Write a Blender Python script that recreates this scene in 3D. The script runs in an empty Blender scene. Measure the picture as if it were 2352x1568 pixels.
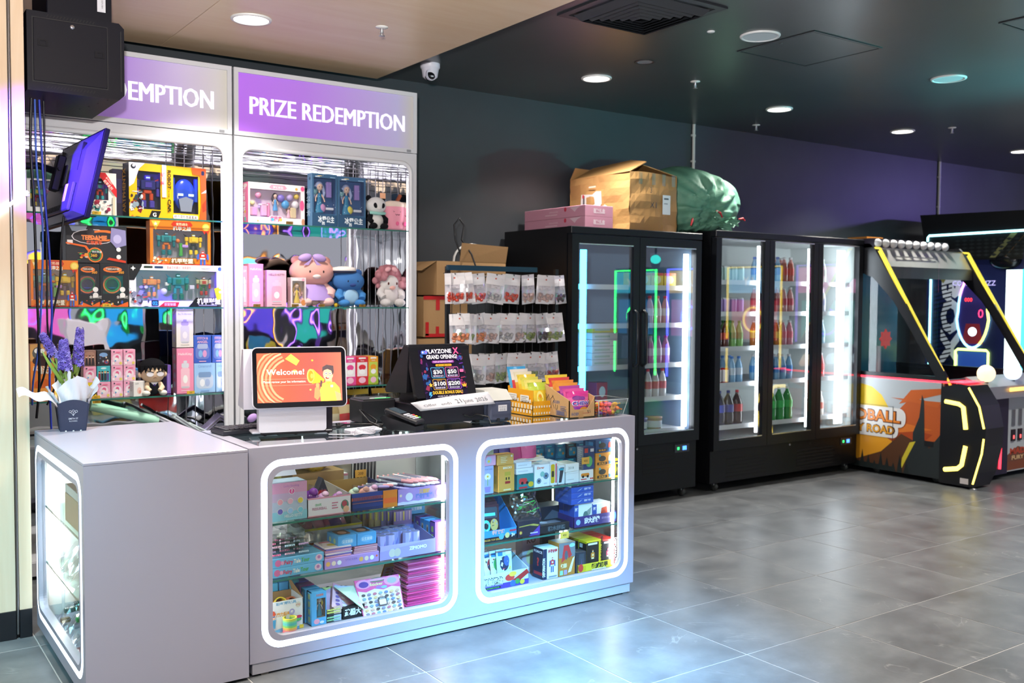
import bpy,math,random
from mathutils import Vector,Matrix,Euler
R=random.Random(7)
SC=bpy.context.scene
COL=SC.collection
PI=math.pi
# -- camera
CAMP=(-1.314,-3.663,1.5)
FPX,YAW,PITCH,ROLL=2227.75,0.6103,0.0441,0.0064
def cam_axes():
 cy,sy=math.cos(YAW),math.sin(YAW)
 f=Vector((sy*math.cos(PITCH),cy*math.cos(PITCH),-math.sin(PITCH)))
 r=Vector((cy,-sy,0));u=r.cross(f)
 return math.cos(ROLL)*r+math.sin(ROLL)*u,-math.sin(ROLL)*r+math.cos(ROLL)*u,f
CR,CU,CF=cam_axes()
cd=bpy.data.cameras.new('camera');cam=bpy.data.objects.new('camera',cd);COL.objects.link(cam)
cd.sensor_width=36;cd.lens=FPX/2352*36;cd.clip_start=.05;cd.clip_end=100
cam.matrix_world=Matrix(((CR.x,CU.x,-CF.x,CAMP[0]),(CR.y,CU.y,-CF.y,CAMP[1]),(CR.z,CU.z,-CF.z,CAMP[2]),(0,0,0,1)))
cd.dof.use_dof=True;cd.dof.focus_distance=4.3;cd.dof.aperture_fstop=3.2
SC.camera=cam
# -- world, view
SC.view_settings.view_transform='Standard';SC.view_settings.look='None'
SC.view_settings.exposure=0.0;SC.view_settings.gamma=1.0;SC.view_settings.use_curve_mapping=False
w=bpy.data.worlds.new('world');SC.world=w;w.use_nodes=True
bg=w.node_tree.nodes['Background'];bg.inputs[0].default_value=(.88,.89,1.0,1);bg.inputs[1].default_value=.50
fd=bpy.data.lights.new('camera_flash','AREA');fd.shape='DISK';fd.size=.10;fd.energy=150;fd.spread=math.radians(120);fd.color=(1,.96,.93)
fo=bpy.data.objects.new('camera_flash',fd);COL.objects.link(fo);fo.location=(-1.25,-3.2,1.95)
fo.rotation_euler=Vector((.42,.62,.66)).to_track_quat('-Z','Y').to_euler()
try:
 SC.cycles.max_bounces=6;SC.cycles.diffuse_bounces=2;SC.cycles.glossy_bounces=3;SC.cycles.adaptive_threshold=.05;SC.cycles.transparent_max_bounces=9
 SC.cycles.transmission_bounces=2;SC.cycles.caustics_reflective=False;SC.cycles.caustics_refractive=False
 SC.cycles.sample_clamp_indirect=4;SC.cycles.use_denoising=True
except Exception:pass
# -- helpers
def ray(u,v):
 return CR*((u-1176)/FPX)-CU*((v-784)/FPX)+CF
def atY(u,v,Y):d=ray(u,v);t=(Y-CAMP[1])/d.y;return Vector(CAMP)+t*d
def atX(u,v,X):d=ray(u,v);t=(X-CAMP[0])/d.x;return Vector(CAMP)+t*d
def atZ(u,v,Z):d=ray(u,v);t=(Z-CAMP[2])/d.z;return Vector(CAMP)+t*d
def s2l(c):return c/12.92 if c<=.04045 else((c+.055)/1.055)**2.4
def lin(h):
 h=h.lstrip('#');return tuple(s2l(int(h[i:i+2],16)/255)for i in(0,2,4))
MATS={}
def M(c,rough=.5,metal=0.,emit=0.,coat=0.,bump=0.,scale=60.,spec=.5):
 """plain painted / plastic / card surface, hex colour"""
 k=(c,rough,metal,emit,coat,bump,scale,spec)
 if k in MATS:return MATS[k]
 m=bpy.data.materials.new('surface_'+c.strip('#'));m.use_nodes=True;nt=m.node_tree
 b=nt.nodes['Principled BSDF'];col=lin(c)
 b.inputs['Base Color'].default_value=(*col,1);b.inputs['Roughness'].default_value=rough;b.inputs['Metallic'].default_value=metal
 b.inputs['Specular IOR Level'].default_value=spec
 if coat:b.inputs['Coat Weight'].default_value=coat;b.inputs['Coat Roughness'].default_value=.08
 if emit:
  b.inputs['Emission Color'].default_value=(*col,1);b.inputs['Emission Strength'].default_value=emit
  if emit<2.1:m.cycles.emission_sampling='NONE'
 if bump:
  n=nt.nodes.new('ShaderNodeTexNoise');n.inputs['Scale'].default_value=scale;n.inputs['Detail'].default_value=4
  g=nt.nodes.new('ShaderNodeBump');g.inputs['Strength'].default_value=bump;g.inputs['Distance'].default_value=.01
  nt.links.new(n.outputs['Fac'],g.inputs['Height']);nt.links.new(g.outputs['Normal'],b.inputs['Normal'])
 MATS[k]=m;return m
def newmat(name):
 m=bpy.data.materials.new(name);m.use_nodes=True;nt=m.node_tree
 return m,nt,nt.nodes['Principled BSDF'],nt.nodes,nt.links
def ramp(nt,stops):
 r=nt.nodes.new('ShaderNodeValToRGB');e=r.color_ramp.elements
 while len(e)<len(stops):e.new(.5)
 for i,(p,c)in enumerate(stops):e[i].position=p;e[i].color=(*lin(c),1)
 return r
def coords(nt,scale=(1,1,1),kind='Object',rot=(0,0,0)):
 t=nt.nodes.new('ShaderNodeTexCoord');mp=nt.nodes.new('ShaderNodeMapping')
 mp.inputs['Scale'].default_value=scale;mp.inputs['Rotation'].default_value=rot
 nt.links.new(t.outputs[kind],mp.inputs['Vector']);return mp.outputs['Vector']
def glass_mat(name,tint=(.97,1,.985),refl=1.0,rough=0.0,extra=0.0):
 m=bpy.data.materials.new(name);m.use_nodes=True;nt=m.node_tree;nt.nodes.clear()
 o=nt.nodes.new('ShaderNodeOutputMaterial');mx=nt.nodes.new('ShaderNodeMixShader')
 tr=nt.nodes.new('ShaderNodeBsdfTransparent');tr.inputs[0].default_value=(*tint,1)
 gl=nt.nodes.new('ShaderNodeBsdfGlossy');gl.inputs['Roughness'].default_value=rough;gl.inputs[0].default_value=(1,1,1,1)
 lw=nt.nodes.new('ShaderNodeFresnel');lw.inputs['IOR'].default_value=1.45
 mt=nt.nodes.new('ShaderNodeMath');mt.operation='MULTIPLY_ADD';mt.inputs[1].default_value=refl;mt.inputs[2].default_value=extra;mt.use_clamp=True
 ge=nt.nodes.new('ShaderNodeNewGeometry');iv=nt.nodes.new('ShaderNodeMath');iv.operation='SUBTRACT';iv.inputs[0].default_value=1;nt.links.new(ge.outputs['Backfacing'],iv.inputs[1])
 m2=nt.nodes.new('ShaderNodeMath');m2.operation='MULTIPLY';nt.links.new(mt.outputs[0],m2.inputs[0]);nt.links.new(iv.outputs[0],m2.inputs[1])
 nt.links.new(lw.outputs[0],mt.inputs[0]);nt.links.new(m2.outputs[0],mx.inputs[0])
 nt.links.new(tr.outputs[0],mx.inputs[1]);nt.links.new(gl.outputs[0],mx.inputs[2]);nt.links.new(mx.outputs[0],o.inputs[0])
 return m
GLASS=glass_mat('clear_glass');FRIDGE_GLASS=glass_mat('fridge_glass',(.94,.97,.97),1.5,0,.06)
SHELFGLASS=glass_mat('shelf_glass',(.86,.97,.93),1.0);PLASTIC=glass_mat('clear_plastic',(.96,.96,.97),1.6,.12,.03)
FILM=glass_mat('crinkled_film',(.93,.93,.95),2.0,.18,.10);GLASSEDGE=M('#2f6b5e',.15,emit=.04)
VEIL=M('#e2dfe6',.6)
WL={}
def wloc(o):return WL.get(o.name,Vector((0,0,0)))
def tag(o,label=None,cat=None,group=None,kind=None):
 if label:o['label']=label
 if cat:o['category']=cat
 if group:o['group']=group
 if kind:o['kind']=kind
 return o
def root(name,loc,label,cat,group=None,rz=0,kind=None):
 o=bpy.data.objects.new(name,None);COL.objects.link(o);o.location=loc;o.rotation_euler=(0,0,rz);o.empty_display_size=.02
 WL[o.name]=Vector(loc)if not rz else Vector((0,0,0))
 return tag(o,label,cat,group,kind)
def clone(o,loc=None,rz=None,label=None,parent=None,rot=None,scale=None,group=None):
 c=o.copy();COL.objects.link(c);c.parent=parent
 if loc is not None:c.location=loc
 if rz is not None:c.rotation_euler=(0,0,rz)
 if rot is not None:c.rotation_euler=rot
 if scale is not None:c.scale=scale
 if label:c['label']=label
 if group:c['group']=group
 for ch in o.children:clone(ch,parent=c)
 return c
TEXTS={}
def text_mesh(s,bold=0.0):
 k=(s,bold)
 if k not in TEXTS:
  c=bpy.data.curves.new('t','FONT');c.body=s;c.size=1;c.resolution_u=2;c.offset=bold
  o=bpy.data.objects.new('t',c);m=bpy.data.meshes.new_from_object(o)
  vs=[(v.co.x,v.co.y)for v in m.vertices];fs=[tuple(p.vertices)for p in m.polygons]
  xs=[v[0]for v in vs]or[0,1];ys=[v[1]for v in vs]or[0,1]
  TEXTS[k]=(vs,fs,min(xs),max(xs),min(ys),max(ys))
  bpy.data.objects.remove(o);bpy.data.curves.remove(c);bpy.data.meshes.remove(m)
 return TEXTS[k]
class MB:
 """collects geometry for ONE mesh object"""
 def __init__(s):s.v=[];s.f=[];s.mi=[];s.mats=[];s.sm=[]
 def m(s,mat):
  if mat is None:return 0
  if mat not in s.mats:s.mats.append(mat)
  return s.mats.index(mat)
 def add(s,vs,fs,mat=None,smooth=False):
  b=len(s.v);s.v+=[tuple(p)for p in vs];k=s.m(mat)
  for f in fs:s.f.append(tuple(b+i for i in f));s.mi.append(k);s.sm.append(smooth)
  return s
 def box(s,x0,x1,y0,y1,z0,z1,mat=None,ch=0.):
  if x0>x1:x0,x1=x1,x0
  if y0>y1:y0,y1=y1,y0
  if z0>z1:z0,z1=z1,z0
  c=min(ch,(x1-x0)*.3,(y1-y0)*.3,(z1-z0)*.3)
  if c<=0:
   vs=[(x,y,z)for x in(x0,x1)for y in(y0,y1)for z in(z0,z1)]
   return s.add(vs,[(0,1,3,2),(4,6,7,5),(0,4,5,1),(2,3,7,6),(0,2,6,4),(1,5,7,3)],mat)
  vs=[];ix={}
  for a,X in((0,x0),(1,x1)):
   for b,Y in((0,y0),(1,y1)):
    for d,Z in((0,z0),(1,z1)):
     ox,oy,oz=(c if a==0 else-c),(c if b==0 else-c),(c if d==0 else-c)
     for t,p in enumerate(((X,Y+oy,Z+oz),(X+ox,Y,Z+oz),(X+ox,Y+oy,Z))):
      ix[(a,b,d,t)]=len(vs);vs.append(p)
  I=lambda*k:ix[k];fs=[]
  for a in(0,1):
   q=[I(a,0,0,0),I(a,0,1,0),I(a,1,1,0),I(a,1,0,0)];fs.append(q if a==0 else q[::-1])
   q=[I(0,a,0,1),I(1,a,0,1),I(1,a,1,1),I(0,a,1,1)];fs.append(q if a==0 else q[::-1])
   q=[I(0,0,a,2),I(0,1,a,2),I(1,1,a,2),I(1,0,a,2)];fs.append(q if a==0 else q[::-1])
  for b in(0,1):
   for d in(0,1):
    q=[I(0,b,d,1),I(0,b,d,2),I(1,b,d,2),I(1,b,d,1)];fs.append(q)
    q=[I(b,0,d,0),I(b,0,d,2),I(b,1,d,2),I(b,1,d,0)];fs.append(q)
    q=[I(b,d,0,0),I(b,d,0,1),I(b,d,1,1),I(b,d,1,0)];fs.append(q)
  for a in(0,1):
   for b in(0,1):
    for d in(0,1):fs.append([I(a,b,d,0),I(a,b,d,1),I(a,b,d,2)])
  return s.add(vs,fs,mat)
 def prism(s,poly,ax,a,b,mat=None,smooth=False):
  """poly: 2-D outline; ax 'x' -> (y,z), 'y' -> (x,z), 'z' -> (x,y)"""
  def P(p,t):return(t,p[0],p[1])if ax=='x' else(p[0],t,p[1])if ax=='y' else(p[0],p[1],t)
  n=len(poly);vs=[P(p,a)for p in poly]+[P(p,b)for p in poly]
  s.add(vs,[tuple(range(n))[::-1],tuple(range(n,2*n))],mat)
  return s.add(vs,[(i,(i+1)%n,n+(i+1)%n,n+i)for i in range(n)],mat,smooth)
 def ring(s,outer,inner,ax,a,b,mat=None):
  """frame between two outlines with equal counts, extruded a..b"""
  def P(p,t):return(t,p[0],p[1])if ax=='x' else(p[0],t,p[1])if ax=='y' else(p[0],p[1],t)
  n=len(outer)
  vs=[P(p,a)for p in outer]+[P(p,a)for p in inner]+[P(p,b)for p in outer]+[P(p,b)for p in inner]
  fs=[]
  for i in range(n):
   j=(i+1)%n
   fs+=[(i,j,n+j,n+i),(2*n+i,3*n+i,3*n+j,2*n+j),(i,2*n+i,2*n+j,j),(n+i,n+j,3*n+j,3*n+i)]
  return s.add(vs,fs,mat)
 def tube(s,pts,r,n=8,mat=None,closed=False,caps=True):
  pts=[Vector(p)for p in pts];k=len(pts);vs=[];rr=r if isinstance(r,(list,tuple))else[r]*k
  up=Vector((0,0,1));prev=None
  for i in range(k):
   a=pts[(i-1)%k]if(closed or i>0)else pts[i];b=pts[(i+1)%k]if(closed or i<k-1)else pts[i]
   t=(b-a);t=t.normalized()if t.length>1e-9 else Vector((0,0,1))
   if prev is None:
    e=t.cross(up if abs(t.z)<.95 else Vector((1,0,0))).normalized()
   else:
    e=prev-t*prev.dot(t);e=e.normalized()if e.length>1e-6 else t.orthogonal().normalized()
   prev=e;g=t.cross(e)
   vs+=[tuple(pts[i]+(e*math.cos(2*PI*j/n)+g*math.sin(2*PI*j/n))*rr[i])for j in range(n)]
  fs=[]
  for i in range(k if closed else k-1):
   i2=(i+1)%k
   fs+=[(i*n+j,i*n+(j+1)%n,i2*n+(j+1)%n,i2*n+j)for j in range(n)]
  s.add(vs,fs,mat,True)
  if caps and not closed:s.add(vs[:n],[tuple(range(n))[::-1]],mat);s.add(vs[-n:],[tuple(range(n))],mat)
  return s
 def lathe(s,prof,c=(0,0,0),n=16,mat=None,ax='z',smooth=True,sx=1,sy=1):
  vs=[]
  for r,h in prof:
   for j in range(n):
    a=2*PI*j/n;p=(r*math.cos(a)*sx,r*math.sin(a)*sy,h)
    if ax=='y':p=(p[0],-p[2],p[1])
    if ax=='x':p=(p[2],p[0],p[1])
    vs.append((c[0]+p[0],c[1]+p[1],c[2]+p[2]))
  k=len(prof);fs=[(i*n+j,i*n+(j+1)%n,(i+1)*n+(j+1)%n,(i+1)*n+j)for i in range(k-1)for j in range(n)]
  s.add(vs,fs,mat,smooth)
  if prof[0][0]>1e-6:s.add(vs[:n],[tuple(range(n))[::-1]],mat)
  if prof[-1][0]>1e-6:s.add(vs[-n:],[tuple(range(n))],mat)
  return s
 def ball(s,c,r,mat=None,n=12,k=8,rot=None):
  rx,ry,rz=r if isinstance(r,(list,tuple))else(r,r,r);vs=[]
  E=Euler(rot).to_matrix()if rot else None
  for i in range(k+1):
   t=PI*i/k
   for j in range(n):
    a=2*PI*j/n;p=Vector((rx*math.sin(t)*math.cos(a),ry*math.sin(t)*math.sin(a),-rz*math.cos(t)))
    if E:p=E@p
    vs.append((c[0]+p.x,c[1]+p.y,c[2]+p.z))
  return s.add(vs,[(i*n+j,i*n+(j+1)%n,(i+1)*n+(j+1)%n,(i+1)*n+j)for i in range(k)for j in range(n)],mat,True)
 def grid(s,fn,nu,nv,mat=None,smooth=True):
  vs=[fn(i/nu,j/nv)for j in range(nv+1)for i in range(nu+1)]
  return s.add(vs,[(j*(nu+1)+i,j*(nu+1)+i+1,(j+1)*(nu+1)+i+1,(j+1)*(nu+1)+i)for j in range(nv)for i in range(nu)],mat,smooth)
 def xf(s,mtx,start=0):
  s.v[start:]=[tuple(mtx@Vector(p))for p in s.v[start:]];return s
 def text(s,t,P,size,mat,align='C',bold=.0,wide=None):
  """P(x, y) -> 3-D maps the flat lettering; size = cap height-ish; wide = total width"""
  vs,fs,x0,x1,y0,y1=text_mesh(t,bold)
  if not fs:return s
  sy=size/.73;sx=sy if wide is None else wide/(x1-x0)
  off={'C':(x0+x1)/2,'L':x0,'R':x1}[align]
  return s.add([P((x-off)*sx,y*sy)for x,y in vs],fs,mat)
 def build(s,name,mat=None,parent=None,loc=None,rot=None,smooth=None):
  me=bpy.data.meshes.new(name);o=bpy.data.objects.new(name,me);COL.objects.link(o)
  L=Vector((0,0,0))
  if parent is not None:o.parent=parent;L=wloc(parent)
  if loc is not None:L=Vector(loc);o.location=loc
  vs=[(p[0]-L.x,p[1]-L.y,p[2]-L.z)for p in s.v]if L.length>0 else s.v
  me.from_pydata(vs,[],s.f)
  if s.mats:
   for x in s.mats:me.materials.append(x)
   me.polygons.foreach_set('material_index',s.mi)
  if mat is not None and not s.mats:me.materials.append(mat)
  sm=s.sm if smooth is None else[smooth]*len(s.f)
  me.polygons.foreach_set('use_smooth',sm);me.validate();me.update()
  if parent is not None:WL[o.name]=L
  elif loc is not None:WL[o.name]=L
  if rot is not None:o.rotation_euler=rot
  return o
def rrect(x0,x1,z0,z1,r,n=6):
 p=[]
 for cx,cz,a0 in((x1-r,z1-r,0),(x0+r,z1-r,90),(x0+r,z0+r,180),(x1-r,z0+r,270)):
  for i in range(n+1):
   a=math.radians(a0+90*i/n);p.append((cx+r*math.cos(a),cz+r*math.sin(a)))
 return p
def ell(cx,cy,rx,ry,n=16):return[(cx+rx*math.cos(2*PI*i/n),cy+ry*math.sin(2*PI*i/n))for i in range(n)]
def star(cx,cy,r,k=5,q=.45,rot=90):return[(cx+(r if i%2==0 else r*q)*math.cos(math.radians(rot+180*i/k)),cy+(r if i%2==0 else r*q)*math.sin(math.radians(rot+180*i/k)))for i in range(2*k)]
def art(mb,items,P,w,h,d=.0004,rough=.35):
 """flat print: items in 0..1 face coordinates; P(x, y, lift) -> 3-D, x,y in metres from the face's lower-left corner"""
 for k,it in enumerate(items):
  L=d*(1+.5*k);t=it[0]
  def mm(c):return c if not isinstance(c,str)else M(c,rough)
  if t=='r':x,y,a,b,c=it[1:6];pts=[(x,y),(x+a,y),(x+a,y+b),(x,y+b)]
  elif t=='rr':
   x,y,a,b,c=it[1:6];r=it[6]if len(it)>6 else.15
   q=rrect(x*w,(x+a)*w,y*h,(y+b)*h,r*min(a*w,b*h),4);pts=[(p[0]/w,p[1]/h)for p in q]
  elif t=='e':x,y,a,b,c=it[1:6];pts=ell(x,y,a,b,14)
  elif t=='o':
   x,y,r,c=it[1:5];pts=[(p[0]/w,p[1]/h)for p in ell(x*w,y*h,r*h,r*h,16)]
  elif t=='s':
   x,y,r,c=it[1:5];kk=it[5]if len(it)>5 else 5;q=it[6]if len(it)>6 else.45
   pts=[(p[0]/w,p[1]/h)for p in star(x*w,y*h,r*h,kk,q)]
  elif t=='p':pts,c=it[1:3]
  elif t=='t':
   tx,x,y,sz,c=it[1:6];al=it[6]if len(it)>6 else 'C';bd=it[7]if len(it)>7 else.0;wd=it[8]if len(it)>8 else None
   an=it[9]if len(it)>9 else 0
   ca,sa=math.cos(math.radians(an)),math.sin(math.radians(an))
   mb.text(tx,lambda a,b:P(x*w+a*ca-b*sa,y*h+a*sa+b*ca,L),sz*h,mm(c),al,bd,None if wd is None else wd*w);continue
  mb.add([P(px*w,py*h,L)for px,py in pts],[tuple(range(len(pts)))],mm(c))
 return mb
def facefn(x0,y0,x1,y1,z0):
 """front face whose lower edge runs (x0,y0)->(x1,y1) left to right as seen, at height z0; lift goes outwards"""
 dx,dy=x1-x0,y1-y0;L=math.hypot(dx,dy);dx/=L;dy/=L
 return lambda x,y,l=0:(x0+dx*x+dy*l,y0+dy*x-dx*l,z0+y)
def pbox(name,label,cat,x0,x1,y0,y1,z0,z1,col,front=None,left=None,top=None,group=None,rz=0.,rough=.4,parent=None,ch=.0015,sides=None,right=None):
 """printed carton; front faces -Y; local origin at the base centre"""
 w,d,h=x1-x0,y1-y0,z1-z0;cx,cy=(x0+x1)/2,(y0+y1)/2
 mb=MB();mb.box(-w/2,w/2,-d/2,d/2,0,h,M(col,rough),ch)
 if sides:
  e=.0006;mb.add([(-w/2-e,-d/2,0),(-w/2-e,d/2,0),(-w/2-e,d/2,h),(-w/2-e,-d/2,h)],[(0,1,2,3)],M(sides,rough))
  mb.add([(-w/2,-d/2,h+e),(w/2,-d/2,h+e),(w/2,d/2,h+e),(-w/2,d/2,h+e)],[(0,1,2,3)],M(sides,rough))
 o=mb.build(name,None,parent);o.location=(cx,cy,z0);o.rotation_euler=(0,0,rz)
 if parent is not None:o.location=Vector((cx,cy,z0))-wloc(parent)
 if parent is None:tag(o,label,cat,group)
 if front:
  art(MB(),[],None,1,1);q=art(MB(),front,facefn(-w/2,-d/2,w/2,-d/2,0),w,h);q.build('front_print',None,o)
 if left:
  q=art(MB(),left,facefn(-w/2,d/2,-w/2,-d/2,0),d,h);q.build('side_print',None,o)
 if right:
  q=art(MB(),right,facefn(w/2,-d/2,w/2,d/2,0),d,h);q.build('side_print',None,o)
 if top:
  q=art(MB(),top,lambda x,y,l=0:(-w/2+x,-d/2+y,h+l),w,d);q.build('top_print',None,o)
 return o
ORD=['first','second','third','fourth','fifth','sixth','seventh','eighth','ninth','tenth','eleventh','twelfth','thirteenth','fourteenth','fifteenth','sixteenth','seventeenth','eighteenth','nineteenth','twentieth']
def area_light(name,loc,size,power,color=(1,1,1),rot=(0,0,0),parent=None,shape='DISK',sy=None,spread=PI):
 l=bpy.data.lights.new(name,'AREA');l.shape=shape;l.size=size;l.energy=power;l.color=color;l.spread=spread
 if sy:l.size_y=sy
 o=bpy.data.objects.new(name,l);COL.objects.link(o)
 o.location=Vector(loc)-(wloc(parent)if parent else Vector((0,0,0)));o.rotation_euler=rot
 if parent:o.parent=parent
 return o
 # == setting
def tile_material():
 m,nt,b,N,L=newmat('grey_stone_tile')
 oi=N.new('ShaderNodeObjectInfo');tc=N.new('ShaderNodeTexCoord');ad=N.new('ShaderNodeVectorMath');ad.operation='MULTIPLY_ADD'
 cb=N.new('ShaderNodeCombineXYZ');L.new(oi.outputs['Random'],cb.inputs[0]);L.new(oi.outputs['Random'],cb.inputs[1])
 ad.inputs[1].default_value=(37,53,0);L.new(cb.outputs[0],ad.inputs[0]);L.new(tc.outputs['Object'],ad.inputs[2])
 n1=N.new('ShaderNodeTexNoise');n1.inputs['Scale'].default_value=3.5;n1.inputs['Detail'].default_value=9;n1.inputs['Roughness'].default_value=.65
 L.new(ad.outputs[0],n1.inputs['Vector'])
 n2=N.new('ShaderNodeTexNoise');n2.inputs['Scale'].default_value=1.6;n2.inputs['Detail'].default_value=6;n2.inputs['Distortion'].default_value=1.2
 L.new(ad.outputs[0],n2.inputs['Vector'])
 r1=ramp(nt,[(.28,'#4c4e51'),(.5,'#616467'),(.75,'#787b7d')]);L.new(n1.outputs['Fac'],r1.inputs[0])
 r2=ramp(nt,[(.0,'#000000'),(.494,'#000000'),(.5,'#b8b8b8'),(.506,'#000000'),(1,'#000000')]);L.new(n2.outputs['Fac'],r2.inputs[0])
 n3=N.new('ShaderNodeTexNoise');n3.inputs['Scale'].default_value=5;L.new(ad.outputs[0],n3.inputs['Vector'])
 r3=ramp(nt,[(.5,'#000000'),(.72,'#ffffff')]);L.new(n3.outputs['Fac'],r3.inputs[0])
 mu=N.new('ShaderNodeMath');mu.operation='MULTIPLY';L.new(r2.outputs[0],mu.inputs[0]);L.new(r3.outputs[0],mu.inputs[1])
 mx=N.new('ShaderNodeMix');mx.data_type='RGBA';mx.inputs[7].default_value=(.42,.42,.41,1);L.new(mu.outputs[0],mx.inputs[0]);L.new(r1.outputs[0],mx.inputs[6])
 L.new(mx.outputs[2],b.inputs['Base Color']);b.inputs['Roughness'].default_value=.34
 rr=N.new('ShaderNodeMapRange');rr.inputs[3].default_value=.26;rr.inputs[4].default_value=.46;L.new(n1.outputs['Fac'],rr.inputs[0]);L.new(rr.outputs[0],b.inputs['Roughness'])
 bu=N.new('ShaderNodeBump');bu.inputs['Strength'].default_value=.12;bu.inputs['Distance'].default_value=.004;L.new(n1.outputs['Fac'],bu.inputs['Height']);L.new(bu.outputs[0],b.inputs['Normal'])
 return m
def wood_material(name,c,axis=(9,9,.7),rough=.42):
 m,nt,b,N,L=newmat(name);v=coords(nt,axis)
 n=N.new('ShaderNodeTexNoise');n.inputs['Scale'].default_value=1.3;n.inputs['Detail'].default_value=7;n.inputs['Distortion'].default_value=1.6;L.new(v,n.inputs['Vector'])
 r=ramp(nt,[(.25,c[0]),(.5,c[1]),(.75,c[2])]);L.new(n.outputs['Fac'],r.inputs[0]);L.new(r.outputs[0],b.inputs['Base Color'])
 b.inputs['Roughness'].default_value=rough
 return m
def wall_material(name,c,rough=.55,sc=3.):
 m,nt,b,N,L=newmat(name);v=coords(nt)
 n=N.new('ShaderNodeTexNoise');n.inputs['Scale'].default_value=sc;n.inputs['Detail'].default_value=6;L.new(v,n.inputs['Vector'])
 r=ramp(nt,[(.3,c[0]),(.7,c[1])]);L.new(n.outputs['Fac'],r.inputs[0]);L.new(r.outputs[0],b.inputs['Base Color'])
 bu=N.new('ShaderNodeBump');bu.inputs['Strength'].default_value=.10;bu.inputs['Distance'].default_value=.02;L.new(n.outputs['Fac'],bu.inputs['Height']);L.new(bu.outputs[0],b.inputs['Normal'])
 b.inputs['Roughness'].default_value=rough
 return m
CEIL=3.02;WALLY=2.40
fl=MB().box(-6,16,-9,2.5,-.06,-.0015).build('floor',M('#a3a19e',.7));tag(fl,kind='structure')
TM=tile_material();TX,TY=.6122,.5909
tmesh=MB().box(0,TX-.0044,0,TY-.0044,-.03,0,None,.0016)
t0=tmesh.build('tile',TM,fl)
first=True
for j in range(-11,14):
 for i in range(-6,5):
  x=3.056+TX*(j-2);y=-.327+TY*i
  if x>11 or x<-3.7 or y<-4.2 or y>2.2:continue
  o=t0 if first else t0.copy()
  if not first:COL.objects.link(o)
  first=False;o.parent=fl;o.location=(x+.0022,y+.0022,0)
wb=MB().box(-6,16,WALLY,WALLY+.15,0,CEIL).build('wall_back',wall_material('charcoal_paint',('#33363b','#3c4045'),.5,1.5));tag(wb,kind='structure')
ce=MB().box(-6,16,-9,2.5,CEIL,CEIL+.1).build('ceiling',wall_material('satin_black_ceiling',('#3a3e40','#444849'),.33,1.2));tag(ce,kind='structure')
WOODC=wood_material('maple_ply_soffit',('#e2c3a0','#e6caa9','#ebd2b4'),(.8,5,5),.33)
so=MB().box(-4,1.66,-3.4,2.165,2.956,CEIL-.001).build('ceiling_soffit',M('#6b5440',.6));tag(so,kind='structure')
for x0,x1 in((-4,-1.6),(-1.597,.26),(.263,1.66)):
 MB().box(x0,x1,-3.4,2.165,2.945,2.956,None,.001).build('panel',WOODC,so)
WOODV=wood_material('maple_ply_wall',('#d9b897','#e2c7a8','#ead5bb'),(6,6,.6),.38)
wl=MB().box(-5,-.625,1.018,WALLY-.002,0,CEIL-.001).build('wall_left',M('#2b2a2c',.6));tag(wl,kind='structure')
MB().box(-5,-.687,1.0,1.017,.125,2.944,None,.001).build('panel',WOODV,wl)
MB().box(-.673,-.622,1.0,1.017,.125,2.944,None,.001).build('panel',WOODV,wl)
hg=MB();hg.tube([(-.680,.998,.02),(-.680,.998,2.94)],.005,8)
hg.build('piano_hinge',M('#8d8a8a',.3,.9),wl)
sk=MB().box(-5,-.687,.996,1.017,0,.125,None,.001).box(-.673,-.624,.996,1.017,0,.125,None,.001).build('baseboard_left',M('#15171c',.35));tag(sk,kind='structure')
led=root('led_strip',(-.66,.985,1.86),'slanted glowing white light strip on the plywood wall','light strip')
a,b_=atY(-60,528,.992),atY(64,440,.992)
MB().tube([a,b_],.007,8).build('tube',M('#dfe6ff',.3,emit=7),led)
for p in(a.lerp(b_,.35),a.lerp(b_,.97)):MB().box(p.x-.012,p.x+.012,.992,.9995,p.z-.014,p.z-.006).build('clip',M('#bbbbbb',.4),led)
# -- ceiling fittings
WHITE=M('#e8e8e6',.4)
def downlight(x,y,z,r,lit,label,power,col=(1,.95,.88),disc=9):
 t=root('downlight',(x,y,z),label,'ceiling light','recessed round ceiling lights')
 MB().lathe([(r,0),(r,-.004),(r*.97,-.009),(r*.86,-.010),(r*.84,-.004),(r*.84,0)],(x,y,z),32,WHITE).build('trim_ring',None,t)
 if lit:
  MB().lathe([(0.0005,-.0045),(r*.84,-.0045),(r*.84,-.003),(.0005,-.003)],(x,y,z),32,M('#fff6ea',.4,emit=disc)).build('diffuser',None,t)
  area_light('lamp',(x,y,z-.014),r*1.6,power,col,parent=t,spread=math.radians(112))
 else:
  MB().lathe([(r*.84,-.006),(r*.62,.0),(r*.6,-.0005),(.0005,-.0005)],(x,y,z),32,M('#c9cfd2',.5)).build('reflector',None,t)
 return t
P_DL=25
for k,(u,v,lb)in enumerate(((1370,179,'glowing round ceiling light above the two-door drinks fridge'),(1790,250,'glowing round ceiling light above the three-door drinks fridge'),(2073,301,'glowing round ceiling light above the ball-road arcade machine'),(2345,347,'glowing round ceiling light cut by the edge of the photo'))):
 p=atZ(u,v,CEIL);downlight(p.x,p.y,CEIL,.105,True,lb,P_DL)
p=atZ(577,43,2.945);downlight(p.x,p.y,2.945,.105,True,'glowing round light set in the timber soffit above the sign',P_DL*1.15)
p=atZ(1746,82,CEIL);downlight(p.x,p.y,CEIL,.115,False,'unlit white round ceiling light beside the square access hatch',0)
p=atZ(2179,180,CEIL);downlight(p.x,p.y,CEIL,.115,False,'unlit white round ceiling light nearest the teal glow',0)
k=0
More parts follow.
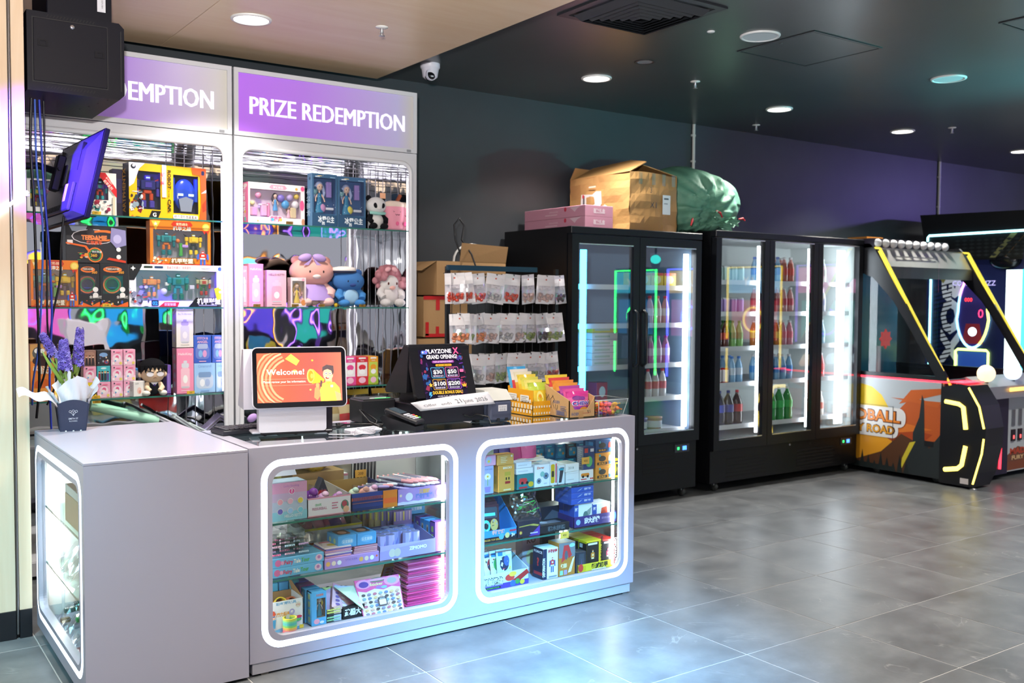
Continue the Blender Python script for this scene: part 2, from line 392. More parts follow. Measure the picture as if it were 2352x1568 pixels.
for x,y in((.55,-.35),(-1.2,-.35),(-1.2,-2.2),(.55,-2.2)):
 k+=1;downlight(x,y,2.945,.105,True,'round soffit light out of frame above the customer side, number %s in its row'%ORD[k],P_DL)
for x,y in((3.05,-1.35),(4.9,-1.35),(6.7,-1.35),(8.6,-1.35),(3.05,-3.1),(4.9,-3.1),(6.7,-3.1),(8.6,-3.1),(10.4,1.45)):
 k+=1;downlight(x,y,CEIL,.105,True,'round hall ceiling light out of frame, %s of the open floor rows'%ORD[k],P_DL)
def sprinkler(u,v,z,lb):
 p=atZ(u,v,z);t=root('sprinkler_head',p,lb,'sprinkler','ceiling fire sprinklers')
 MB().lathe([(.034,0),(.034,-.003),(.012,-.008),(.010,-.008)],p,20,WHITE).build('escutcheon',None,t)
 MB().lathe([(.007,-.006),(.007,-.03),(.003,-.034),(.003,-.046)],p,10,M('#b9b9bb',.3,.8)).build('body',None,t)
 MB().lathe([(.001,-.046),(.016,-.046),(.016,-.048),(.001,-.048)],p,14,M('#c5c5c7',.3,.8)).build('deflector',None,t)
 for s in(-1,1):MB().tube([(p.x+s*.007,p.y,p.z-.02),(p.x+s*.011,p.y,p.z-.035),(p.x+s*.003,p.y,p.z-.045)],.0018,6).build('arm',M('#b9b9bb',.3,.8),t)
sprinkler(877,62,2.945,'chrome fire sprinkler in the timber soffit');sprinkler(1597,187,CEIL,'white fire sprinkler between two glowing ceiling lights')
sprinkler(2187,293,CEIL,'white fire sprinkler farthest along the black ceiling')
sprinkler(1737,287,CEIL,'tiny dark sprinkler near the back wall above the fridges')
p=atZ(1633,72,CEIL);d=root('indicator_disc',p,'tiny white disc on the black ceiling beside the air vent','sensor')
MB().lathe([(.022,0),(.022,-.004),(.014,-.007),(.0005,-.007)],p,18,WHITE).build('cover',None,d);MB().lathe([(.005,-.007),(.005,-.010),(.0005,-.010)],p,10,M('#9a9a9c')).build('lens',None,d)
p=atZ(1481,142,CEIL);d=root('ceiling_speaker_hole',p,'open round cut-out in the black ceiling with foil lining','ceiling hole')
MB().lathe([(.068,-.001),(.068,-.003),(.052,-.003),(.050,.02)],p,24,M('#202225',.5)).build('rim',None,d);MB().lathe([(.05,-.0015),(.03,-.001),(.0005,-.001)],p,20,M('#b8bcc2',.25,.8,bump=.6,scale=90)).build('foil',None,d)
vx0,vx1,vy0,vy1=1.885,2.525,-.112,.512;cx,cy=(vx0+vx1)/2,(vy0+vy1)/2;hw,hh=(vx1-vx0)/2,(vy1-vy0)/2
vt=root('air_vent',(cx,cy,CEIL),'black square ceiling air vent with nested louvres','air vent');BLKM=M('#24262a',.45)
def sq(s):return[(cx+hw*s,cy+hh*s),(cx-hw*s,cy+hh*s),(cx-hw*s,cy-hh*s),(cx+hw*s,cy-hh*s)]
MB().ring(sq(1),sq(.86),'z',CEIL-.010,CEIL-.001,BLKM).build('frame',None,vt)
MB().box(cx-hw*.86,cx+hw*.86,cy-hh*.86,cy+hh*.86,CEIL-.003,CEIL-.001,M('#0b0c0e',.6)).build('duct',None,vt)
for i in range(6):
 s=.80-.12*i;q=MB();a_,c_=sq(s),sq(s-.10)
 q.add([(p[0],p[1],CEIL-.012-.002*i)for p in a_]+[(p[0],p[1],CEIL-.045-.002*i)for p in c_],[(k,(k+1)%4,4+(k+1)%4,4+k)for k in range(4)],M('#2c2f34',.4));q.build('louvre',None,vt)
def hatch(x0,x1,y0,y1,lb):
 h=root('access_hatch',((x0+x1)/2,(y0+y1)/2,CEIL),lb,'access hatch','ceiling access hatches')
 o=[(x1,y1),(x0,y1),(x0,y0),(x1,y0)];e=.012;i=[(x1-e,y1-e),(x0+e,y1-e),(x0+e,y0+e),(x1-e,y0+e)]
 MB().ring(o,i,'z',CEIL-.006,CEIL-.0008,M('#303436',.35)).build('frame',None,h)
 MB().box(x0+e*1.6,x1-e*1.6,y0+e*1.6,y1-e*1.6,CEIL-.0045,CEIL-.0008,M('#3d4243',.33),.001).build('lid',None,h)
 MB().lathe([(.010,-.0045),(.010,-.007),(.0005,-.007)],(x0+.06,(y0+y1)/2,CEIL),12,M('#55595a',.3,.6)).build('latch',None,h)
hatch(3.24,3.88,-.10,.47,'square access hatch flush in the black ceiling beside an unlit light')
p=atZ(2293,52,CEIL);hatch(p.x,p.x+.6,p.y-.56,p.y,'square access hatch in the teal-lit ceiling, cut by the photo edge')
p=atZ(988,147,CEIL);t=root('security_camera',p,'white turret security camera hanging from the black ceiling','security camera')
MB().lathe([(.064,0),(.064,-.026),(.058,-.032),(.056,-.034),(.048,-.085),(.030,-.098)],p,28,M('#dedbe6',.35)).build('housing',None,t)
MB().ball((p.x-.012,p.y-.02,p.z-.082),(.034,.034,.034),M('#101014',.12),18,12).build('eyeball',None,t)
MB().ring(ell(p.x-.016,p.z-.078,.037,.037,24),ell(p.x-.016,p.z-.080,.030,.030,24),'y',p.y-.048,p.y-.03,M('#d4d1de',.35)).build('collar',None,t)
MB().box(p.x-.024,p.x-.006,p.y-.055,p.y-.050,p.z-.094,p.z-.086,M('#cfd2dd',.2)).build('sensor_window',None,t)
def conduit(u,v0,v1,lb):
 a=atY(u,v0,WALLY-.014);c=atY(u,v1,WALLY-.014);t=root('conduit_pipe',(a.x,WALLY-.014,c.z-.4),lb,'pipe','white wall conduits')
 MB().tube([(a.x,a.y,c.z-.4),(a.x,a.y,CEIL-.002)],.013,10).build('pipe',M('#d9d8d4',.5),t)
 for z in(c.z+.08,(a.z+c.z)/2+.1):MB().box(a.x-.022,a.x+.022,WALLY-.018,WALLY-.0005,z-.008,z+.008).build('saddle_clip',M('#cfceca',.5),t)
conduit(1594,283,392,'white conduit pipe on the wall above the green sack');conduit(2159,364,492,'white conduit pipe on the wall behind the arcade hood')
def wash(x,y,z,aim,power,col,hexc,lb,sp=180):
 t=root('wash_lamp',(x,y,z),lb,'stage lamp','coloured wash lamps of the hall')
 d=(Vector(aim)-Vector((x,y,z))).normalized()
 MB().tube([Vector((x,y,z)),Vector((x,y,z))+d*.14],[.05,.07],16,M('#1c1c20',.4)).build('can',None,t)
 MB().tube([Vector((x,y,z))+d*.141,Vector((x,y,z))+d*.143],.062,16,M(hexc,.3,emit=6)).build('lens',None,t)
 MB().tube([(x,y,z),(x,y,CEIL)],.012,8,M('#1c1c20',.4)).build('yoke',None,t)
 o=area_light('lamp',Vector((x,y,z))+d*.15,.12,power,col,d.to_track_quat('-Z','Y').to_euler(),t,spread=math.radians(sp))
wash(10.3,.4,2.75,(8.3,2.4,2.2),26,(.35,.25,1),'#4a30ff','violet wash lamp pointed at the back wall')
wash(6.7,-1.7,1.9,(5.4,-.35,CEIL),15,(.1,.9,.95),'#30f0e0','teal wash lamp pointed at the ceiling',60)  # added lamp, stands in for cyan neon light on the ceiling
wash(-1.75,-.55,2.55,(-.36,1.20,2.06),13,(.14,.06,1),'#2a20ff','violet blue wash lamp toward the monitor behind the counter',17)
wash(-1.8,-1.0,2.6,(-.8,1.0,.25),9,(.3,.8,1),'#70d0ff','pale blue wash lamp toward the plywood wall',50)
wash(.4,-2.6,2.6,(1.15,-.62,0),44,(.15,.55,1),'#3070ff','blue wash lamp toward the floor before the counter',40)
# == counters
GREY=M('#aaa8b8',.32,coat=.15);LEDM=M('#dfeeff',.3,emit=3.2);STEEL=M('#c8cbcf',.28,.85);INNER=M('#b9bdc4',.35,.3)
ZT=.91
def led_window(t,ax,a0,a1,z0,z1,front,sgn,r=.085):
 """glowing rounded tube frame, inner lip and pane set in a face; ax 'y': face at y=front (a = x), 'x': face at x=front (a = y)"""
 w=.026
 o=rrect(a0,a1,z0,z1,r,8);i=rrect(a0+w,a1-w,z0+w,z1-w,r-w,8)
 MB().ring(o,i,ax,front-.0006,front+.012,LEDM).build('led_frame',None,t)
 j=rrect(a0+w+.020,a1-w-.020,z0+w+.020,z1-w-.020,r-w-.006,8)
 MB().ring(i,j,ax,front-.0012,front+.030,GREY).build('window_lip',None,t)
 q=MB();q.prism(j,ax,front+.016,front+.020,GLASS);q.build('pane',None,t)
def framed_face(t,name,ax,a0,a1,zz0,zz1,holes,front,back):
 """flat face with rounded openings, cut into strips round each opening"""
 mb=MB();xs=a0
 def bx(p,q,z0,z1):
  if ax=='y':mb.box(p,q,front,back,z0,z1,GREY)
  else:mb.box(front,back,p,q,z0,z1,GREY)
 for(h0,h1,z0,z1,r)in holes:
  bx(xs,h0,zz0,zz1);bx(h0,h1,zz0,z0);bx(h0,h1,z1,zz1);xs=h1
  for cx,cz,sx,sz in((h0,z0,1,1),(h1,z0,-1,1),(h0,z1,1,-1),(h1,z1,-1,-1)):
   pl=[(cx,cz)]+[(cx+sx*r*(1-math.sin(math.radians(9*k*1.25))),cz+sz*r*(1-math.cos(math.radians(9*k*1.25))))for k in range(9)]
   mb.prism(pl,ax,front,back,GREY)
 bx(xs,a1,zz0,zz1)
 return mb.build(name,None,t)
 # ---- main counter
mc=root('display_counter',(1.0,.3,0),'grey display counter with two glowing rounded windows full of small toys','display counter')
X1,DEP=2.0135,.60
H1=(.048,.959,.100,.857);H2=(1.054,1.975,.100,.857)
framed_face(mc,'front_panel','y',0,X1,.055,ZT-.030,[(H1[0]+.002,H1[1]-.002,H1[2]+.002,H1[3]-.002,.083),(H2[0]+.002,H2[1]-.002,H2[2]+.002,H2[3]-.002,.083)],0,.022)
for H in(H1,H2):led_window(mc,'y',*H,0,1)
MB().box(0,.02,.022,DEP,.055,ZT-.030,GREY).build('end_panel',None,mc);MB().box(X1-.02,X1,.022,DEP,.055,ZT-.030,GREY).build('end_panel',None,mc)
MB().box(.985,1.02,.022,DEP-.02,.136,ZT-.03,GREY).build('divider',None,mc)
MB().box(.02,X1-.02,.022,DEP-.001,.0552,.135,GREY).build('floor_board',None,mc)
tp=MB();tp.ring([(X1,DEP),(0,DEP),(0,0),(X1,0)],[(X1-.045,DEP-.05),(.055,DEP-.05),(.055,.045),(X1-.045,.045)],'z',ZT-.03,ZT,GREY);tp.build('top_frame',None,mc)
MB().box(.055,X1-.045,.045,DEP-.05,ZT-.009,ZT-.001,glass_mat('counter_glass',(.72,.80,.78),1.5,.0,.06)).build('top_glass',None,mc)
MB().box(.012,X1-.016,.006,DEP-.03,.008,.055,M('#b4b4bf',.35),.001).build('plinth',None,mc)
for x in(.05,X1-.06):MB().box(x,x+.03,.012,.05,0,.008,M('#77706a',.5)).build('foot',None,mc)
for(xa,xb)in((.022,.985),(1.02,X1-.022)):
 MB().box(xa,xb,DEP-.012,DEP-.009,.136,ZT-.03,glass_mat('rear_glass',(.95,.97,.97),1.0)).build('rear_sliding_pane',None,mc)
 MB().box(xa,xb,DEP-.02,DEP,ZT-.055,ZT-.03,STEEL).build('rear_rail',None,mc)
 for z in(.362,.592):
  MB().box(xa+.002,xb-.002,.040,DEP-.03,z-.008,z,SHELFGLASS).box(xa+.002,xb-.002,.0385,.0405,z-.008,z,GLASSEDGE).build('shelf',None,mc)
 MB().tube([(xb-.072,.055,.15),(xb-.072,.055,ZT-.07)],.007,8,M('#ffffff',.3,emit=30)).build('led_tube',None,mc)
 MB().tube([(xb-.02,DEP-.05,.15),(xb-.02,DEP-.05,ZT-.07)],.006,8,M('#ffffff',.3,emit=30)).build('led_tube',None,mc)
 MB().tube([(xa+.02,.055,.15),(xa+.02,.055,ZT-.07)],.007,8,M('#ffffff',.3,emit=30)).build('led_tube',None,mc)
 MB().box(xb-.003,xb-.0005,.03,DEP-.03,.136,ZT-.03,M('#a8b0b4',.22,.75)).build('mirror_end',None,mc)
 # ---- corner counter
cc=root('display_counter',(-.3,.5,0),'grey corner counter with a plain front and one glowing window on its side','display counter')
LX0,LX1,LY0,LY1=-.604,-.008,-.012,1.0
hole=(.030,.985,.10,.857)
framed_face(cc,'side_panel','x',LY0+.02,LY1,.05,ZT-.012,[(hole[0]+.002,hole[1]-.002,hole[2]+.002,hole[3]-.002,.083)],LX0,LX0+.022)
led_window(cc,'x',*hole,LX0,1)
MB().box(LX0,LX1,LY0,LY0+.02,.012,ZT-.012,GREY).build('front_panel',None,cc)
MB().box(LX1-.02,LX1,LY0+.02,LY1,.012,ZT-.012,GREY).build('end_panel',None,cc)
MB().box(LX0,LX1,LY0,LY1,ZT-.012,ZT,GREY,.002).build('worktop',None,cc)
MB().box(LX0+.022,LX1-.02,LY0+.02,LY1-.01,.05,.08,GREY).build('floor_board',None,cc)
MB().box(LX0+.035,LX1-.02,LY0+.02,LY1-.06,.006,.05,M('#9b97a0',.4)).build('plinth',None,cc)
MB().box(LX0+.03,LX1-.02,LY1-.012,LY1-.008,.08,ZT-.012,M('#c2c8c6',.25)).build('rear_panel',None,cc)
for z in(.336,.583):MB().box(LX0+.035,LX1-.03,LY0+.04,LY1-.03,z-.008,z,SHELFGLASS).box(LX0+.0335,LX0+.0355,LY0+.04,LY1-.03,z-.008,z,GLASSEDGE).build('shelf',None,cc)
pts=[atY(u,v,.93)for u,v in((152,1074),(137,1084),(129,1108),(127,1200),(128,1285),(134,1322),(148,1346),(168,1357))]
MB().tube(pts,.011,8,M('#ffffff',.3,emit=30)).build('led_tube',None,cc)
MB().box(LX0+.03,LX0+.034,LY0+.03,LY1-.03,.08,.0805,GREY).build('sill',None,cc)
# == prize cabinets
def mirror_material(name,sc,st,tint='#dcdde0'):
 m,nt,b,N,L=newmat(name);v=coords(nt,sc)
 n=N.new('ShaderNodeTexNoise');n.inputs['Scale'].default_value=1;n.inputs['Detail'].default_value=2;L.new(v,n.inputs['Vector'])
 bu=N.new('ShaderNodeBump');bu.inputs['Strength'].default_value=st;bu.inputs['Distance'].default_value=.05;L.new(n.outputs['Fac'],bu.inputs['Height']);L.new(bu.outputs[0],b.inputs['Normal'])
 b.inputs['Base Color'].default_value=(*lin(tint),1);b.inputs['Metallic'].default_value=1;b.inputs['Roughness'].default_value=.03
 return m
MIRROR=mirror_material('wavy_mirror_film',(3,3,2.2),.18);MIRTOP=mirror_material('rippled_mirror_film',(2,16,2),.35)
def sign_material(name,x0,x1,cols):  # ramp paints the spotlight's pale wash across the purple; slight glow added
 m,nt,b,N,L=newmat(name);tc=N.new('ShaderNodeTexCoord');sp=N.new('ShaderNodeSeparateXYZ');L.new(tc.outputs['Generated'],sp.inputs[0])
 r=ramp(nt,cols);L.new(sp.outputs[0],r.inputs[0]);L.new(r.outputs[0],b.inputs['Base Color']);b.inputs['Roughness'].default_value=.28
 L.new(r.outputs[0],b.inputs['Emission Color']);b.inputs['Emission Strength'].default_value=.26
 return m
CY,CB=1.92,2.385
FR=M('#d9d9de',.35)
def prize_cabinet(x0,x1,label,word_x,cols,side_stripes):
 t=root('prize_cabinet',((x0+x1)/2,CY+.2,0),label,'display cabinet','prize display cabinets')
 z0,zo,zs0,zs1=.09,2.372,2.44,2.83;o0,o1=x0+.035,x1-.045
 MB().box(x0,x0+.02,CY+.02,CB,0,zs1,FR).build('side_panel',None,t);MB().box(x1-.02,x1,CY+.02,CB,0,zs1,FR).build('side_panel',None,t)
 MB().box(x0,x1,CB,CB+.012,0,zs1,M('#8f9096',.5)).build('rear_panel',None,t);MB().box(x0,x1,CY+.02,CB,zs1-.02,zs1,FR).build('roof_panel',None,t)
 MB().box(x0+.02,x1-.02,CY+.03,CB,zo+.03,zo+.04,FR).build('ceiling_panel',None,t);MB().box(x0+.02,x1-.02,CY+.03,CB,.06,z0,FR).build('floor_panel',None,t)
 f=MB();out=[(x1,zs0-.004),(x0,zs0-.004),(x0,.02),(x1,.02)]
 f.box(x0,o0,CY,CY+.022,.02,zs0-.004,FR);f.box(o1,x1,CY,CY+.022,.02,zs0-.004,FR);f.box(o0,o1,CY,CY+.022,zo,zs0-.004,FR);f.box(o0,o1,CY,CY+.022,.02,z0,FR)
 for cx,cz,sx,sz in((o0,zo,1,-1),(o1,zo,-1,-1)):
  rr=.07;pl=[(cx,cz)]+[(cx+sx*rr*(1-math.sin(math.radians(11.25*k))),cz+sz*rr*(1-math.cos(math.radians(11.25*k))))for k in range(9)]
  f.prism(pl,'y',CY,CY+.022,FR)
 f.build('face_frame',None,t)
 arc=[(o0,z0)]+[(o0,zo-.07)]+[(o0+.07*(1-math.cos(math.radians(15*k))),zo-.07+.07*math.sin(math.radians(15*k)))for k in range(1,7)]+[(o1-.07+.07*math.sin(math.radians(15*k)),zo-.07+.07*math.cos(math.radians(15*k)))for k in range(0,7)]+[(o1,z0)]
 MB().tube([(p[0],CY-.004,p[1])for p in arc],.014,8,M('#e6e6ea',.3)).build('opening_bead',None,t)
 MB().box(x0+.021,x1-.021,CB-.006,CB-.001,z0,zo+.03,MIRROR).build('mirror_back',None,t)
 MB().box(x1-.026,x1-.0205,CY+.03,CB-.006,z0,zo+.03,MIRROR).build('mirror_side',None,t);MB().box(x0+.0205,x0+.026,CY+.03,CB-.006,z0,zo+.03,MIRROR).build('mirror_side',None,t)
 MB().box(x0+.026,x1-.026,CY+.03,CB-.006,zo+.022,zo+.0295,MIRTOP).build('mirror_ceiling',None,t)
 for z in(.94,1.44,1.94):
  MB().box(x0+.03,x1-.03,CY+.026,CB-.01,z-.009,z,SHELFGLASS).box(x0+.03,x1-.03,CY+.0245,CY+.0265,z-.009,z,GLASSEDGE).build('shelf',None,t)
 for k in range(side_stripes):  # thin tubes stand in for stripes reflected by the mirror film
  x=o1-.012-.055*k;MB().tube([(x,CB-.10,z0),(x,CB-.10,zo+.02)],.0028,6,M('#b9b4bd',.3,.6)).build('reflected_stripe',None,t)
 for k in range(4):  # level stripes, likewise modelled reflections in the film
  z=zo-.02-.032*k;MB().tube([(o0,CB-.13-.03*k,z),(o1,CB-.13-.03*k,z)],.0025,6,M('#b9b4bd',.3,.6)).build('reflected_stripe',None,t)
 e=.026;sgn=MB().ring([(x1,zs1),(x0,zs1),(x0,zs0),(x1,zs0)],[(x1-e,zs1-e),(x0+e,zs1-e),(x0+e,zs0+e),(x1-e,zs0+e)],'y',CY-.004,CY+.03,FR).build('sign_frame',None,t)
 pn=MB().box(x0+e-.002,x1-e+.002,CY+.006,CY+.014,zs0+e-.002,zs1-e+.002,sign_material('sign_spotlit_fade',x0,x1,cols)).build('sign_panel',None,t)
 lt=MB();a,b=word_x;[lt.text('PRIZE REDEMPTION',lambda x,y:(a+x+.004*k,CY+.0045-.0003*k,2.573+y),.108,M('#eceaf6',.3,emit=.55),'L',0,b-a-.008)for k in range(3)];lt.build('sign_lettering',None,t)
 MB().box(x1-.075,x1-.045,CY-.006,CY+.002,zs0+.004,zs0+.020,M('#8f9196',.4)).build('sign_catch',None,t)
 MB().box(o0+.06,o1-.06,CY+.035,CY+.05,zo+.012,zo+.020,M('#fdf6ff',.3,emit=10)).build('led_strip',None,t)  # strip added under the cabinet ceiling to brighten the shelves
 for xx in(o0+.006,o1-.006):MB().box(xx-.004,xx+.004,CY+.028,CY+.034,.95,zo-.09,M('#fdf6ff',.3,emit=5)).build('led_strip',None,t)  # front-edge strips put in too for more interior light
 return t
prize_cabinet(-.602,.599,'tall white prize cabinet whose sign and monitor side are partly hidden, robots inside',(-.497,.497),[(0,'#9a66d6'),(.45,'#a880d6'),(.75,'#bfaed6'),(.95,'#c9c4c6'),(1,'#c6c2b8')],4)
prize_cabinet(.612,1.822,'tall white prize cabinet with a purple sign and pink plush toys inside',(.706,1.738),[(0,'#b26ee8'),(.35,'#b07adf'),(.7,'#b29ad6'),(.9,'#b4acd2'),(1,'#bdb9b2')],5)
# == goods: print motifs and toys
def a_robot(cx,cy,s,c1,c2,c3='#30343c',k=1.):
 """flat print of a nameless boxy robot; s = height as a share of the face, k = face height / width"""
 w=s*k
 q=lambda x0,y0,x1,y1,c:('p',[(cx+x0*w,cy+y0*s),(cx+x1*w,cy+y0*s),(cx+x1*w*.92,cy+y1*s),(cx+x0*w*.92,cy+y1*s)],c)
 return[q(-.22,-.5,-.05,-.08,c2),q(.05,-.5,.22,-.08,c2),q(-.2,-.1,.2,.02,c3),q(-.28,0,.28,.30,c1),q(-.46,-.12,-.3,.28,c2),q(.3,-.12,.46,.28,c2),q(-.1,.3,.1,.48,c1),q(-.07,.36,.07,.42,'#dff3ff'),q(-.12,.1,.12,.22,c3)]
def a_bottle(cx,cy,h,w,c,lid,mark):
 return[('rr',cx-w/2,cy-h/2,w,h*.74,c,.25),('rr',cx-w*.42,cy+h*.24,w*.84,h*.17,lid,.3),('rr',cx-w*.2,cy+h*.41,w*.4,h*.09,lid,.3),('e',cx,cy-h*.16,w*.27,h*.15,mark),('r',cx-w*.42,cy-h*.47,w*.84,h*.05,'#c9ccd4')]
def a_busy(rnd,n,x0,x1,y0,y1,pal,s0=.03,s1=.12,k=1.):
 out=[]
 for _ in range(n):
  x,y=rnd.uniform(x0,x1),rnd.uniform(y0,y1);s=rnd.uniform(s0,s1);c=rnd.choice(pal);t=rnd.random()
  sx=min(s*k,x-x0 if x-x0>.01 else.01,x1-x if x1-x>.01 else.01);sy=min(s,max(y-y0,.01),max(y1-y,.01))
  if t<.4:out.append(('e',x,y,sx*.6,sy*.6,c))
  elif t<.75:out.append(('p',[(x-sx,y-sy*.4),(x+sx*.3,y-sy),(x+sx,y+sy*.5),(x-sx*.2,y+sy)],c))
  else:out.append(('p',[(x-sx,y-sy*.3),(x+sx,y+sy*.1),(x+sx*.8,y+sy*.4),(x-sx*.9,y+sy*.2)],c))
 return out
def a_lines(x,y,w,n,c,dy=.035,h=.012):
 return[('r',x,y-dy*i,w*(1 if i%2==0 else.8),h,c)for i in range(n)]
def robot3d(mb,x,y,z,h,c1,c2,c3):
 a,b,c=M(c1,.3),M(c2,.3),M(c3,.3);d=h*.10;e=.004
 for s in(-1,1):
  mb.box(x+s*h*.05,x+s*h*.20,y-d*.8,y+d*.6,z,z+h*.22,b,e);mb.box(x+s*h*.06,x+s*h*.17,y-d*.5,y+d*.5,z+h*.22,z+h*.44,c,e)
  mb.box(x+s*h*.24,x+s*h*.40,y-d*.8,y+d*.8,z+h*.60,z+h*.82,a,e);mb.box(x+s*h*.26,x+s*h*.37,y-d*.6,y+d*.6,z+h*.34,z+h*.60,b,e)
  mb.prism([(x+s*h*.2,z+h*.8),(x+s*h*.44,z+h*.96),(x+s*h*.26,z+h*.7)],'y',y+d*.2,y+d*.6,c)
 mb.box(x-h*.12,x+h*.12,y-d*.6,y+d*.6,z+h*.42,z+h*.54,c,e);mb.box(x-h*.22,x+h*.22,y-d,y+d*.8,z+h*.54,z+h*.82,a,e);mb.box(x-h*.10,x+h*.10,y-d*1.2,y-d,z+h*.60,z+h*.76,b,e)
 mb.box(x-h*.08,x+h*.08,y-d*.7,y+d*.5,z+h*.82,z+h*.97,b,e);mb.box(x-h*.06,x+h*.06,y-d*.75,y-d*.7,z+h*.88,z+h*.92,M('#bfe8ff',.2,emit=.4))
 return mb
def car3d(mb,x,y,z,l,c1,c2):
 a=M(c1,.2,coat=.5);k=M('#16181c',.4);h=l*.26;w=l*.16
 mb.prism([(x-l/2,z+h*.2),(x+l/2,z+h*.2),(x+l/2,z+h*.5),(x+l*.3,z+h*.6),(x+l*.12,z+h),(x-l*.25,z+h),(x-l*.38,z+h*.62),(x-l/2,z+h*.58)],'y',y-w,y+w,a)
 mb.prism([(x+l*.24,z+h*.62),(x+l*.1,z+h*.94),(x-l*.22,z+h*.94),(x-l*.3,z+h*.64)],'y',y-w-.001,y+w+.001,M(c2,.1))
 for sx in(-.3,.3):mb.lathe([(.0005,-w*1.05),(h*.26,-w*1.05),(h*.26,w*1.05),(.0005,w*1.05)],(x+l*sx,y,z+h*.26),12,k,'y')
 return mb
def doll3d(mb,x,y,z,h,hair,dress,skin='#f2cdb6'):
 sk=M(skin,.5);dr=M(dress,.45);hr=M(hair,.45)
 mb.lathe([(h*.15,0),(h*.145,h*.12),(h*.06,h*.42),(h*.075,h*.56),(h*.03,h*.62)],(x,y,z),12,dr,sy=.6)
 mb.tube([(x,y,z+h*.60),(x,y,z+h*.70)],h*.025,8,sk)
 mb.ball((x,y,z+h*.80),(h*.11,h*.10,h*.125),sk,12,8);mb.ball((x,y+h*.03,z+h*.825),(h*.135,h*.11,h*.145),hr,12,8)
 for s in(-1,1):
  mb.tube([(x+s*h*.07,y,z+h*.57),(x+s*h*.14,y-h*.02,z+h*.44),(x+s*h*.15,y-h*.06,z+h*.34)],h*.022,6,sk)
  mb.tube([(x+s*h*.11,y+h*.03,z+h*.84),(x+s*h*.17,y+h*.02,z+h*.62),(x+s*h*.14,y+h*.02,z+h*.46)],[h*.05,h*.055,h*.02],8,hr)
  mb.ball((x+s*h*.045,y-h*.095,z+h*.79),h*.016,M('#23263a',.3),6,4)
 return mb
def wbox(name,label,cat,x0,x1,y0,y1,z0,z1,col,wins,toys=(),front=(),left=None,group=None,rz=0.,rough=.35,top=None):
 """window carton: real recess, tray, toys behind a clear pane. wins: (fx0, fx1, fy0, fy1, tray colour); toys: (kind, fx, fy, fh, colours...)"""
 w,d,h=x1-x0,y1-y0,z1-z0;m=M(col,rough);mb=MB();e=.0015
 X=lambda f:-w/2+f*w
 mb.box(-w/2,w/2,d/2-.003,d/2,0,h,m);mb.box(-w/2,w/2,-d/2+.002,d/2,0,.003,m);mb.box(-w/2,w/2,-d/2+.002,d/2,h-.003,h,m)
 mb.box(-w/2,-w/2+.003,-d/2+.002,d/2,0,h,m);mb.box(w/2-.003,w/2,-d/2+.002,d/2,0,h,m)
 xs=0.
 for(a,b,c,f,tc)in sorted(wins):
  mb.box(X(xs),X(a),-d/2,-d/2+.003,0,h,m);mb.box(X(a),X(b),-d/2,-d/2+.003,0,c*h,m);mb.box(X(a),X(b),-d/2,-d/2+.003,f*h,h,m);xs=b
 mb.box(X(xs),w/2,-d/2,-d/2+.003,0,h,m)
 o=mb.build(name);o.location=((x0+x1)/2,(y0+y1)/2,z0);o.rotation_euler=(0,0,rz);tag(o,label,cat,group)
 for(a,b,c,f,tc)in wins:
  t=MB();tm=M(tc,.4);dd=min(d*.75,.05)
  t.box(X(a),X(b),-d/2+dd,-d/2+dd+.002,c*h,f*h,tm);t.box(X(a)-.002,X(a),-d/2+.003,-d/2+dd,c*h,f*h,tm);t.box(X(b),X(b)+.002,-d/2+.003,-d/2+dd,c*h,f*h,tm)
  t.box(X(a),X(b),-d/2+.003,-d/2+dd,c*h-.002,c*h,tm);t.box(X(a),X(b),-d/2+.003,-d/2+dd,f*h,f*h+.002,tm);t.build('tray',None,o)
  MB().box(X(a),X(b),-d/2+.0008,-d/2+.0016,c*h,f*h,PLASTIC).build('clear_window',None,o)
 yy=-d/2+min(d*.4,.026)
 for ty in toys:
  q=MB();k=ty[0];tx,tz,th=X(ty[1]),ty[2]*h,ty[3]*h
  if k=='robot':robot3d(q,tx,yy,tz,th,*ty[4:7]);q.build('toy_robot',None,o)
  elif k=='car':car3d(q,tx,yy,tz,th,*ty[4:6]);q.build('toy_car',None,o)
  elif k=='doll':doll3d(q,tx,yy,tz,th,*ty[4:6]);q.build('toy_doll',None,o)
  elif k=='ball':q.ball((tx,yy,tz+th/2),(th*.5,min(th*.5,.02),th*.5),M(ty[4],.35),10,7);q.build('toy_piece',None,o)
  elif k=='block':q.box(tx-th*ty[5]/2,tx+th*ty[5]/2,yy-.008,yy+.012,tz,tz+th,M(ty[4],.35),.003);q.build('toy_piece',None,o)
  elif k=='ring':q.ring(ell(tx,tz+th/2,th/2,th/2,24),ell(tx,tz+th/2,th*.40,th*.40,24),'y',yy-.006,yy+.01,M(ty[4],.3));q.build('toy_track_ring',None,o)
  elif k=='head':
   q.ball((tx,yy,tz+th*.5),(th*.34,.022,th*.48),M(ty[4],.2),14,10);q.prism([(tx-th*.16,tz),(tx+th*.16,tz),(tx+th*.22,tz+th*.36),(tx,tz+th*.44),(tx-th*.22,tz+th*.36)],'y',yy-.026,yy-.012,M(ty[5],.25,.5))
   for s in(-1,1):q.box(tx+s*th*.08,tx+s*th*.24,yy-.024,yy-.02,tz+th*.46,tz+th*.53,M('#c9f2ff',.2,emit=.5));q.box(tx+s*th*.30,tx+s*th*.40,yy-.01,yy+.01,tz+th*.3,tz+th*1.0,M(ty[4],.25),.003)
   q.build('toy_mask',None,o)
 if front:art(MB(),front,facefn(-w/2,-d/2,w/2,-d/2,0),w,h).build('front_print',None,o)
 if left:art(MB(),left,facefn(-w/2,d/2,-w/2,-d/2,0),d,h).build('side_print',None,o)
 if top:art(MB(),top,lambda x,y,l=0:(-w/2+x,-d/2+y,h+l),w,d).build('top_print',None,o)
 return o
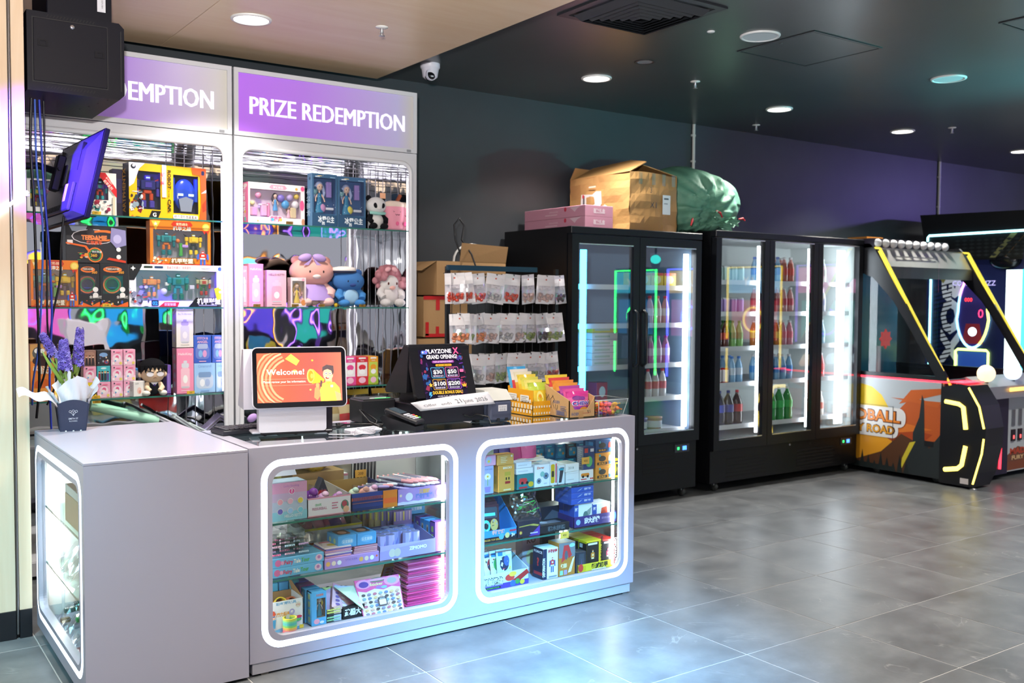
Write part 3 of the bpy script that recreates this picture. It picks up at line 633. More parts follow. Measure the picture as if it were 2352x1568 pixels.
def span(u0,u1,v,y):
 a,b=atY(u0,v,y),atY(u1,v,y);return a.x,b.x
def hgt(u,v,y,zs):return atY(u,v,y).z-zs
def pricetag(u,v,y,z,lb,txt='200',col='#f0c23a'):
 p=atY(u,v,y);o=MB().box(-.022,.022,-.0006,.0006,0,.017,M(col,.5)).build('price_tag');o.location=(p.x,y,z);o.rotation_euler=(.12,0,0);tag(o,lb,'price tag','small yellow price tags')
 MB().text(txt,lambda x,y_:(x,-.0011,.005+y_),.008,M('#2b2417',.5)).build('lettering',None,o);return o
FUR={}
def fur(c,s=.5):
 k=(c,s)
 if k not in FUR:FUR[k]=M(c,.9,bump=s,scale=140.,spec=.15)
 return FUR[k]
 # ---- left cabinet, upper shelf
S1,S2,S3=1.9415,1.4415,.9415;yf=CY+.075
x0,x1=span(62,150,440,yf);h=hgt(110,390,yf,S1)
wbox('toy_box','robot figure box behind the wall monitor, green and red header','toy box',x0,x1,yf,yf+.07,S1,S1+h,'#e9e6e2',[(.08,.92,.12,.74,'#5a5f6e')],[('robot',.3,.14,.5,'#4a8a6a','#c8b040','#8a2030'),('robot',.7,.14,.5,'#9a3040','#5060a0','#d0d0d0')],[('r',0,.78,1,.22,'#3c6f5a'),('p',[(.55,1),(.95,.78),(1,.8),(1,1)],'#c8202c'),('t','03',.75,.85,.09,'#f4f0ea','C',.02)],group='robot toy boxes in the prize cabinet')
x0,x1=span(172,267,440,yf);h=hgt(230,396,yf,S1)
wbox('toy_box','cream robot toy box with a red corner banner beside the monitor','toy box',x0,x1,yf,yf+.08,S1,S1+h,'#efe9df',[(.06,.80,.36,.86,'#6a4a78')],[('robot',.28,.37,.46,'#c85030','#d9a030','#6a3080'),('robot',.62,.37,.46,'#7040b0','#3fb0b0','#d84830')],a_busy(R,34,.03,.90,.03,.36,['#2f8f8a','#6a2440','#a02a48','#4c5a66','#d8d4cc','#1f4a50','#b8364a'],.03,.08)+[('p',[(.5,1),(.72,1),(1,.62),(1,.42)],'#d8262e'),('t','B+AGED?',.80,.80,.05,'#fff2e6','C',0,.22,-48),('t','机甲系列',.76,.70,.06,'#fff2e6','C',.01,.3,-48),('r',.90,.02,.06,.45,'#d8cdb0')],group='robot toy boxes in the prize cabinet',rz=.05)
x0,x1=span(258,285,420,yf+.12);h=hgt(270,388,yf+.12,S1)
pbox('toy_box','narrow dark purple box squeezed between two robot toy boxes','toy box',x0,x1,yf+.12,yf+.2,S1,S1+h,'#2c2440',[('t','X',.5,.55,.1,'#8a80b8'),('rr',.2,.3,.6,.5,'#3c3260')],group='robot toy boxes in the prize cabinet')
yb=yf+.01;a=atY(294,440,yb);b=atY(470,440,yb+.045);h=hgt(300,372,yb,S1);wd=math.hypot(b.x-a.x,.045);rz=math.atan2(.045,b.x-a.x)
bx=wbox('toy_box','large yellow robot and mask toy box on the upper shelf','toy box',(a.x+b.x)/2-wd/2,(a.x+b.x)/2+wd/2,yb+.02,yb+.115,S1,S1+h,'#e8b414',[(.10,.40,.16,.86,'#39394a'),(.565,.90,.12,.84,'#20222a')],[('robot',.25,.19,.62,'#2c2f6a','#4a3f9a','#c04a28'),('head',.735,.16,.64,'#2a4fc0','#9aa4b4')],[('p',[(0,.55),(.06,.62),(.13,.9),(.2,1),(0,1)],'#e9e9ea'),('e',.055,.93,.032,.045,'#22242a'),('e',.06,.945,.018,.026,'#e9e9ea')]+a_busy(R,26,.0,.18,.0,.50,['#7a1f24','#c8cdd0','#2c3a44','#d8702a','#8a9aa4','#3c2a28'],.03,.09,.5)+[('p',[(.24,0),(.36,0),(.40,.14),(.28,.14)],'#1c1a18'),('t','G',.315,.03,.075,'#f4f4f0','C',.03),('p',[(.415,.40),(.47,.40),(.47,1),(.415,1)],'#f2ece2'),('t','第二代',.44,.74,.055,'#d8262e','C',.02,.16,90),('t','ROBOT',.487,.735,.062,'#15120c','C',.035,.24,-90),('t','OF THE',.492,.475,.026,'#15120c','C',.01,.10,-90),('t','CAR',.487,.245,.062,'#15120c','C',.035,.17,-90),('p',[(.80,1),(1,1),(1,0),(.90,0),(.93,.3),(.92,.86),(.82,.88)],'#cf5a1c'),('p',[(.93,.52),(1,.60),(1,.54)],'#f2e9dc'),('p',[(.94,.3),(1,.42),(1,.2),(.95,.16)],'#a83a12'),('rr',.555,.015,.33,.075,'#f6f4ee',.3),('t','给力变形面具套装',.72,.028,.05,'#1e1a18','C',.01,.30),('rr',.935,.87,.04,.08,'#232a44',.3)],left=[('r',0,0,1,1,'#14141a'),('t','ARTPHENTX',.42,.5,.16,'#c8902a','C',.02,2.6,90)],rz=rz,group='robot toy boxes in the prize cabinet')
# ---- left cabinet, middle shelf
ym=CY+.05
def orange_robot(u0,u1,vt,zs,lb,y=None,rz=0):
 y=y or ym;x0,x1=span(u0,u1,600,y);hh=hgt((u0+u1)/2,vt,y,zs)
 return wbox('toy_box',lb,'toy box',x0,x1,y,y+.08,zs,zs+hh,'#e8781c',[(.05,.95,.15,.80,'#8a7f86')],[('robot',.28,.22,.54,'#2c8a8c','#1f6a70','#d8701c'),('robot',.73,.24,.50,'#e0b81c','#e8c428','#2a2624'),('block',.52,.20,.30,'#4aa03c',.25),('ball',.47,.5,.10,'#e8701c'),('block',.58,.4,.07,'#b890d8',2.4)],[('r',.0,.0,1,.025,'#d8301c'),('p',[(.02,.99),(.17,.99),(.09,.78)],'#f0c040'),('s',.09,.92,.05,'#fff4d0'),('p',[(.34,.92),(.38,.99),(.66,.99),(.70,.92),(.66,.87),(.38,.87)],'#c8301c'),('t','变形战士',.52,.905,.05,'#ffe9c0','C',.01),('t','机甲之战',.52,.79,.075,'#f6efe2','C',.03,.3),('o',.92,.88,.085,'#e8c040'),('o',.92,.88,.06,'#f4da70'),('p',[(.86,.8),(.9,.72),(.92,.79),(.95,.72),(.98,.81)],'#c8301c'),('p',[(.30,.02),(.34,.16),(.70,.16),(.74,.02)],'#8a5a20'),('t','机甲联盟',.52,.045,.085,'#f4ecd8','C',.03,.36)]+a_busy(R,18,.01,.28,.02,.18,['#2c8a8c','#e8d8b0','#c84820','#5a9a98','#f0e0c0'],.03,.07,.7)+a_robot(.86,.17,.32,'#c8301c','#3a62b8','#e8e4dc',.7),group='robot toy boxes in the prize cabinet',rz=rz)
orange_robot(70,179,597,S2,'orange window box of two robots behind the hanging cables')
hz=hgt(400,608,ym,S2)
x0,x1=span(297,512,660,ym)
wbox('toy_box','wide white and black box with three toy robots behind its window','toy box',x0,x1,ym,ym+.09,S2,S2+hz,'#eceef0',[(.07,.93,.14,.86,'#9c98a8')],[('robot',.24,.24,.50,'#e8862a','#f09a38','#8a8f98'),('robot',.52,.17,.64,'#2f7f8c','#2a6a4a','#3f9ab8'),('robot',.80,.28,.46,'#b8ac80','#b02a2a','#4a6a40'),('ball',.37,.28,.16,'#dfe3e8'),('block',.41,.5,.08,'#e8e8ea',1.6),('block',.67,.42,.1,'#d8d0e8',1.2)],[('p',[(0,1),(0,.62),(.05,.62),(.13,.96),(.13,1)],'#17181c'),('s',.04,.9,.06,'#f2f2f2',4),('rr',.15,.91,.09,.05,'#2c3a30'),('rr',.26,.91,.09,.05,'#26406a'),('t','百战王机器人  全武变形',.52,.91,.05,'#c86a7a','C',0,.26),('r',.76,.915,.1,.03,'#b9bcc4'),('o',.965,.92,.05,'#1a4a7a'),('p',[(.62,0),(1,0),(1,.22),(.70,.22)],'#14151a'),('t','机甲联盟',.84,.075,.115,'#f6f6f6','C',.035,.26),('r',.73,.02,.2,.03,'#8a8c92'),('p',[(.30,0),(.36,.11),(.52,.11),(.50,0)],'#c02430'),('t','百变联盟',.42,.03,.05,'#f6e6e0','C',.01),('rr',.225,.02,.075,.14,'#1c3038',.15),('t','02',.262,.045,.085,'#3cb4f0','C',.03),('p',[(.51,0),(.55,.1),(.66,.1),(.61,0)],'#d9dcde'),('p',[(.93,.16),(1,.2),(.97,.5),(.90,.44)],'#f0d820')]+a_busy(R,24,0,.2,0,.52,['#7a2430','#8a8f9c','#36404c','#c84a3c','#b0b8c4'],.04,.09,.45)+[('o',.962,.80-.11*i,.03,'#b8bcc4')for i in range(5)],group='robot toy boxes in the prize cabinet')
def ring_box(u0,u1,lb):
 x0,x1=span(u0,u1,660,ym);hh=hgt((u0+u1)/2,605,ym,S2)
 wbox('toy_box',lb,'toy box',x0,x1,ym,ym+.09,S2,S2+hh,'#1d1d22',[(.10,.82,.30,.72,'#34343a')],[('ring',.46,.31,.40,'#e87a2a'),('ring',.46,.34,.34,'#3aa04a'),('car',.46,.42,.16,'#3a5ab8','#20242c')],[('e',.45,.86,.34,.07,'#e8732a'),('e',.45,.87,.26,.045,'#2a2426'),('t','TEEDAMIE',.45,.85,.045,'#f0d8c4','C',.02,.5),('t','360',.76,.77,.06,'#f0a030','C',.02),('o',.80,.40,.06,'#e8e4e2'),('o',.80,.27,.06,'#e8e4e2'),('r',0,0,1,.17,'#e8641c'),('p',[(0,.17),(0,.04),(.2,.10),(.6,.02),(1,.12),(1,.17)],'#22201f'),('t','全新特技',.8,.20,.05,'#f4f0ea','C',.01)]+a_busy(R,14,.02,.95,.03,.15,['#c8301c','#3a5ab8','#e8e0d8','#e8a030'],.02,.05),group='racing toy boxes in the prize cabinet')
ring_box(180,229,'black box with an orange track ring and toy car, nearer the cables');ring_box(230,294,'black box with an orange track ring and toy car beside the white robot box')
z2=S2+hgt(240,605,ym,S2)
x0,x1=span(151,291,560,ym+.01);hh=hgt(220,518,ym+.01,z2)
pbox('toy_box','black racing toy box with a big orange oval logo, stacked on smaller boxes','toy box',x0,x1,ym+.01,ym+.11,z2+.001,z2+hh,'#1f1f25',[('p',[(.05,1),(.35,.98),(.3,.8),(.1,.84)],'#8f98a8'),('e',.45,.70,.36,.20,'#e8e0e4'),('e',.45,.70,.345,.185,'#2a2428'),('e',.62,.74,.26,.15,'#e8732a'),('e',.60,.73,.20,.10,'#28242a'),('o',.40,.82,.10,'#3a3438'),('t','TEEDAMIE',.46,.62,.12,'#e8844a','C',.05,.42),('t','极限赛车',.46,.50,.08,'#e05a30','C',.03,.26),('o',.47,.22,.20,'#e87a2a'),('o',.47,.22,.165,'#23262a'),('o',.47,.22,.15,'#3aa04a'),('o',.47,.22,.13,'#1d1e22'),('t','360',.45,.17,.08,'#f0b030','C',.02),('t','特技轨道',.50,.28,.045,'#f0f0f0','C',.01),('r',.02,.48,.09,.12,'#e8dcd8'),('p',[(.0,.5),(.3,.42),(.36,.30),(.40,.30),(.33,.46),(0,.54)],'#e8641c'),('p',[(.66,.1),(.98,.02),(.98,.08),(.7,.16)],'#c83a1c'),('o',.86,.38,.06,'#e8e4e2'),('o',.86,.18,.06,'#e8e4e2'),('p',[(.74,.96),(.98,.9),(.99,.5),(.82,.42),(.72,.6)],'#8d86b4'),('e',.84,.66,.07,.12,'#b8b0d8')]+a_busy(R,10,.15,.38,.05,.28,['#3aa04a','#c8301c','#d8d4d0','#e89030'],.02,.06),group='racing toy boxes in the prize cabinet')
orange_robot(345,484,508,S2+hz+.001,'orange window box of two robots stacked on the wide white box',ym+.005)
pricetag(245,700,CY+.035,S2,'yellow price tag under the ringed racing boxes','10-88');pricetag(222,492,CY+.04,S1,'yellow price tag below the cream robot box','1000')
# ---- left cabinet, lower shelf
yl=CY+.06
x0,x1=span(70,125,850,yl+.05)
pbox('toy_box','orange monster print box behind the flowers and cables','toy box',x0,x1,yl+.05,yl+.16,S3,S3+hgt(100,790,yl+.05,S3),'#e8862a',[('p',[(0,1),(1,1),(1,.64),(0,.7)],'#d9a25a'),('e',.32,.84,.24,.11,'#5a5a52'),('o',.28,.88,.045,'#f4f2ea'),('o',.5,.88,.04,'#f4f2ea'),('e',.5,.70,.42,.09,'#3a2018'),('t','怪兽派对',.5,.48,.11,'#f6efd8','C',.04,.8),('e',.5,.28,.34,.1,'#d8641c'),('rr',.05,.05,.9,.16,'#f0a040')],group='boxes beside the flowers')
cw=[(191,221.5),(222.6,254),(255.5,283),(284,312.5)];rows=[(864,903),(823,863),(781.5,822)]
pal=[['yellow','pink','pink','pink'],['pink','teal','pink','pink'],['brown','night','pink','pink']]
zz=S3;rn=['bottom','middle','top']
for r_ in range(3):
 hh=.087
 for c_ in range(4):
  x0,x1=span(cw[c_][0],cw[c_][1],860,yl);k=pal[r_][c_]
  if k=='pink':col,fr,nm='#f0a8c4',[('p',[(0,0),(1,0),(1,.35),(0,.35)],'#f6c8da'),('o',.5,.46,.27,'#f6dbe6'),('e',.52,.52,.15,.13,'#e0648f'),('e',.46,.40,.16,.11,'#f6f1f0'),('o',.25,.87,.05,'#4a4050'),('e',.6,.82,.22,.04,'#e86a90'),('o',.82,.14,.09,'#ead46a'),('e',.2,.15,.1,.08,'#fbf4f4'),('o',.36,.3,.05,'#6ab0e0')],'pale pink'
  elif k=='yellow':col,fr,nm='#f0d02c',[('p',[(0,.6),(.3,.75),(.2,1),(0,1)],'#2a2620'),('o',.62,.55,.09,'#2a2620'),('o',.3,.3,.07,'#d84a30'),('p',[(.7,.1),(1,.3),(1,.6),(.8,.4)],'#2a2620')],'yellow and black'
  elif k=='teal':col,fr,nm='#3fb4c0',[('e',.5,.86,.22,.06,'#d8f0f0')]+[z for i in range(4)for z in(('rr',.10+.21*i,.08,.17,.46,['#8a2430','#23262e','#2c2f38','#5a4a8a'][i],.3),('o',.185+.21*i,.60,.065,'#e8c4a8'),('e',.185+.21*i,.645,.075,.045,['#5a2a20','#2a2220','#c8a050','#2a2220'][i]))],'teal'
  elif k=='brown':col,fr,nm='#8f6a5e',[('rr',.1,.12,.8,.78,'#a8806e',.3)]+[z for i in range(3)for z in(('p',[(.14+.25*i,.06),(.38+.25*i,.06),(.33+.25*i,.52),(.19+.25*i,.52)],'#2b2628'),('o',.26+.25*i,.60,.07,'#e8c4a8'),('e',.26+.25*i,.645,.08,.04,['#b0602c','#3a2620','#7a4a2c'][i]))],'brown'
  else:col,fr,nm='#23262f',[('e',.5,.70,.32,.14,'#7fa8d8'),('o',.72,.24,.13,'#b8343c'),('o',.72,.24,.08,'#3a62b8')]+a_busy(R,14,.08,.92,.1,.62,['#5a6a8a','#9aa4b4','#7a3038','#3f5a4a','#d8c8b0'],.05,.12),'dark'
  side=['nearest the flowers','second from the flowers','third from the flowers','nearest the boy doll'][c_]
  pbox('blind_box','%s small blind box, %s row, %s'%(nm,rn[r_],side),'blind box',x0+.0012,x1-.0012,yl+.002*c_,yl+.066+.002*c_,S3+r_*(hh+.0006),S3+r_*(hh+.0006)+hh,col,fr,left=[('r',0,.2,1,.6,'#e9d6de' if k=='pink' else col)]+a_lines(.2,.7,.6,5,'#9a8a92',.09,.03),group='small blind boxes in a stacked block')
x0,x1=span(303,331,885,yl-.028)
pbox('cosmetic_box','small white carton standing before the pink blind boxes','small box',x0,x1,yl-.03,yl+.02,S3,S3+.086,'#e6e1dd',[('t','益茶',.3,.80,.09,'#9a948e','C'),('e',.5,.38,.2,.22,'#e8c0b4'),('e',.55,.30,.1,.12,'#d8907c')],left=a_lines(.2,.85,.6,8,'#8a8580',.07,.02),rz=.25)
p=atY(351,900,yl+.01);t=root('plush_doll',(p.x,p.y,S3),'seated plush doll with black hair, pale eyes and a dark suit','plush toy')
q=MB();q.ball((p.x,p.y,S3+.045),(.045,.036,.045),fur('#23242c',.3),16,12);q.build('suit_body',None,t)
MB().ball((p.x,p.y,S3+.128),(.068,.055,.062),fur('#f0cfae',.2),20,14).build('head',None,t)
q=MB();q.ball((p.x,p.y+.012,S3+.148),(.077,.060,.062),fur('#15151a',.4),20,14)
for k in range(7):
 a=-.062+.02*k;q.prism([(p.x+a-.012,S3+.172),(p.x+a+.014,S3+.172),(p.x+a+.004*(k-3),S3+.142-.006*abs(k-3))],'y',p.y-.058+.005*abs(k-3),p.y-.03,fur('#15151a',.4))
q.build('hair',None,t)
for s in(-1,1):
 MB().prism(ell(p.x+s*.028,S3+.122,.019,.013,14),'y',p.y-.0565,p.y-.050,M('#e9e4ea',.5)).build('eye',None,t)
 MB().prism([(p.x+s*.008,S3+.135),(p.x+s*.046,S3+.145),(p.x+s*.046,S3+.140),(p.x+s*.008,S3+.131)],'y',p.y-.058,p.y-.052,M('#15151a',.6)).build('eyebrow',None,t)
 MB().tube([(p.x+s*.034,p.y-.012,S3+.066),(p.x+s*.042,p.y-.036,S3+.045),(p.x+s*.026,p.y-.048,S3+.028)],[.015,.015,.013],10,fur('#f0cfae',.2)).build('arm',None,t)
 MB().ball((p.x+s*.046,p.y-.040,S3+.016),(.022,.030,.016),fur('#e8e4d8',.3),12,8).build('foot',None,t)
 MB().ball((p.x+s*.068,p.y,S3+.118),(.012,.010,.016),fur('#f0cfae',.2),10,8).build('ear',None,t)
MB().prism([(p.x-.02,S3+.075),(p.x+.02,S3+.075),(p.x,S3+.055)],'y',p.y-.038,p.y-.030,M('#ece8f0',.6)).build('collar',None,t)
MB().ball((p.x,p.y-.036,S3+.060),(.007,.005,.006),M('#5a3f9a',.5),8,6).build('bow_tie',None,t)
q=MB();q.prism([(p.x-.012,S3+.100),(p.x,S3+.105),(p.x+.012,S3+.100),(p.x,S3+.102)],'y',p.y-.056,p.y-.050,M('#7a4a3c',.6));q.build('mouth',None,t)
def bottle_box(u0,u1,vt,vb,zs,y,col,word,wc,bot,lid,mark,lb,side=None,dep=.085,grp='drink bottle gift boxes'):
 x0,x1=span(u0,u1,(vt+vb)/2,y);a,c=atY((u0+u1)/2,vt,y),atY((u0+u1)/2,vb,y);hh=a.z-c.z
 return pbox('bottle_box',lb,'gift box',x0,x1,y,y+dep,zs,zs+hh,col,a_bottle(.5,.42,.62,.52,bot,lid,mark)+[('t',w_,.5,.85-.09*i,.055,wc,'C',.01,min(.8,.1*len(w_)))for i,w_ in enumerate(word)]+a_lines(.25,.06,.5,1,wc),left=[('r',0,0,1,1,side or col)]+[('e',.5,.8-.2*i,.2,.07,lid)for i in range(4)],group=grp)
bottle_box(406,445,798,902,S3,yl+.0,'#f293b4',['HelloKitty'],'#fff0f4','#f6c6d4','#d8dae2','#f8f6f4','pink bottle gift box under the cream one, beside the boy doll','#e98fae')
zz=S3+hgt(425,798,yl,S3)
bottle_box(405,444,709,797,zz+.001,yl+.0,'#ece4e0',['But, I\'m the nicest'],'#a8a098','#d6cfe6','#b9a8d8','#efe6f2','cream bottle gift box with a lilac flask print, top of the stack','#cfc3ba')
def cup_box(u0,u1,vt,vb,zs,col,words,wc,lb,cup,y):
 x0,x1=span(u0,u1,(vt+vb)/2,y);hh=.172 if zs==S3 else.160
 pbox('cup_box',lb,'gift box',x0,x1,y,y+.1,zs,zs+hh,col,[('t',w_,.5,.86-.13*i,.09,wc,'C',.02,.62)for i,w_ in enumerate(words)]+[('rr',.1,.14,.8,.5,cup[0],.3),('rr',.2,.52,.6,.18,cup[1],.3),('e',.38,.34,.12,.13,cup[2]),('e',.62,.34,.12,.13,cup[3]),('r',.3,.05,.4,.03,wc)],group='blue cup gift boxes')
cup_box(446,494.5,819,900,S3,'#9cc6f0',['Cinnamoroll'],'#7ea6dc','light blue cup gift box on the lower shelf, under the royal blue boxes',('#c4d4ea','#7a9ac4','#eef2f8','#a8bce0'),yl)
cup_box(496,517,819,900,S3,'#9cc6f0',['Cinnamoroll'],'#7ea6dc','light blue cup gift box half hidden by the cabinet frame',('#c4d4ea','#7a9ac4','#eef2f8','#a8bce0'),yl)
cup_box(445,485,745,818,S3+.173,'#3c5fc0',['STITCH &','ANGEL'],'#e8b4c8','royal blue cup gift box beside the cream bottle box',('#6a7ec8','#a8b4d8','#7fb0e0','#d89ac8'),yl)
cup_box(487,517,745,818,S3+.173,'#3c5fc0',['STITCH &','ANGEL'],'#e8b4c8','royal blue cup gift box half hidden by the cabinet frame',('#6a7ec8','#a8b4d8','#7fb0e0','#d89ac8'),yl)
pricetag(438,901,CY+.032,S3,'yellow price tag under the pink bottle box','700');pricetag(220,907,CY+.032,S3,'yellow price tag under the yellow blind box','800');pricetag(222,917,CY+.030,S3-.026,'second yellow price tag hanging below the blind boxes','600')
x0,x1=span(383,393,870,yl+.06);pbox('toy_box','slim purple box standing between the boy doll and the pink bottle box','toy box',x0,x1,yl+.06,yl+.14,S3,S3+.165,'#7c5cb8',[('r',.2,.1,.5,.6,'#9a80cc')])
# ---- things below the lower shelf, on the cabinet floor shelf
LOW=.70
lowsh=MB().box(-.565,.55,CY+.04,CB-.12,LOW-.012,LOW,M('#8b8c92',.4)).build('shelf_board');tag(lowsh,'grey low board inside the robot cabinet holding loose stock','shelf board')
a,b=atY(207,931,CY+.07),atY(362,966,CY+.07)
t=root('wrapping_roll',(a.x,CY+.07,LOW),'long mint green paper roll leaning below the lower shelf','paper roll')
MB().tube([(a.x,CY+.07,a.z),(b.x,CY+.07,b.z)],.028,14,M('#a9d9c0',.5)).build('paper',None,t)
MB().tube([(b.x-.001,CY+.07,b.z),(b.x+.004,CY+.07,b.z-.001)],.012,10,M('#7a8a80',.6)).build('core',None,t)
for k,(u,v,an,c,lb)in enumerate(((385,968,-.5,'#e3dfe8','white slanted booklet on top of the loose stock, near the green roll'),(425,972,-.62,'#dcdde2','white slanted booklet in the middle of the fan'),(455,985,-.5,'#ececf0','white carton lid lying behind the grey worktop'),(488,968,.6,'#c8b8e6','lilac folded leaflet behind the keyboard'))):
 p=atY(u,v,CY+.09+.03*k);o=MB().box(-.085,.085,-.03,.03,-.011,.011,M(c,.45),.002).box(-.083,.083,-.0308,-.0302,-.004,.004,M('#8a8890',.6)).build('booklet');o.location=p;o.rotation_euler=(0,-an,.1*k);tag(o,lb,'booklet','loose booklets in the cabinet base')
 # ---- right cabinet, upper shelf
yr=CY+.06
x0,x1=span(569,702,470,yr);hh=hgt(575,417,yr,S1)
wbox('doll_box','wide white and pink dolls house playset box','toy box',x0,x1,yr+.01,yr+.10,S1,S1+hh,'#f3e9ea',[(.03,.93,.16,.84,'#d9c4d2')],[('doll',.50,.34,.46,'#3a3440','#5aa0d8'),('block',.12,.20,.20,'#f0a8bc',.9),('block',.30,.45,.04,'#f4f0ee',7),('block',.30,.20,.30,'#f4b8c8',.5),('block',.38,.18,.34,'#e88fae',.18),('ball',.60,.56,.20,'#8a7ad0'),('ball',.68,.40,.22,'#5aa8e0'),('ball',.76,.60,.18,'#c8b0e0'),('block',.82,.18,.26,'#e8d2a8',.6),('ball',.20,.62,.16,'#f0a0b8'),('ball',.88,.66,.14,'#f0d060'),('doll',.74,.18,.34,'#7a4a30','#f0b8c8'),('ball',.10,.44,.12,'#f6e8a0'),('ball',.86,.42,.2,'#f4ecf0')],[('p',[(.36,.90),(.40,.97),(.64,.97),(.68,.90),(.64,.86),(.40,.86)],'#f2a0b4'),('t','梦幻家园',.52,.885,.05,'#fff4f4','C',.01),('o',.85,.9,.035,'#e8b050'),('rr',.35,.03,.26,.17,'#fbf3f2',.4),('t','家园屋',.48,.075,.10,'#d0608a','C',.04,.2),('e',.42,.11,.03,.04,'#60b8d8'),('e',.56,.11,.03,.04,'#f0c060'),('e',.95,.5,.04,.13,'#ee5f92'),('e',.96,.92,.035,.06,'#ee5f92'),('e',.97,.08,.03,.09,'#c89070'),('s',.16,.06,.04,'#f0b050')],left=[('r',0,0,1,1,'#f07fa6'),('e',.5,.92,.35,.05,'#f6d8d0'),('t','芭萌奇遇城堡',.5,.55,.14,'#fff0f2','C',.03,2.2,90),('s',.5,.28,.06,'#f0c840'),('o',.5,.10,.055,'#7fd0c0')],group='doll boxes in the pink cabinet',rz=.06)
def ice_doll(u0,u1,vt,yy,lb,extra,rz=0):
 x0,x1=span(u0,u1,460,yy);hh=hgt((u0+u1)/2,vt,yy,S1)
 wbox('doll_box',lb,'toy box',x0,x1,yy,yy+.065,S1,S1+hh,'#41688c',[(.06,.94,.24,.92,'#3a5f90')],[('doll',.36,.26,.62,'#a8b8e0','#2f86b0'),('block',.74,.56,.30,'#a08ad0',.35),('ball',.16,.60,.14,'#7fb8c0'),('ball',.45,.26,.18,extra),('block',.76,.32,.05,'#e8ecf4',3.5)],[('p',[(0,0),(1,0),(1,.22),(0,.26)],'#2f5273'),('t','冰雪公主',.56,.085,.095,'#eef6fb','C',.03,.66),('t','茜',.44,.035,.05,'#eef6fb','C',.02),('r',.12,.93,.18,.02,'#dbe8f2'),('r',.72,.93,.2,.015,'#9ac0dc'),('o',.12,.72,.03,'#20405c'),('e',.3,.955,.1,.008,'#f0d890')]+[('o',R.uniform(.05,.95),R.uniform(.25,.97),.006,'#dff0fa')for _ in range(14)],left=[('r',0,0,1,1,'#6f9ac2'),('t','冰雪公主',.5,.45,.12,'#c6dcf0','C',.02,2.6,90),('o',.5,.9,.03,'#2f5273')],group='blue princess doll boxes',rz=rz)
ice_doll(716,774,399,yr+.0,'tall blue princess doll box beside the white playset','#d8a0d0',.05);ice_doll(776,840,407,yr+.01,'tall blue princess doll box beside the panda plush','#f0e060',.02)
def plush(x,y,z,h,name,label,bodyc,headc,earc=None,ears='round',limbs=None,snout=None,head=(.30,.26,.27),hz=.70,eyes='#1c1a20',group=None,fs=.5,body=(.24,.20,.26)):
 t=root(name,(x,y,z),label,'plush toy',group);b=fur(bodyc,fs);hd=fur(headc,fs);lm=fur(limbs or bodyc,fs);er=fur(earc or headc,fs)
 MB().ball((x,y,z+h*.24),(h*body[0],h*body[1],h*body[2]*.92),b,20,14).build('body',None,t)
 MB().ball((x,y-h*.02,z+h*hz),(h*head[0],h*head[1],h*head[2]),hd,22,16).build('head',None,t)
 for s in(-1,1):
  MB().ball((x+s*h*.17,y-h*.20,z+h*.09),(h*.11,h*.15,h*.09),lm,14,10).build('foot',None,t)
  MB().tube([(x+s*h*.18,y-h*.04,z+h*.40),(x+s*h*.26,y-h*.12,z+h*.28),(x+s*h*.22,y-h*.20,z+h*.20)],[h*.075,h*.085,h*.07],10,lm).build('arm',None,t)
  if ears=='round':MB().ball((x+s*h*.22,y+h*.02,z+h*(hz+.21)),(h*.09,h*.05,h*.09),er,14,10).build('ear',None,t)
  if ears=='long':MB().ball((x+s*h*.16,y+h*.04,z+h*(hz+.30)),(h*.08,h*.05,h*.20),er,14,10,(0,s*.35,0)).build('ear',None,t)
  if ears=='side':MB().ball((x+s*h*.30,y+h*.03,z+h*(hz-.02)),(h*.13,h*.05,h*.08),er,14,10,(0,s*.7,0)).build('ear',None,t)
  if eyes:MB().ball((x+s*h*.10,y-h*(.02+head[1]*.90),z+h*(hz+.0)),(h*.022,h*.014,h*.032),M(eyes,.2),10,8).build('eye',None,t)
 if snout:MB().ball((x,y-h*(head[1]*.95),z+h*(hz-.09)),(h*.07,h*.05,h*.045),fur(snout,.3),12,8).build('snout',None,t)
 return t
p=atY(863,525,yr+.03);h=hgt(863,447,yr+.03,S1)
t=plush(p.x,p.y,S1,h,'panda_plush','small sitting panda plush with a mint scarf','#eeeae8','#f4f2f0','#1b1b20','round','#17171c','#e8e2e0',(.30,.24,.25),.68)
for s in(-1,1):MB().ball((p.x+s*h*.115,p.y-h*.225,S1+h*.67),(h*.065,h*.03,h*.08),fur('#1b1b20',.3),12,8,(0,s*.4,0)).build('eye_patch',None,t)
MB().tube([(p.x-h*.24,p.y-h*.10,S1+h*.47),(p.x-.0,p.y-h*.24,S1+h*.44),(p.x+h*.24,p.y-h*.10,S1+h*.47)],h*.045,10,fur('#9fd6cc',.3)).build('scarf',None,t)
MB().box(p.x+h*.12,p.x+h*.30,p.y-.01,p.y-.004,S1+h*.90,S1+h*1.06,M('#f2b48c',.5),.004).build('hang_tag',None,t)
p=atY(904,527,yr+.035);h=hgt(904,462,yr+.035,S1)
t=root('cup_plush',(p.x,p.y,S1),'pink bubble tea cup plush with a smiling face and straw','plush toy','bubble tea cup plushes')
MB().lathe([(.0005,.002),(h*.30,.004),(h*.36,h*.08),(h*.40,h*.55),(h*.39,h*.84),(h*.34,h*.92)],(p.x,p.y,S1),24,fur('#f4a3b6',.25),sy=.72).build('cup',None,t)
MB().lathe([(h*.395,h*.80),(h*.41,h*.86),(h*.36,h*.95),(h*.2,h*1.0),(.0005,h*1.01)],(p.x,p.y,S1),24,fur('#f1dccb',.3),sy=.72).build('lid',None,t)
MB().tube([(p.x+h*.12,p.y,S1+h*.98),(p.x+h*.26,p.y,S1+h*1.22)],h*.065,12,fur('#8a4a34',.3)).build('straw',None,t)
yy=p.y-h*.292;fm=M('#7a3a44',.6)
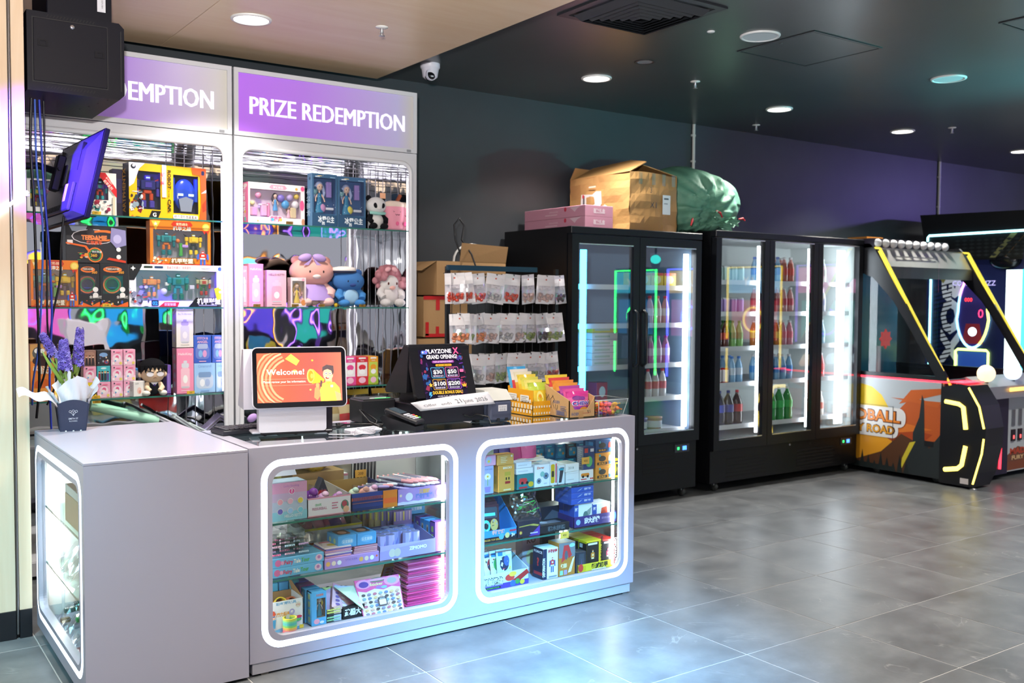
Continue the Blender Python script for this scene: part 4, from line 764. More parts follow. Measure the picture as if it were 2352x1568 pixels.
for s in(-1,1):
 MB().tube([(p.x+s*h*.20,yy+.012,S1+h*.66),(p.x+s*h*.10,yy+.003,S1+h*.62),(p.x+s*h*.20,yy+.012,S1+h*.59)],.0022,6,fm).build('eye',None,t);MB().ball((p.x+s*h*.25,yy+.022,S1+h*.54),(.009,.004,.005),M('#f07a94',.8),8,6).build('cheek',None,t)
MB().tube([(p.x-h*.08,yy,S1+h*.54),(p.x-h*.04,yy-.002,S1+h*.50),(p.x,yy-.002,S1+h*.53),(p.x+h*.04,yy-.002,S1+h*.50),(p.x+h*.08,yy,S1+h*.54)],.002,6,fm).build('mouth',None,t)
for s,c in((-.0,'#ee6f9a'),(.3,'#d85a8a')):MB().ball((p.x+h*s,p.y-h*.285+abs(s)*.02,S1+h*.22),(.012,.004,.014),fur(c,.2),10,8).build('fruit_patch',None,t)
c=clone(t,(p.x+.088,p.y+.05,S1),-.15,'second pink bubble tea cup plush, half behind the cabinet frame')  # copied plush stands in for the reflection in the mirror
pricetag(665,518,CY+.03,S1,'small dark gold price tag below the white playset','800','#7a5a20')
# ---- right cabinet, middle shelf
ys=CY+.05
bottle_box(553,569,610,704,S2,ys+.01,'#f2a0bc',['MELODY'],'#fff0f4','#f4c6d6','#d8dae2','#f8f6f4','pink bottle gift box half hidden by the cabinet frame','#e98fae')
bottle_box(571,605,605,704,S2,ys,'#f29ab8',['HelloKitty'],'#fff0f4','#f6c6d4','#d8dae2','#f8f6f4','pink bottle gift box beside the wider cup box','#e98fae')
bottle_box(613,658,620,704,S2,ys,'#f0bac8',['HELLO KITTY'],'#6a3a48','#f2a9bd','#f2c4d2','#f8eef0','rose cup gift box before the pink bear','#e3a2b6')
x0,x1=span(668,703,670,ys-.005);hh=hgt(685,637,ys-.005,S2)
wbox('doll_box','small doll box with a yellow dress, before the pink bear','toy box',x0,x1,ys-.005,ys+.05,S2,S2+hh,'#ead9de',[(.1,.9,.12,.88,'#cdbcae')],[('doll',.48,.13,.72,'#c89a5a','#e8cc58')],[('e',.3,.93,.2,.04,'#f4f0ee'),('e',.82,.92,.1,.05,'#eea8bc'),('e',.82,.14,.16,.1,'#d88a50'),('rr',.2,.04,.5,.06,'#f6eef0')],left=[('r',0,0,1,1,'#d8b4bc'),('r',.2,.2,.6,.5,'#c89aa4')],group='doll boxes in the pink cabinet')
p=atY(715,704,CY+.16);hb=hgt(712,583,CY+.16,S2)
t=plush(p.x,p.y,S2,hb,'bear_plush','large pink bear plush wearing a lilac bow and dress','#f3c4be','#f3b3a9','#eda79e','round','#f3c4be','#f8e4de',(.34,.25,.29),.66,'#3a2428',fs=.4,body=(.22,.18,.24))
for s in(-1,1):MB().ball((p.x-.02+s*hb*.11,p.y-.075,S2+hb*.92),(hb*.11,hb*.05,hb*.07),M('#b99ad8',.6,bump=.2),14,10,(0,s*.35,0)).build('bow_loop',None,t);MB().prism([(p.x-.02,S2+hb*.92),(p.x-.02+s*hb*.10-.012,S2+hb*.78),(p.x-.02+s*hb*.10+.012,S2+hb*.78)],'y',p.y-.082,p.y-.076,M('#b99ad8',.6)).build('ribbon',None,t)
t.scale=(1.3,1.05,1)
MB().lathe([(hb*.34,hb*.12),(hb*.33,hb*.17),(hb*.24,hb*.34),(hb*.19,hb*.42)],(p.x,p.y-.01,S2),24,M('#b79adf',.7,bump=.4,scale=80.),sy=.85).build('dress',None,t)
p=atY(800,704,CY+.12);hb=hgt(800,612,CY+.12,S2)
t=plush(p.x,p.y,S2,hb,'blue_plush','sky blue plush in a white sailor cap, between two pink plushes','#77b4e8','#4a80c4','#4470b8','round','#4f94dc','#3a4f8c',(.33,.26,.27),.62,'#20243a',fs=.6)
MB().lathe([(hb*.22,0),(hb*.25,hb*.05),(hb*.23,hb*.13),(hb*.1,hb*.16),(.0005,hb*.16)],(p.x-hb*.10,p.y-.005,S2+hb*.82),20,fur('#efe6e2',.2)).build('sailor_cap',None,t)
MB().lathe([(hb*.222,-.002),(hb*.252,hb*.05)],(p.x-hb*.10,p.y-.0055,S2+hb*.82),20,M('#2c3350',.5)).build('cap_band',None,t)
t.scale=(1.25,1.05,1.02)
MB().ball((p.x,p.y-hb*.17,S2+hb*.25),(hb*.16,hb*.06,hb*.18),fur('#a8d2f2',.5),14,10).build('belly_patch',None,t)
p2=atY(748,704,CY+.22);hb2=hgt(770,604,CY+.22,S2)
t=plush(p2.x+.05,p2.y+.02,S2,hb2*.9,'blue_plush','darker blue plush peeping out behind the lilac dress','#4f86c8','#3f6fb4','#3a62a4','round','#3f6fb4','#2c4a80',(.26,.2,.24),.66,'#20243a',fs=.6)
for k in range(3):MB().ball((p2.x+.02+.03*k,p2.y-.11,S2+.012+.006*k),(.014,.012,.014),fur('#e8c440',.4),10,8).build('yellow_pom',None,t)
p=atY(892,704,CY+.13);hb=hgt(892,598,CY+.13,S2)
t=plush(p.x,p.y,S2,hb,'lamb_plush','fluffy pink lamb plush with a white tummy beside the cabinet edge','#f4ecec','#f6f0ee','#f0a2ae','round','#f4eeee','#f0b8b0',(.22,.2,.2),.50,'#5a2c28',fs=.6,body=(.24,.2,.24))
q=MB()
for k in range(46):
 a=R.uniform(-.3,PI+.3);rr_=R.uniform(.20,.33);q.ball((p.x+math.cos(a)*hb*rr_,p.y-.02+R.uniform(-.03,.05),S2+hb*(.52+math.sin(a)*rr_*1.05)),hb*R.uniform(.055,.085),fur('#f2a6b2',.9),8,6)
wo=q.build('curly_wool',None,t);wo['kind']='stuff'
MB().ball((p.x+.01,p.y+.02,S2+hb*.62),(hb*.32,hb*.18,hb*.30),fur('#ef9aa8',.9),18,12).build('wool_cap',None,t)
for s in(-1,1):MB().ball((p.x-.012+s*hb*.08,p.y-.065,S2+hb*.80),(hb*.075,hb*.03,hb*.05),fur('#f3b6bc',.3),12,8,(0,s*.4,0)).build('bow_loop',None,t)
for u,lb in((590,'gold price tag before the pink bottle boxes'),(678,'gold price tag before the small doll box'),(738,'gold price tag before the lilac dress'),(832,'gold price tag before the blue plush')):pricetag(u,702,CY+.032,S2,lb,'900','#8a6a24')
# ---- right cabinet, lower shelf
yq=CY+.07
x0,x1=span(555,580,830,yq-.02);t=root('leaflet_holder',(x0,yq,S3),'white leaflet stand with blue brochures beside the cabinet edge','leaflet stand')
MB().box(x0-.004,x1+.02,yq+.02,yq+.028,S3,S3+.23,M('#e4e4e8',.4)).box(x1,x1+.004,yq-.01,yq+.02,S3,S3+.24,M('#e4e4e8',.4)).build('stand',None,t)
for k,c in enumerate(('#c8324a','#2f7fd0','#7ac04a')):MB().box(x0+.004+.018*k,x0+.02+.018*k,yq+.004,yq+.006,S3+.15,S3+.22,M(c,.4)).build('tab',None,t)
q=MB().box(x0,x0+.055,yq-.004,yq+.002,S3,S3+.17,M('#2a4fa8',.35));q.build('brochure',None,t);art(MB(),[('t','Housing',.5,.88,.06,'#dce6f6','C',.01)]+a_lines(.1,.7,.7,7,'#6a86c8',.07,.02),facefn(x0,yq-.004,x0+.055,yq-.004,S3),.055,.17).build('brochure_print',None,t)
def pouch(name,label,x,y,z,w,h,d,top,bot,tone,rz=0,tilt=0,group=None,fr=None,cat='snack bag'):
 """pillow bag with crimped seals; local build"""
 mb=MB();nu,nv=6,8;mt=[M(c,.22,coat=.6,bump=.35,scale=55.)for c in(bot,tone,top)]
 for s in(-1,1):
  for j in range(nv):
   v0,v1=j/nv,(j+1)/nv;m_=mt[0]if v0<.34 else mt[1]if v0<.72 else mt[2]
   def P(u,v):
    e=math.sin(PI*min(max((v-.06)/.88,0),1))**.6*math.sin(PI*u)**.7 if 0<u<1 else 0
    return((u-.5)*w*(1-.10*math.sin(PI*v)),s*(-d/2*e)+R.uniform(-.0008,.0008),v*h)
   mb.add([P(i/nu,v)for v in(v0,v1)for i in range(nu+1)],[(i,i+1,nu+2+i,nu+1+i)for i in range(nu)],m_,True)
 mb.box(-w*.5,w*.5,-.0008,.0008,h*.955,h,mt[2]);mb.box(-w*.5,w*.5,-.0008,.0008,0,h*.045,mt[0])
 o=mb.build(name);o.location=(x,y,z);o.rotation_euler=(tilt,0,rz);tag(o,label,cat,group)
 if fr:art(MB(),fr,lambda a,b,l=0:(-w/2+a,-d/2*(math.sin(PI*min(max((b/h-.06)/.88,.02),.98))**.6)*math.sin(PI*min(max(a/w,.03),.97))**.7-.001-l,b),w,h).build('front_print',None,o)
 return o
sn=[('#e8c42c','#d8a81c','#c8902a'),('#e0b040','#b8862c','#e8d060'),('#b0622c','#7a3c1c','#e0b040'),('#a85a2c','#6e3418','#d89a3c'),('#c87a3a','#8a4a20','#3fa8d8'),('#d8a83c','#a8702a','#e8d46a')]
for k in range(6):
 p=atY(598+18*k,812,yq+.05);pouch('snack_bag','%s snack bag from the leaflet stand, above the payment screen'%ORD[k],p.x,yq+.05+.012*k,S3,.085,.20+.008*(k%2),.03,*sn[k],rz=.5,tilt=-.1,group='yellow snack bags behind the payment screen')
cols=[('#e44a96','#f6f0f2','pink'),('#d82c3c','#f4ecec','red'),('#f0a52c','#c8dc5a','orange and green')]
uu=[791,818,846,869]
for k in range(3):
 x0,x1=span(uu[k],uu[k+1],840,yq);a,c,nm=cols[k]
 pbox('stick_box','%s slim snack stick box at the front of its row'%nm,'snack box',x0+.001,x1-.001,yq,yq+.04,S3,S3+.180,a,[('p',[(0,0),(1,0),(1,.36),(0,.28)],'#a8c83c' if k==2 else a),('r',.08,.30,.84,.50,c),('e',.5,.62,.30,.10,a),('e',.5,.46,.26,.09,'#ffffff'),('e',.5,.16,.3,.11,'#f6c4d8'),('rr',.2,.92,.6,.05,'#ffffff'),('t','Sticks',.5,.84,.045,'#ffffff','C',.01)],group='slim snack stick boxes')
 for j in range(1,4):pbox('stick_box','%s slim snack stick box, %s behind the front one'%(nm,ORD[j-1]),'snack box',x0+.001,x1-.001,yq+.0405*j,yq+.0405*j+.04,S3,S3+.180,a,None,group='slim snack stick boxes')
lowsh2=MB().box(.645,1.775,CY+.04,CB-.12,LOW-.012,LOW,M('#8b8c92',.4)).build('shelf_board');tag(lowsh2,'grey low board inside the pink cabinet holding snack bags','shelf board')
bg_=[(772,965,'#d8c8a8','#b89a6a','#c22c2c'),(800,968,'#b82a2c','#d8b890','#c8282c'),(828,962,'#a82428','#e0c8a0','#caa02c'),(860,968,'#b82a2c','#c83c34','#d8b030'),(800,925,'#c8a02c','#2a2420','#d8b840'),(840,920,'#d0aa30','#2a2622','#e0c048'),(880,922,'#d8b038','#2c2824','#c89a2c'),(912,930,'#caa232','#3a3028','#d8b83c')]
for k,(u,v,b0,b1,b2)in enumerate(bg_):
 p=atY(u,v,CY+.09+.03*(k//4));pouch('snack_bag',('%s red nut snack bag under the slim stick boxes' if k<4 else '%s gold and black snack bag under the slim stick boxes')%ORD[k%4],p.x,CY+.10+.05*(k//4),LOW+.002+(.055 if k>3 else 0),.12,.15,.045,b2,b0,b1,rz=R.uniform(-.3,.3),tilt=-.25,group='nut snack bags on the low board')
p=atY(575,975,CY+.12);t=plush(p.x,p.y,LOW+.001,.17,'grey_plush','dark grey plush with a lilac bow slumped behind the keyboard','#3c4248','#42484e','#2c3036','round','#3c4248','#5a4a40',(.26,.22,.22),.62,'#15151a',fs=.8)
for s in(-1,1):MB().ball((p.x+.02+s*.03,p.y-.06,LOW+.075),(.034,.012,.024),M('#c9a4ea',.6),10,8,(0,s*.5,0)).build('bow_loop',None,t)
# == things on the counters
ZC=ZT+.0005
# ---- flower pot
fx,fy=-.462,.935;t=root('flower_pot',(fx,fy,ZC),'purple hyacinths in a navy paper pot with frosted wrap','potted flowers')
NAVY=M('#262d47',.5);q=MB();n=10;rz=-.10;ca,sa=math.cos(rz),math.sin(rz)
def rp(x,y,z):return(fx+x*ca-y*sa,fy+x*sa+y*ca,ZC+z)
def face(s,ax):
 vs=[]
 for j in range(2):
  for i in range(n+1):
   u=i/n*2-1;hw=.052 if j==0 else.066;z=0 if j==0 else.118+.020*(1-u*u)
   a,b=u*hw,s*(.050 if j==0 else.062);vs.append(rp(a,b,z)if ax=='x' else rp(b,a,z))
 return vs,[(i,i+1,n+2+i,n+1+i)for i in range(n)]
for s in(-1,1):
 for ax in 'xy':vs,fs=face(s,ax);q.add(vs,fs,NAVY)
q.add([rp(x,y,.004)for x,y in((-.052,-.05),(.052,-.05),(.052,.05),(-.052,.05))],[(0,1,2,3)],NAVY)
pot=q.build('pot',None,t)
so=pot.modifiers.new('thickness','SOLIDIFY');so.thickness=.0016
def PF(x,y,l=0):k=.050+.012*min((y)/.13,1);return rp(x,-k-.0022-l,y)
lt=MB();WH=M('#d9dae6',.5)
lt.text('SMITH ST',lambda x,y:PF(x,.052+y),.0075,WH,'C',.01,.038);lt.text('FLOWERS',lambda x,y:PF(x,.042+y),.0055,WH,'C',.0,.032);lt.build('lettering',None,t)
em=MB()
for a in(-.55,0,.55):em.tube([PF(0,.068),PF(.010*a,.078),PF(.022*a,.086-.004*abs(a))],.0009,5,WH);em.tube([PF(.022*a+.005*math.cos(k*PI/4),.089-.004*abs(a)+.005*math.sin(k*PI/4))for k in range(8)],.0008,5,WH,True)
em.build('tulip_emblem',None,t)
for k in range(3):MB().box(*(lambda p:(p[0]-.003,p[0]+.003,p[1]-.003,p[1],ZC,ZC+.004))(rp(-.03+.03*k,-.052,0)),M('#e9e6e4',.5)).build('base_tab',None,t)
def sheet(name,base,top,spread_,h,ph):
 def fn(u,v):
  a=ph+(u-.5)*spread_;r=base+(top-base)*v**1.3+.006*math.sin(u*19+v*7);return(fx+math.cos(a)*r,fy+math.sin(a)*r,ZC+.06+h*v*(1-.35*abs(u-.5)*2)+.006*math.sin(u*13+ph))
 MB().grid(fn,14,8,VEIL).build(name,None,t)
sheet('wrap_sheet',.045,.078,2.3,.19,-1.45);sheet('wrap_sheet',.045,.11,1.5,.17,.1);sheet('wrap_sheet',.045,.085,1.8,.20,1.6);sheet('wrap_sheet',.045,.10,1.3,.14,3.2)
def flap(u,v):
 a=atY(128,925,fy-.05).lerp(atY(40,905,.86),u);return(a.x,a.y+(v-.5)*.10*(1-.3*u),a.z+.012*math.sin(u*9)+.018*math.sin(PI*u)+(v-.5)*.03)
MB().grid(flap,12,5,VEIL).build('wrap_flap',None,t)
LEAF=M('#7d9a3c',.45);STEM=M('#8aa050',.5)
def leafstrip(p0,p1,p2,w,m=LEAF):
 P=[Vector(p0),Vector(p1),Vector(p2)];vs=[];n=9
 for i in range(n+1):
  s=i/n;c=P[0]*(1-s)**2+P[1]*2*s*(1-s)+P[2]*s*s;ww=w*math.sin(PI*(.18+.82*s*.98))**.7*(1 if s<.95 else.3)
  vs+=[(c.x-ww,c.y,c.z),(c.x,c.y+ww*.5,c.z),(c.x+ww,c.y,c.z)]
 o=MB().add(vs,[(3*i+k,3*i+k+1,3*i+4+k,3*i+3+k)for i in range(n)for k in(0,1)],m,True).build('leaf',None,t);sm=o.modifiers.new('thickness','SOLIDIFY');sm.thickness=.0015
for(u0,v0,u1,v1,u2,v2,w,dy)in((148,880,120,850,97,806,.0075,-.02),(150,870,135,850,115,822,.006,.0),(146,870,155,850,166,812,.0065,-.03),(165,870,170,840,168,800,.006,.01),(172,860,180,830,174,806,.007,-.01),(175,865,184,838,184,804,.006,.02),(140,880,128,858,126,838,.005,.02)):
 leafstrip(atY(u0,v0,fy+dy),atY(u1,v1,fy+dy-.01),atY(u2,v2,fy+dy),w)
FLO=[M('#6a58b8',.55),M('#7f6cc8',.55),M('#5646a0',.55),M('#9184d4',.55)]
def spike(u0,v0,u1,v1,dy,n,r):
 a,b=atY(u0,v0,fy+dy),atY(u1,v1,fy+dy);MB().tube([(fx+.1*(a.x-fx),fy+dy*.3,ZC+.06),a,b],.0045,8,STEM).build('stem',None,t);q=MB()
 for k in range(n):
  s=k/n;c=a.lerp(b,s);an=k*2.4;out=Vector((math.cos(an),math.sin(an),.25)).normalized();rr=r*(1-.45*s);p=c+out*rr;e1=out.orthogonal().normalized();e3=out.cross(e1);m_=R.choice(FLO)
  for j in range(6):
   th=j*PI/3+k;d=e1*math.cos(th)+e3*math.sin(th);w_=out.cross(d)*.0036
   q.add([p,p+d*.007+w_+out*.002,p+d*.0145-out*.003,p+d*.007-w_+out*.002],[(0,1,2,3)],m_)
  q.tube([c,p],.0018,4,FLO[2],caps=False)
 o=q.build('blossom_spike',None,t);o['kind']='stuff'
spike(128,822,97,768,.02,46,.024);spike(150,852,146,784,-.045,85,.030);spike(178,842,184,756,.0,70,.026)
# ---- keyboard
a=atZ(487,998,ZC);kr=math.atan2(.524-.402,.238-.019)*.0+.10
t=root('keyboard',(.245,.47,ZC),'black keyboard lying behind the white payment screen','keyboard',rz=.10)
MB().box(-.225,.225,-.068,.068,0,.022,M('#23232e',.4),.004).build('case',None,t)
q=MB()
for r_ in range(5):
 for c_ in range(19):q.box(-.215+.0226*c_,-.215+.0226*c_+.0195,-.060+.0245*r_,-.060+.0245*r_+.021,.022,.028,M('#2d2d36',.5),.002)
o=q.build('keys',None,t);o['kind']='stuff'
# ---- white payment terminal with customer screen
WP=M('#e6e3f0',.3,coat=.2);BK=M('#1b1922',.25)
t=root('payment_screen',(.303,.262,ZC),'white countertop payment terminal showing an orange Welcome screen','payment terminal',rz=-.217)
MB().prism(rrect(-.158,.128,.016,.20,.012,4),'y',-.012,.05,WP).build('column',None,t)
MB().box(.128,.156,-.006,.05,.010,.20,BK,.003).build('column_side',None,t);MB().box(-.15,.156,-.010,.06,.006,.018,BK,.003).build('foot_bar',None,t)
MB().box(-.185,-.06,.0,.17,.010,.020,WP,.004).build('base_plate',None,t)
for x in(-.13,0,.14):MB().lathe([(.006,0),(.006,.008)],(x,.005,0),10,BK).build('rubber_foot',None,t)
sm_=Matrix.Translation((.015,-.028,.118))@Matrix.Rotation(-.14,4,'X')
def scr(fn,name):
 q=MB();fn(q);q.xf(sm_);return q.build(name,None,t)
SW,SH=.402,.262
scr(lambda q:q.prism(rrect(-SW/2,SW/2,0,SH,.024,6),'y',.0,.026,WP),'screen_shell');scr(lambda q:q.prism(rrect(-SW/2+.004,SW/2-.004,.004,SH-.004,.021,6),'y',-.0025,.0,M('#141218',.08)),'bezel')
def screen_mat():
 m,nt,b,N,L=newmat('orange_screen');v=coords(nt,(1,1,1),'Generated');sp=N.new('ShaderNodeSeparateXYZ');L.new(v,sp.inputs[0])
 r=ramp(nt,[(0,'#ff8a5a'),(.35,'#fb7a58'),(.7,'#f8786a'),(1,'#ff9a78')]);L.new(sp.outputs[0],r.inputs[0]);b.inputs['Base Color'].default_value=(0.02,.02,.02,1);b.inputs['Roughness'].default_value=.12
 L.new(r.outputs[0],b.inputs['Emission Color']);b.inputs['Emission Strength'].default_value=1.0;return m
aw,ah=SW-.042,SH-.052
scr(lambda q:q.add([(-aw/2,-.0029,.026),(aw/2,-.0029,.026),(aw/2,-.0029,.026+ah),(-aw/2,-.0029,.026+ah)],[(0,1,2,3)],screen_mat()),'display')
def E_(c,s=1.0):return M(c,.4,emit=s)
sc_items=[]
def arc(r0,r1):a=[(.42+r0*math.cos(math.radians(d)),.45+r0*1.6*math.sin(math.radians(d)))for d in range(112,250,12)];b=[(.42+r1*math.cos(math.radians(d)),.45+r1*1.6*math.sin(math.radians(d)))for d in range(112,250,12)];return[(min(max(x,0),1),min(max(y,0),1))for x,y in a+b[::-1]]
for k in range(5):sc_items.append(('p',arc(.26+.045*k,.285+.045*k),E_(['#ff9c74','#ff8c62','#ffa884','#fd845c','#ff9a72'][k],.9)))
sc_items+=[('p',[(.33,.88),(.40,.98),(.50,.84),(.46,.74)],E_('#ffcf4a')),('e',.65,.84,.012,.02,E_('#ffb43a')),('e',.62,.24,.012,.018,E_('#ffc65a')),('e',.44,.62,.03,.04,E_('#ffb04a',.9)),('t','Welcome!',.33,.56,.115,E_('#fff6ee',1.1),'C',.012,.44),('t','Please review your list information.',.32,.395,.048,E_('#fff0e8',1.0),'C',.0,.50),('r',.05,.34,.62,.004,E_('#ffb090',.9)),('r',.05,.47,.62,.004,E_('#ffb090',.9)),('p',[(.74,0),(.73,.22),(.76,.36),(.83,.40),(.91,.38),(.97,.26),(.985,.02),(.97,0)],E_('#ffcf4c')),('p',[(.66,.08),(.70,.02),(.74,.12),(.725,.30),(.70,.33),(.67,.26)],E_('#d98a5a')),('e',.705,.33,.022,.05,E_('#e0955f')),('p',[(.91,.2),(.985,.14),(.975,0),(.93,0)],E_('#e0a070')),('p',[(.80,.38),(.88,.38),(.88,.47),(.80,.47)],E_('#e8a878')),('e',.835,.55,.062,.13,E_('#f2b48c')),('p',[(.765,.60),(.77,.70),(.82,.745),(.90,.72),(.905,.60),(.89,.52),(.875,.62),(.83,.655),(.78,.63)],E_('#4a3c40')),('o',.81,.565,.035,E_('#3a2c2c')),('o',.81,.565,.029,E_('#ffe8d8')),('o',.86,.56,.035,E_('#3a2c2c')),('o',.86,.56,.029,E_('#ffe8d8')),('o',.812,.565,.012,E_('#2a2020')),('o',.858,.56,.012,E_('#2a2020')),('e',.825,.475,.022,.022,E_('#8a2c2c')),('e',.832,.485,.014,.010,E_('#fff6f0')),('p',[(.60,.47),(.615,.64),(.655,.66),(.79,.44),(.775,.39),(.64,.36)],E_('#ffac30')),('e',.625,.52,.045,.145,E_('#ffd060')),('e',.628,.52,.033,.115,E_('#f08a20')),('e',.64,.52,.018,.05,E_('#ffc04a')),('p',[(.735,.30),(.755,.29),(.765,.42),(.74,.43)],E_('#5a4040')),('r',.86,.28,.03,.045,E_('#fff4e0')),('p',[(.80,.40),(.835,.34),(.87,.40)],E_('#f0b83a'))]
q=MB();art(q,sc_items,lambda x,y,l=0:(-aw/2+x,-.003-l*.3,.026+y),aw,ah);q.xf(sm_);q.build('display_picture',None,t)
MB().prism([(.03,.112),(.215,.112),(.22,.118),(.072,.367),(.03,.367)],'x',-.215,.165,WP).build('staff_screen_shell',None,t)
# ---- charger block with its cable
p=atZ(832,994,ZC);t=root('charger_block',(p.x,p.y,ZC),'white power adapter with a bundled grey cable beside the white terminal','power adapter',rz=.12)
MB().box(-.075,.075,-.03,.03,.0,.022,M('#dedbe8',.35),.005).box(.068,.0755,-.024,.024,.003,.019,M('#6a7ab0',.4)).build('block',None,t)
for k in range(6):
 MB().tube([(-.02+.055*math.cos(2*PI*j/16)+.004*k,-.048+.016*math.sin(2*PI*j/16)+.002*k,.005+.004*k+.003*math.sin(j*1.3+k))for j in range(16)],.0028,6,M('#cfccd8',.4),True).build('cable_loop',None,t)
MB().tube([(-.06,-.05,.004),(-.10,-.02,.004),(-.15,.03,.004)],.0028,6,M('#cfccd8',.4)).build('cable_tail',None,t);MB().box(.03,.065,-.06,-.046,.012,.022,M('#e4e2ea',.4),.003).build('plug',None,t)
o=MB().tube([(.46,.40,ZC+.004),(.56,.38,ZC+.004),(.60,.42,ZC+.006),(.70,.40,ZC+.004),(.80,.30,ZC+.004)],.004,7,M('#17171c',.4)).build('black_lead');tag(o,'thin black lead running across the counter glass to the cube printer','cable')
# ---- cube printer
t=root('receipt_printer',(.775,.49,ZC),'black cube receipt printer with a paper tip and green slot light','printer')
MB().box(.695,.868,.42,.565,ZC+.002,ZC+.112,M('#1a1a1f',.35),.006).build('case',None,t);MB().box(.70,.863,.425,.56,ZC+.112,ZC+.115,M('#212126',.4),.002).build('lid',None,t)
MB().box(.745,.83,.445,.449,ZC+.115,ZC+.119,M('#d8e8e0',.5)).build('paper_tip',None,t);MB().box(.765,.845,.430,.436,ZC+.115,ZC+.1175,M('#2fae5c',.3,emit=.8)).build('status_light',None,t)
MB().text('SEWOO',lambda x,y:(.835+x,.4192,ZC+.045+y),.009,M('#b9bac2',.4)).build('lettering',None,t)
for x in(.71,.85):MB().box(x-.006,x+.006,.43,.442,ZC,ZC+.003,M('#0e0e12',.6)).build('rubber_foot',None,t)
# ---- card reader
t=root('card_reader',(.775,.175,ZC),'black handheld card reader resting in its sloped cradle','card reader',rz=.55)
MB().prism([(-.085,0),(.06,0),(.10,.05),(.085,.062),(-.085,.020)],'x',-.038,.038,M('#18181d',.3)).build('cradle',None,t)
cm=Matrix.Translation((0,-.088,.024))@Matrix.Rotation(.30,4,'X')
def cr(fn,name):q=MB();fn(q);q.xf(cm);return q.build(name,None,t)
cr(lambda q:q.box(-.038,.038,0,.175,0,.022,M('#1d1d22',.3),.006),'handset');cr(lambda q:q.box(-.030,.030,.095,.160,.0222,.0232,M('#3a4650',.1)),'screen')
for i in range(3):
 for j in range(4):cr(lambda q:q.box(-.030+.017*i,-.030+.017*i+.013,.022+.016*j,.022+.016*j+.011,.022,.025,M('#b9bac4',.4),.001),'key')
for j,c in enumerate(('#3fae4c','#e8c030','#d83a3c')):cr(lambda q:q.box(.021,.034,.022+.016*j,.022+.016*j+.011,.022,.025,M(c,.4),.001),'key')
o=MB().tube([(.71,.24,ZC+.004),(.66,.28,ZC+.03),(.65,.36,ZC+.075),(.70,.40,ZC+.06),(.74,.36,ZC+.02),(.70,.30,ZC+.006),(.66,.27,ZC+.006),(.70,.24,ZC+.01),(.73,.28,ZC+.012)],.0042,7,M('#15151a',.4)).build('coiled_cable');tag(o,'looped black cable between the card reader and cube printer','cable')
# ---- black till: base, dual monitor with flyer
t=root('till',(1.04,.36,ZC),'black till with a grand opening flyer on its customer screen','cash till')
MB().box(.873,1.215,.182,.56,ZC+.012,ZC+.098,M('#1d1d26',.38),.004).build('base',None,t)
for x in(.90,1.19):MB().box(x-.012,x+.012,.20,.23,ZC,ZC+.012,M('#0e0e12',.6)).build('foot',None,t)
MB().prism([(.26,ZC+.098),(.50,ZC+.098),(.46,ZC+.20),(.33,ZC+.20)],'x',.93,1.13,M('#17171d',.4)).build('neck',None,t)
fm_=Matrix.Translation((1.028,.205,ZC+.130))@Matrix.Rotation(-.34,4,'X')
def ft(fn,name):q=MB();fn(q);q.xf(fm_);return q.build(name,None,t)
ft(lambda q:q.prism(rrect(-.165,.160,0,.255,.010,3),'y',.001,.028,M('#15151b',.3)),'customer_screen')
MB().prism([(.28,ZC+.362),(.325,ZC+.372),(.515,ZC+.150),(.50,ZC+.135),(.30,ZC+.150)],'x',.86,1.19,M('#141419',.35)).build('staff_screen',None,t)
FW,FH=.232,.232
fl_=ft(lambda q:q.box(-.118,.118-.004,-.0006,.0006,-.006,.236,M('#160f2c',.3)),'flyer')
nc=['#ff4fa0','#4fd0ff','#b060ff','#ffb030','#ff5050','#60ffb0']
def neon(c,s=.6):return M(c,.4,emit=s)
fi=[z if len(z)<6 else z for z in a_busy(R,26,.0,.17,.0,.98,['#3a2a7a','#7a2a6a','#2a5a9a','#8a3050','#402060'],.03,.07)+a_busy(R,26,.84,1,.0,.9,['#3a2a7a','#9a2a6a','#2a6aaa','#8a3050','#5a2a90'],.03,.07)]
fi+=[('t','PLAYZONE',.46,.905,.085,'#f4f0ff','C',.035,.60),('t','X',.86,.89,.125,'#ff5f9a','C',.04,.14),('t','GRAND OPENING!',.51,.79,.085,'#f6f2ff','C',.03,.72),('rr',.26,.70,.52,.055,'#8a3a9a',.5),('t','TOP-UP BONUS EVENT',.52,.713,.032,'#fff0ff','C',.01,.46),('rr',.33,.635,.38,.045,'#e8b030',.5),('t','LIMITED TIME ONLY!',.52,.645,.026,'#2a1a10','C',.005,.32)]
for(x,y,c,a_,b_,tc)in((.20,.40,'#5fc8ff','$30','$15','#ffffff'),(.535,.40,'#ff7fc8','$50','$50','#ffffff'),(.20,.16,'#ffc040','$100','$100','#ffffff'),(.535,.16,'#c070ff','$200','$200','#ffffff')):
 fi+=[('rr',x,y,.31,.215,c,.12),('rr',x+.008,y+.008,.294,.199,'#171232',.11),('t','TOP UP',x+.155,y+.172,.022,c,'C',0,.12),('t',a_,x+.155,y+.085,.078,tc,'C',.03,.07*len(a_)),('t','BONUS '+b_,x+.155,y+.022,.036,'#e8e0ff','C',.015,.23)]
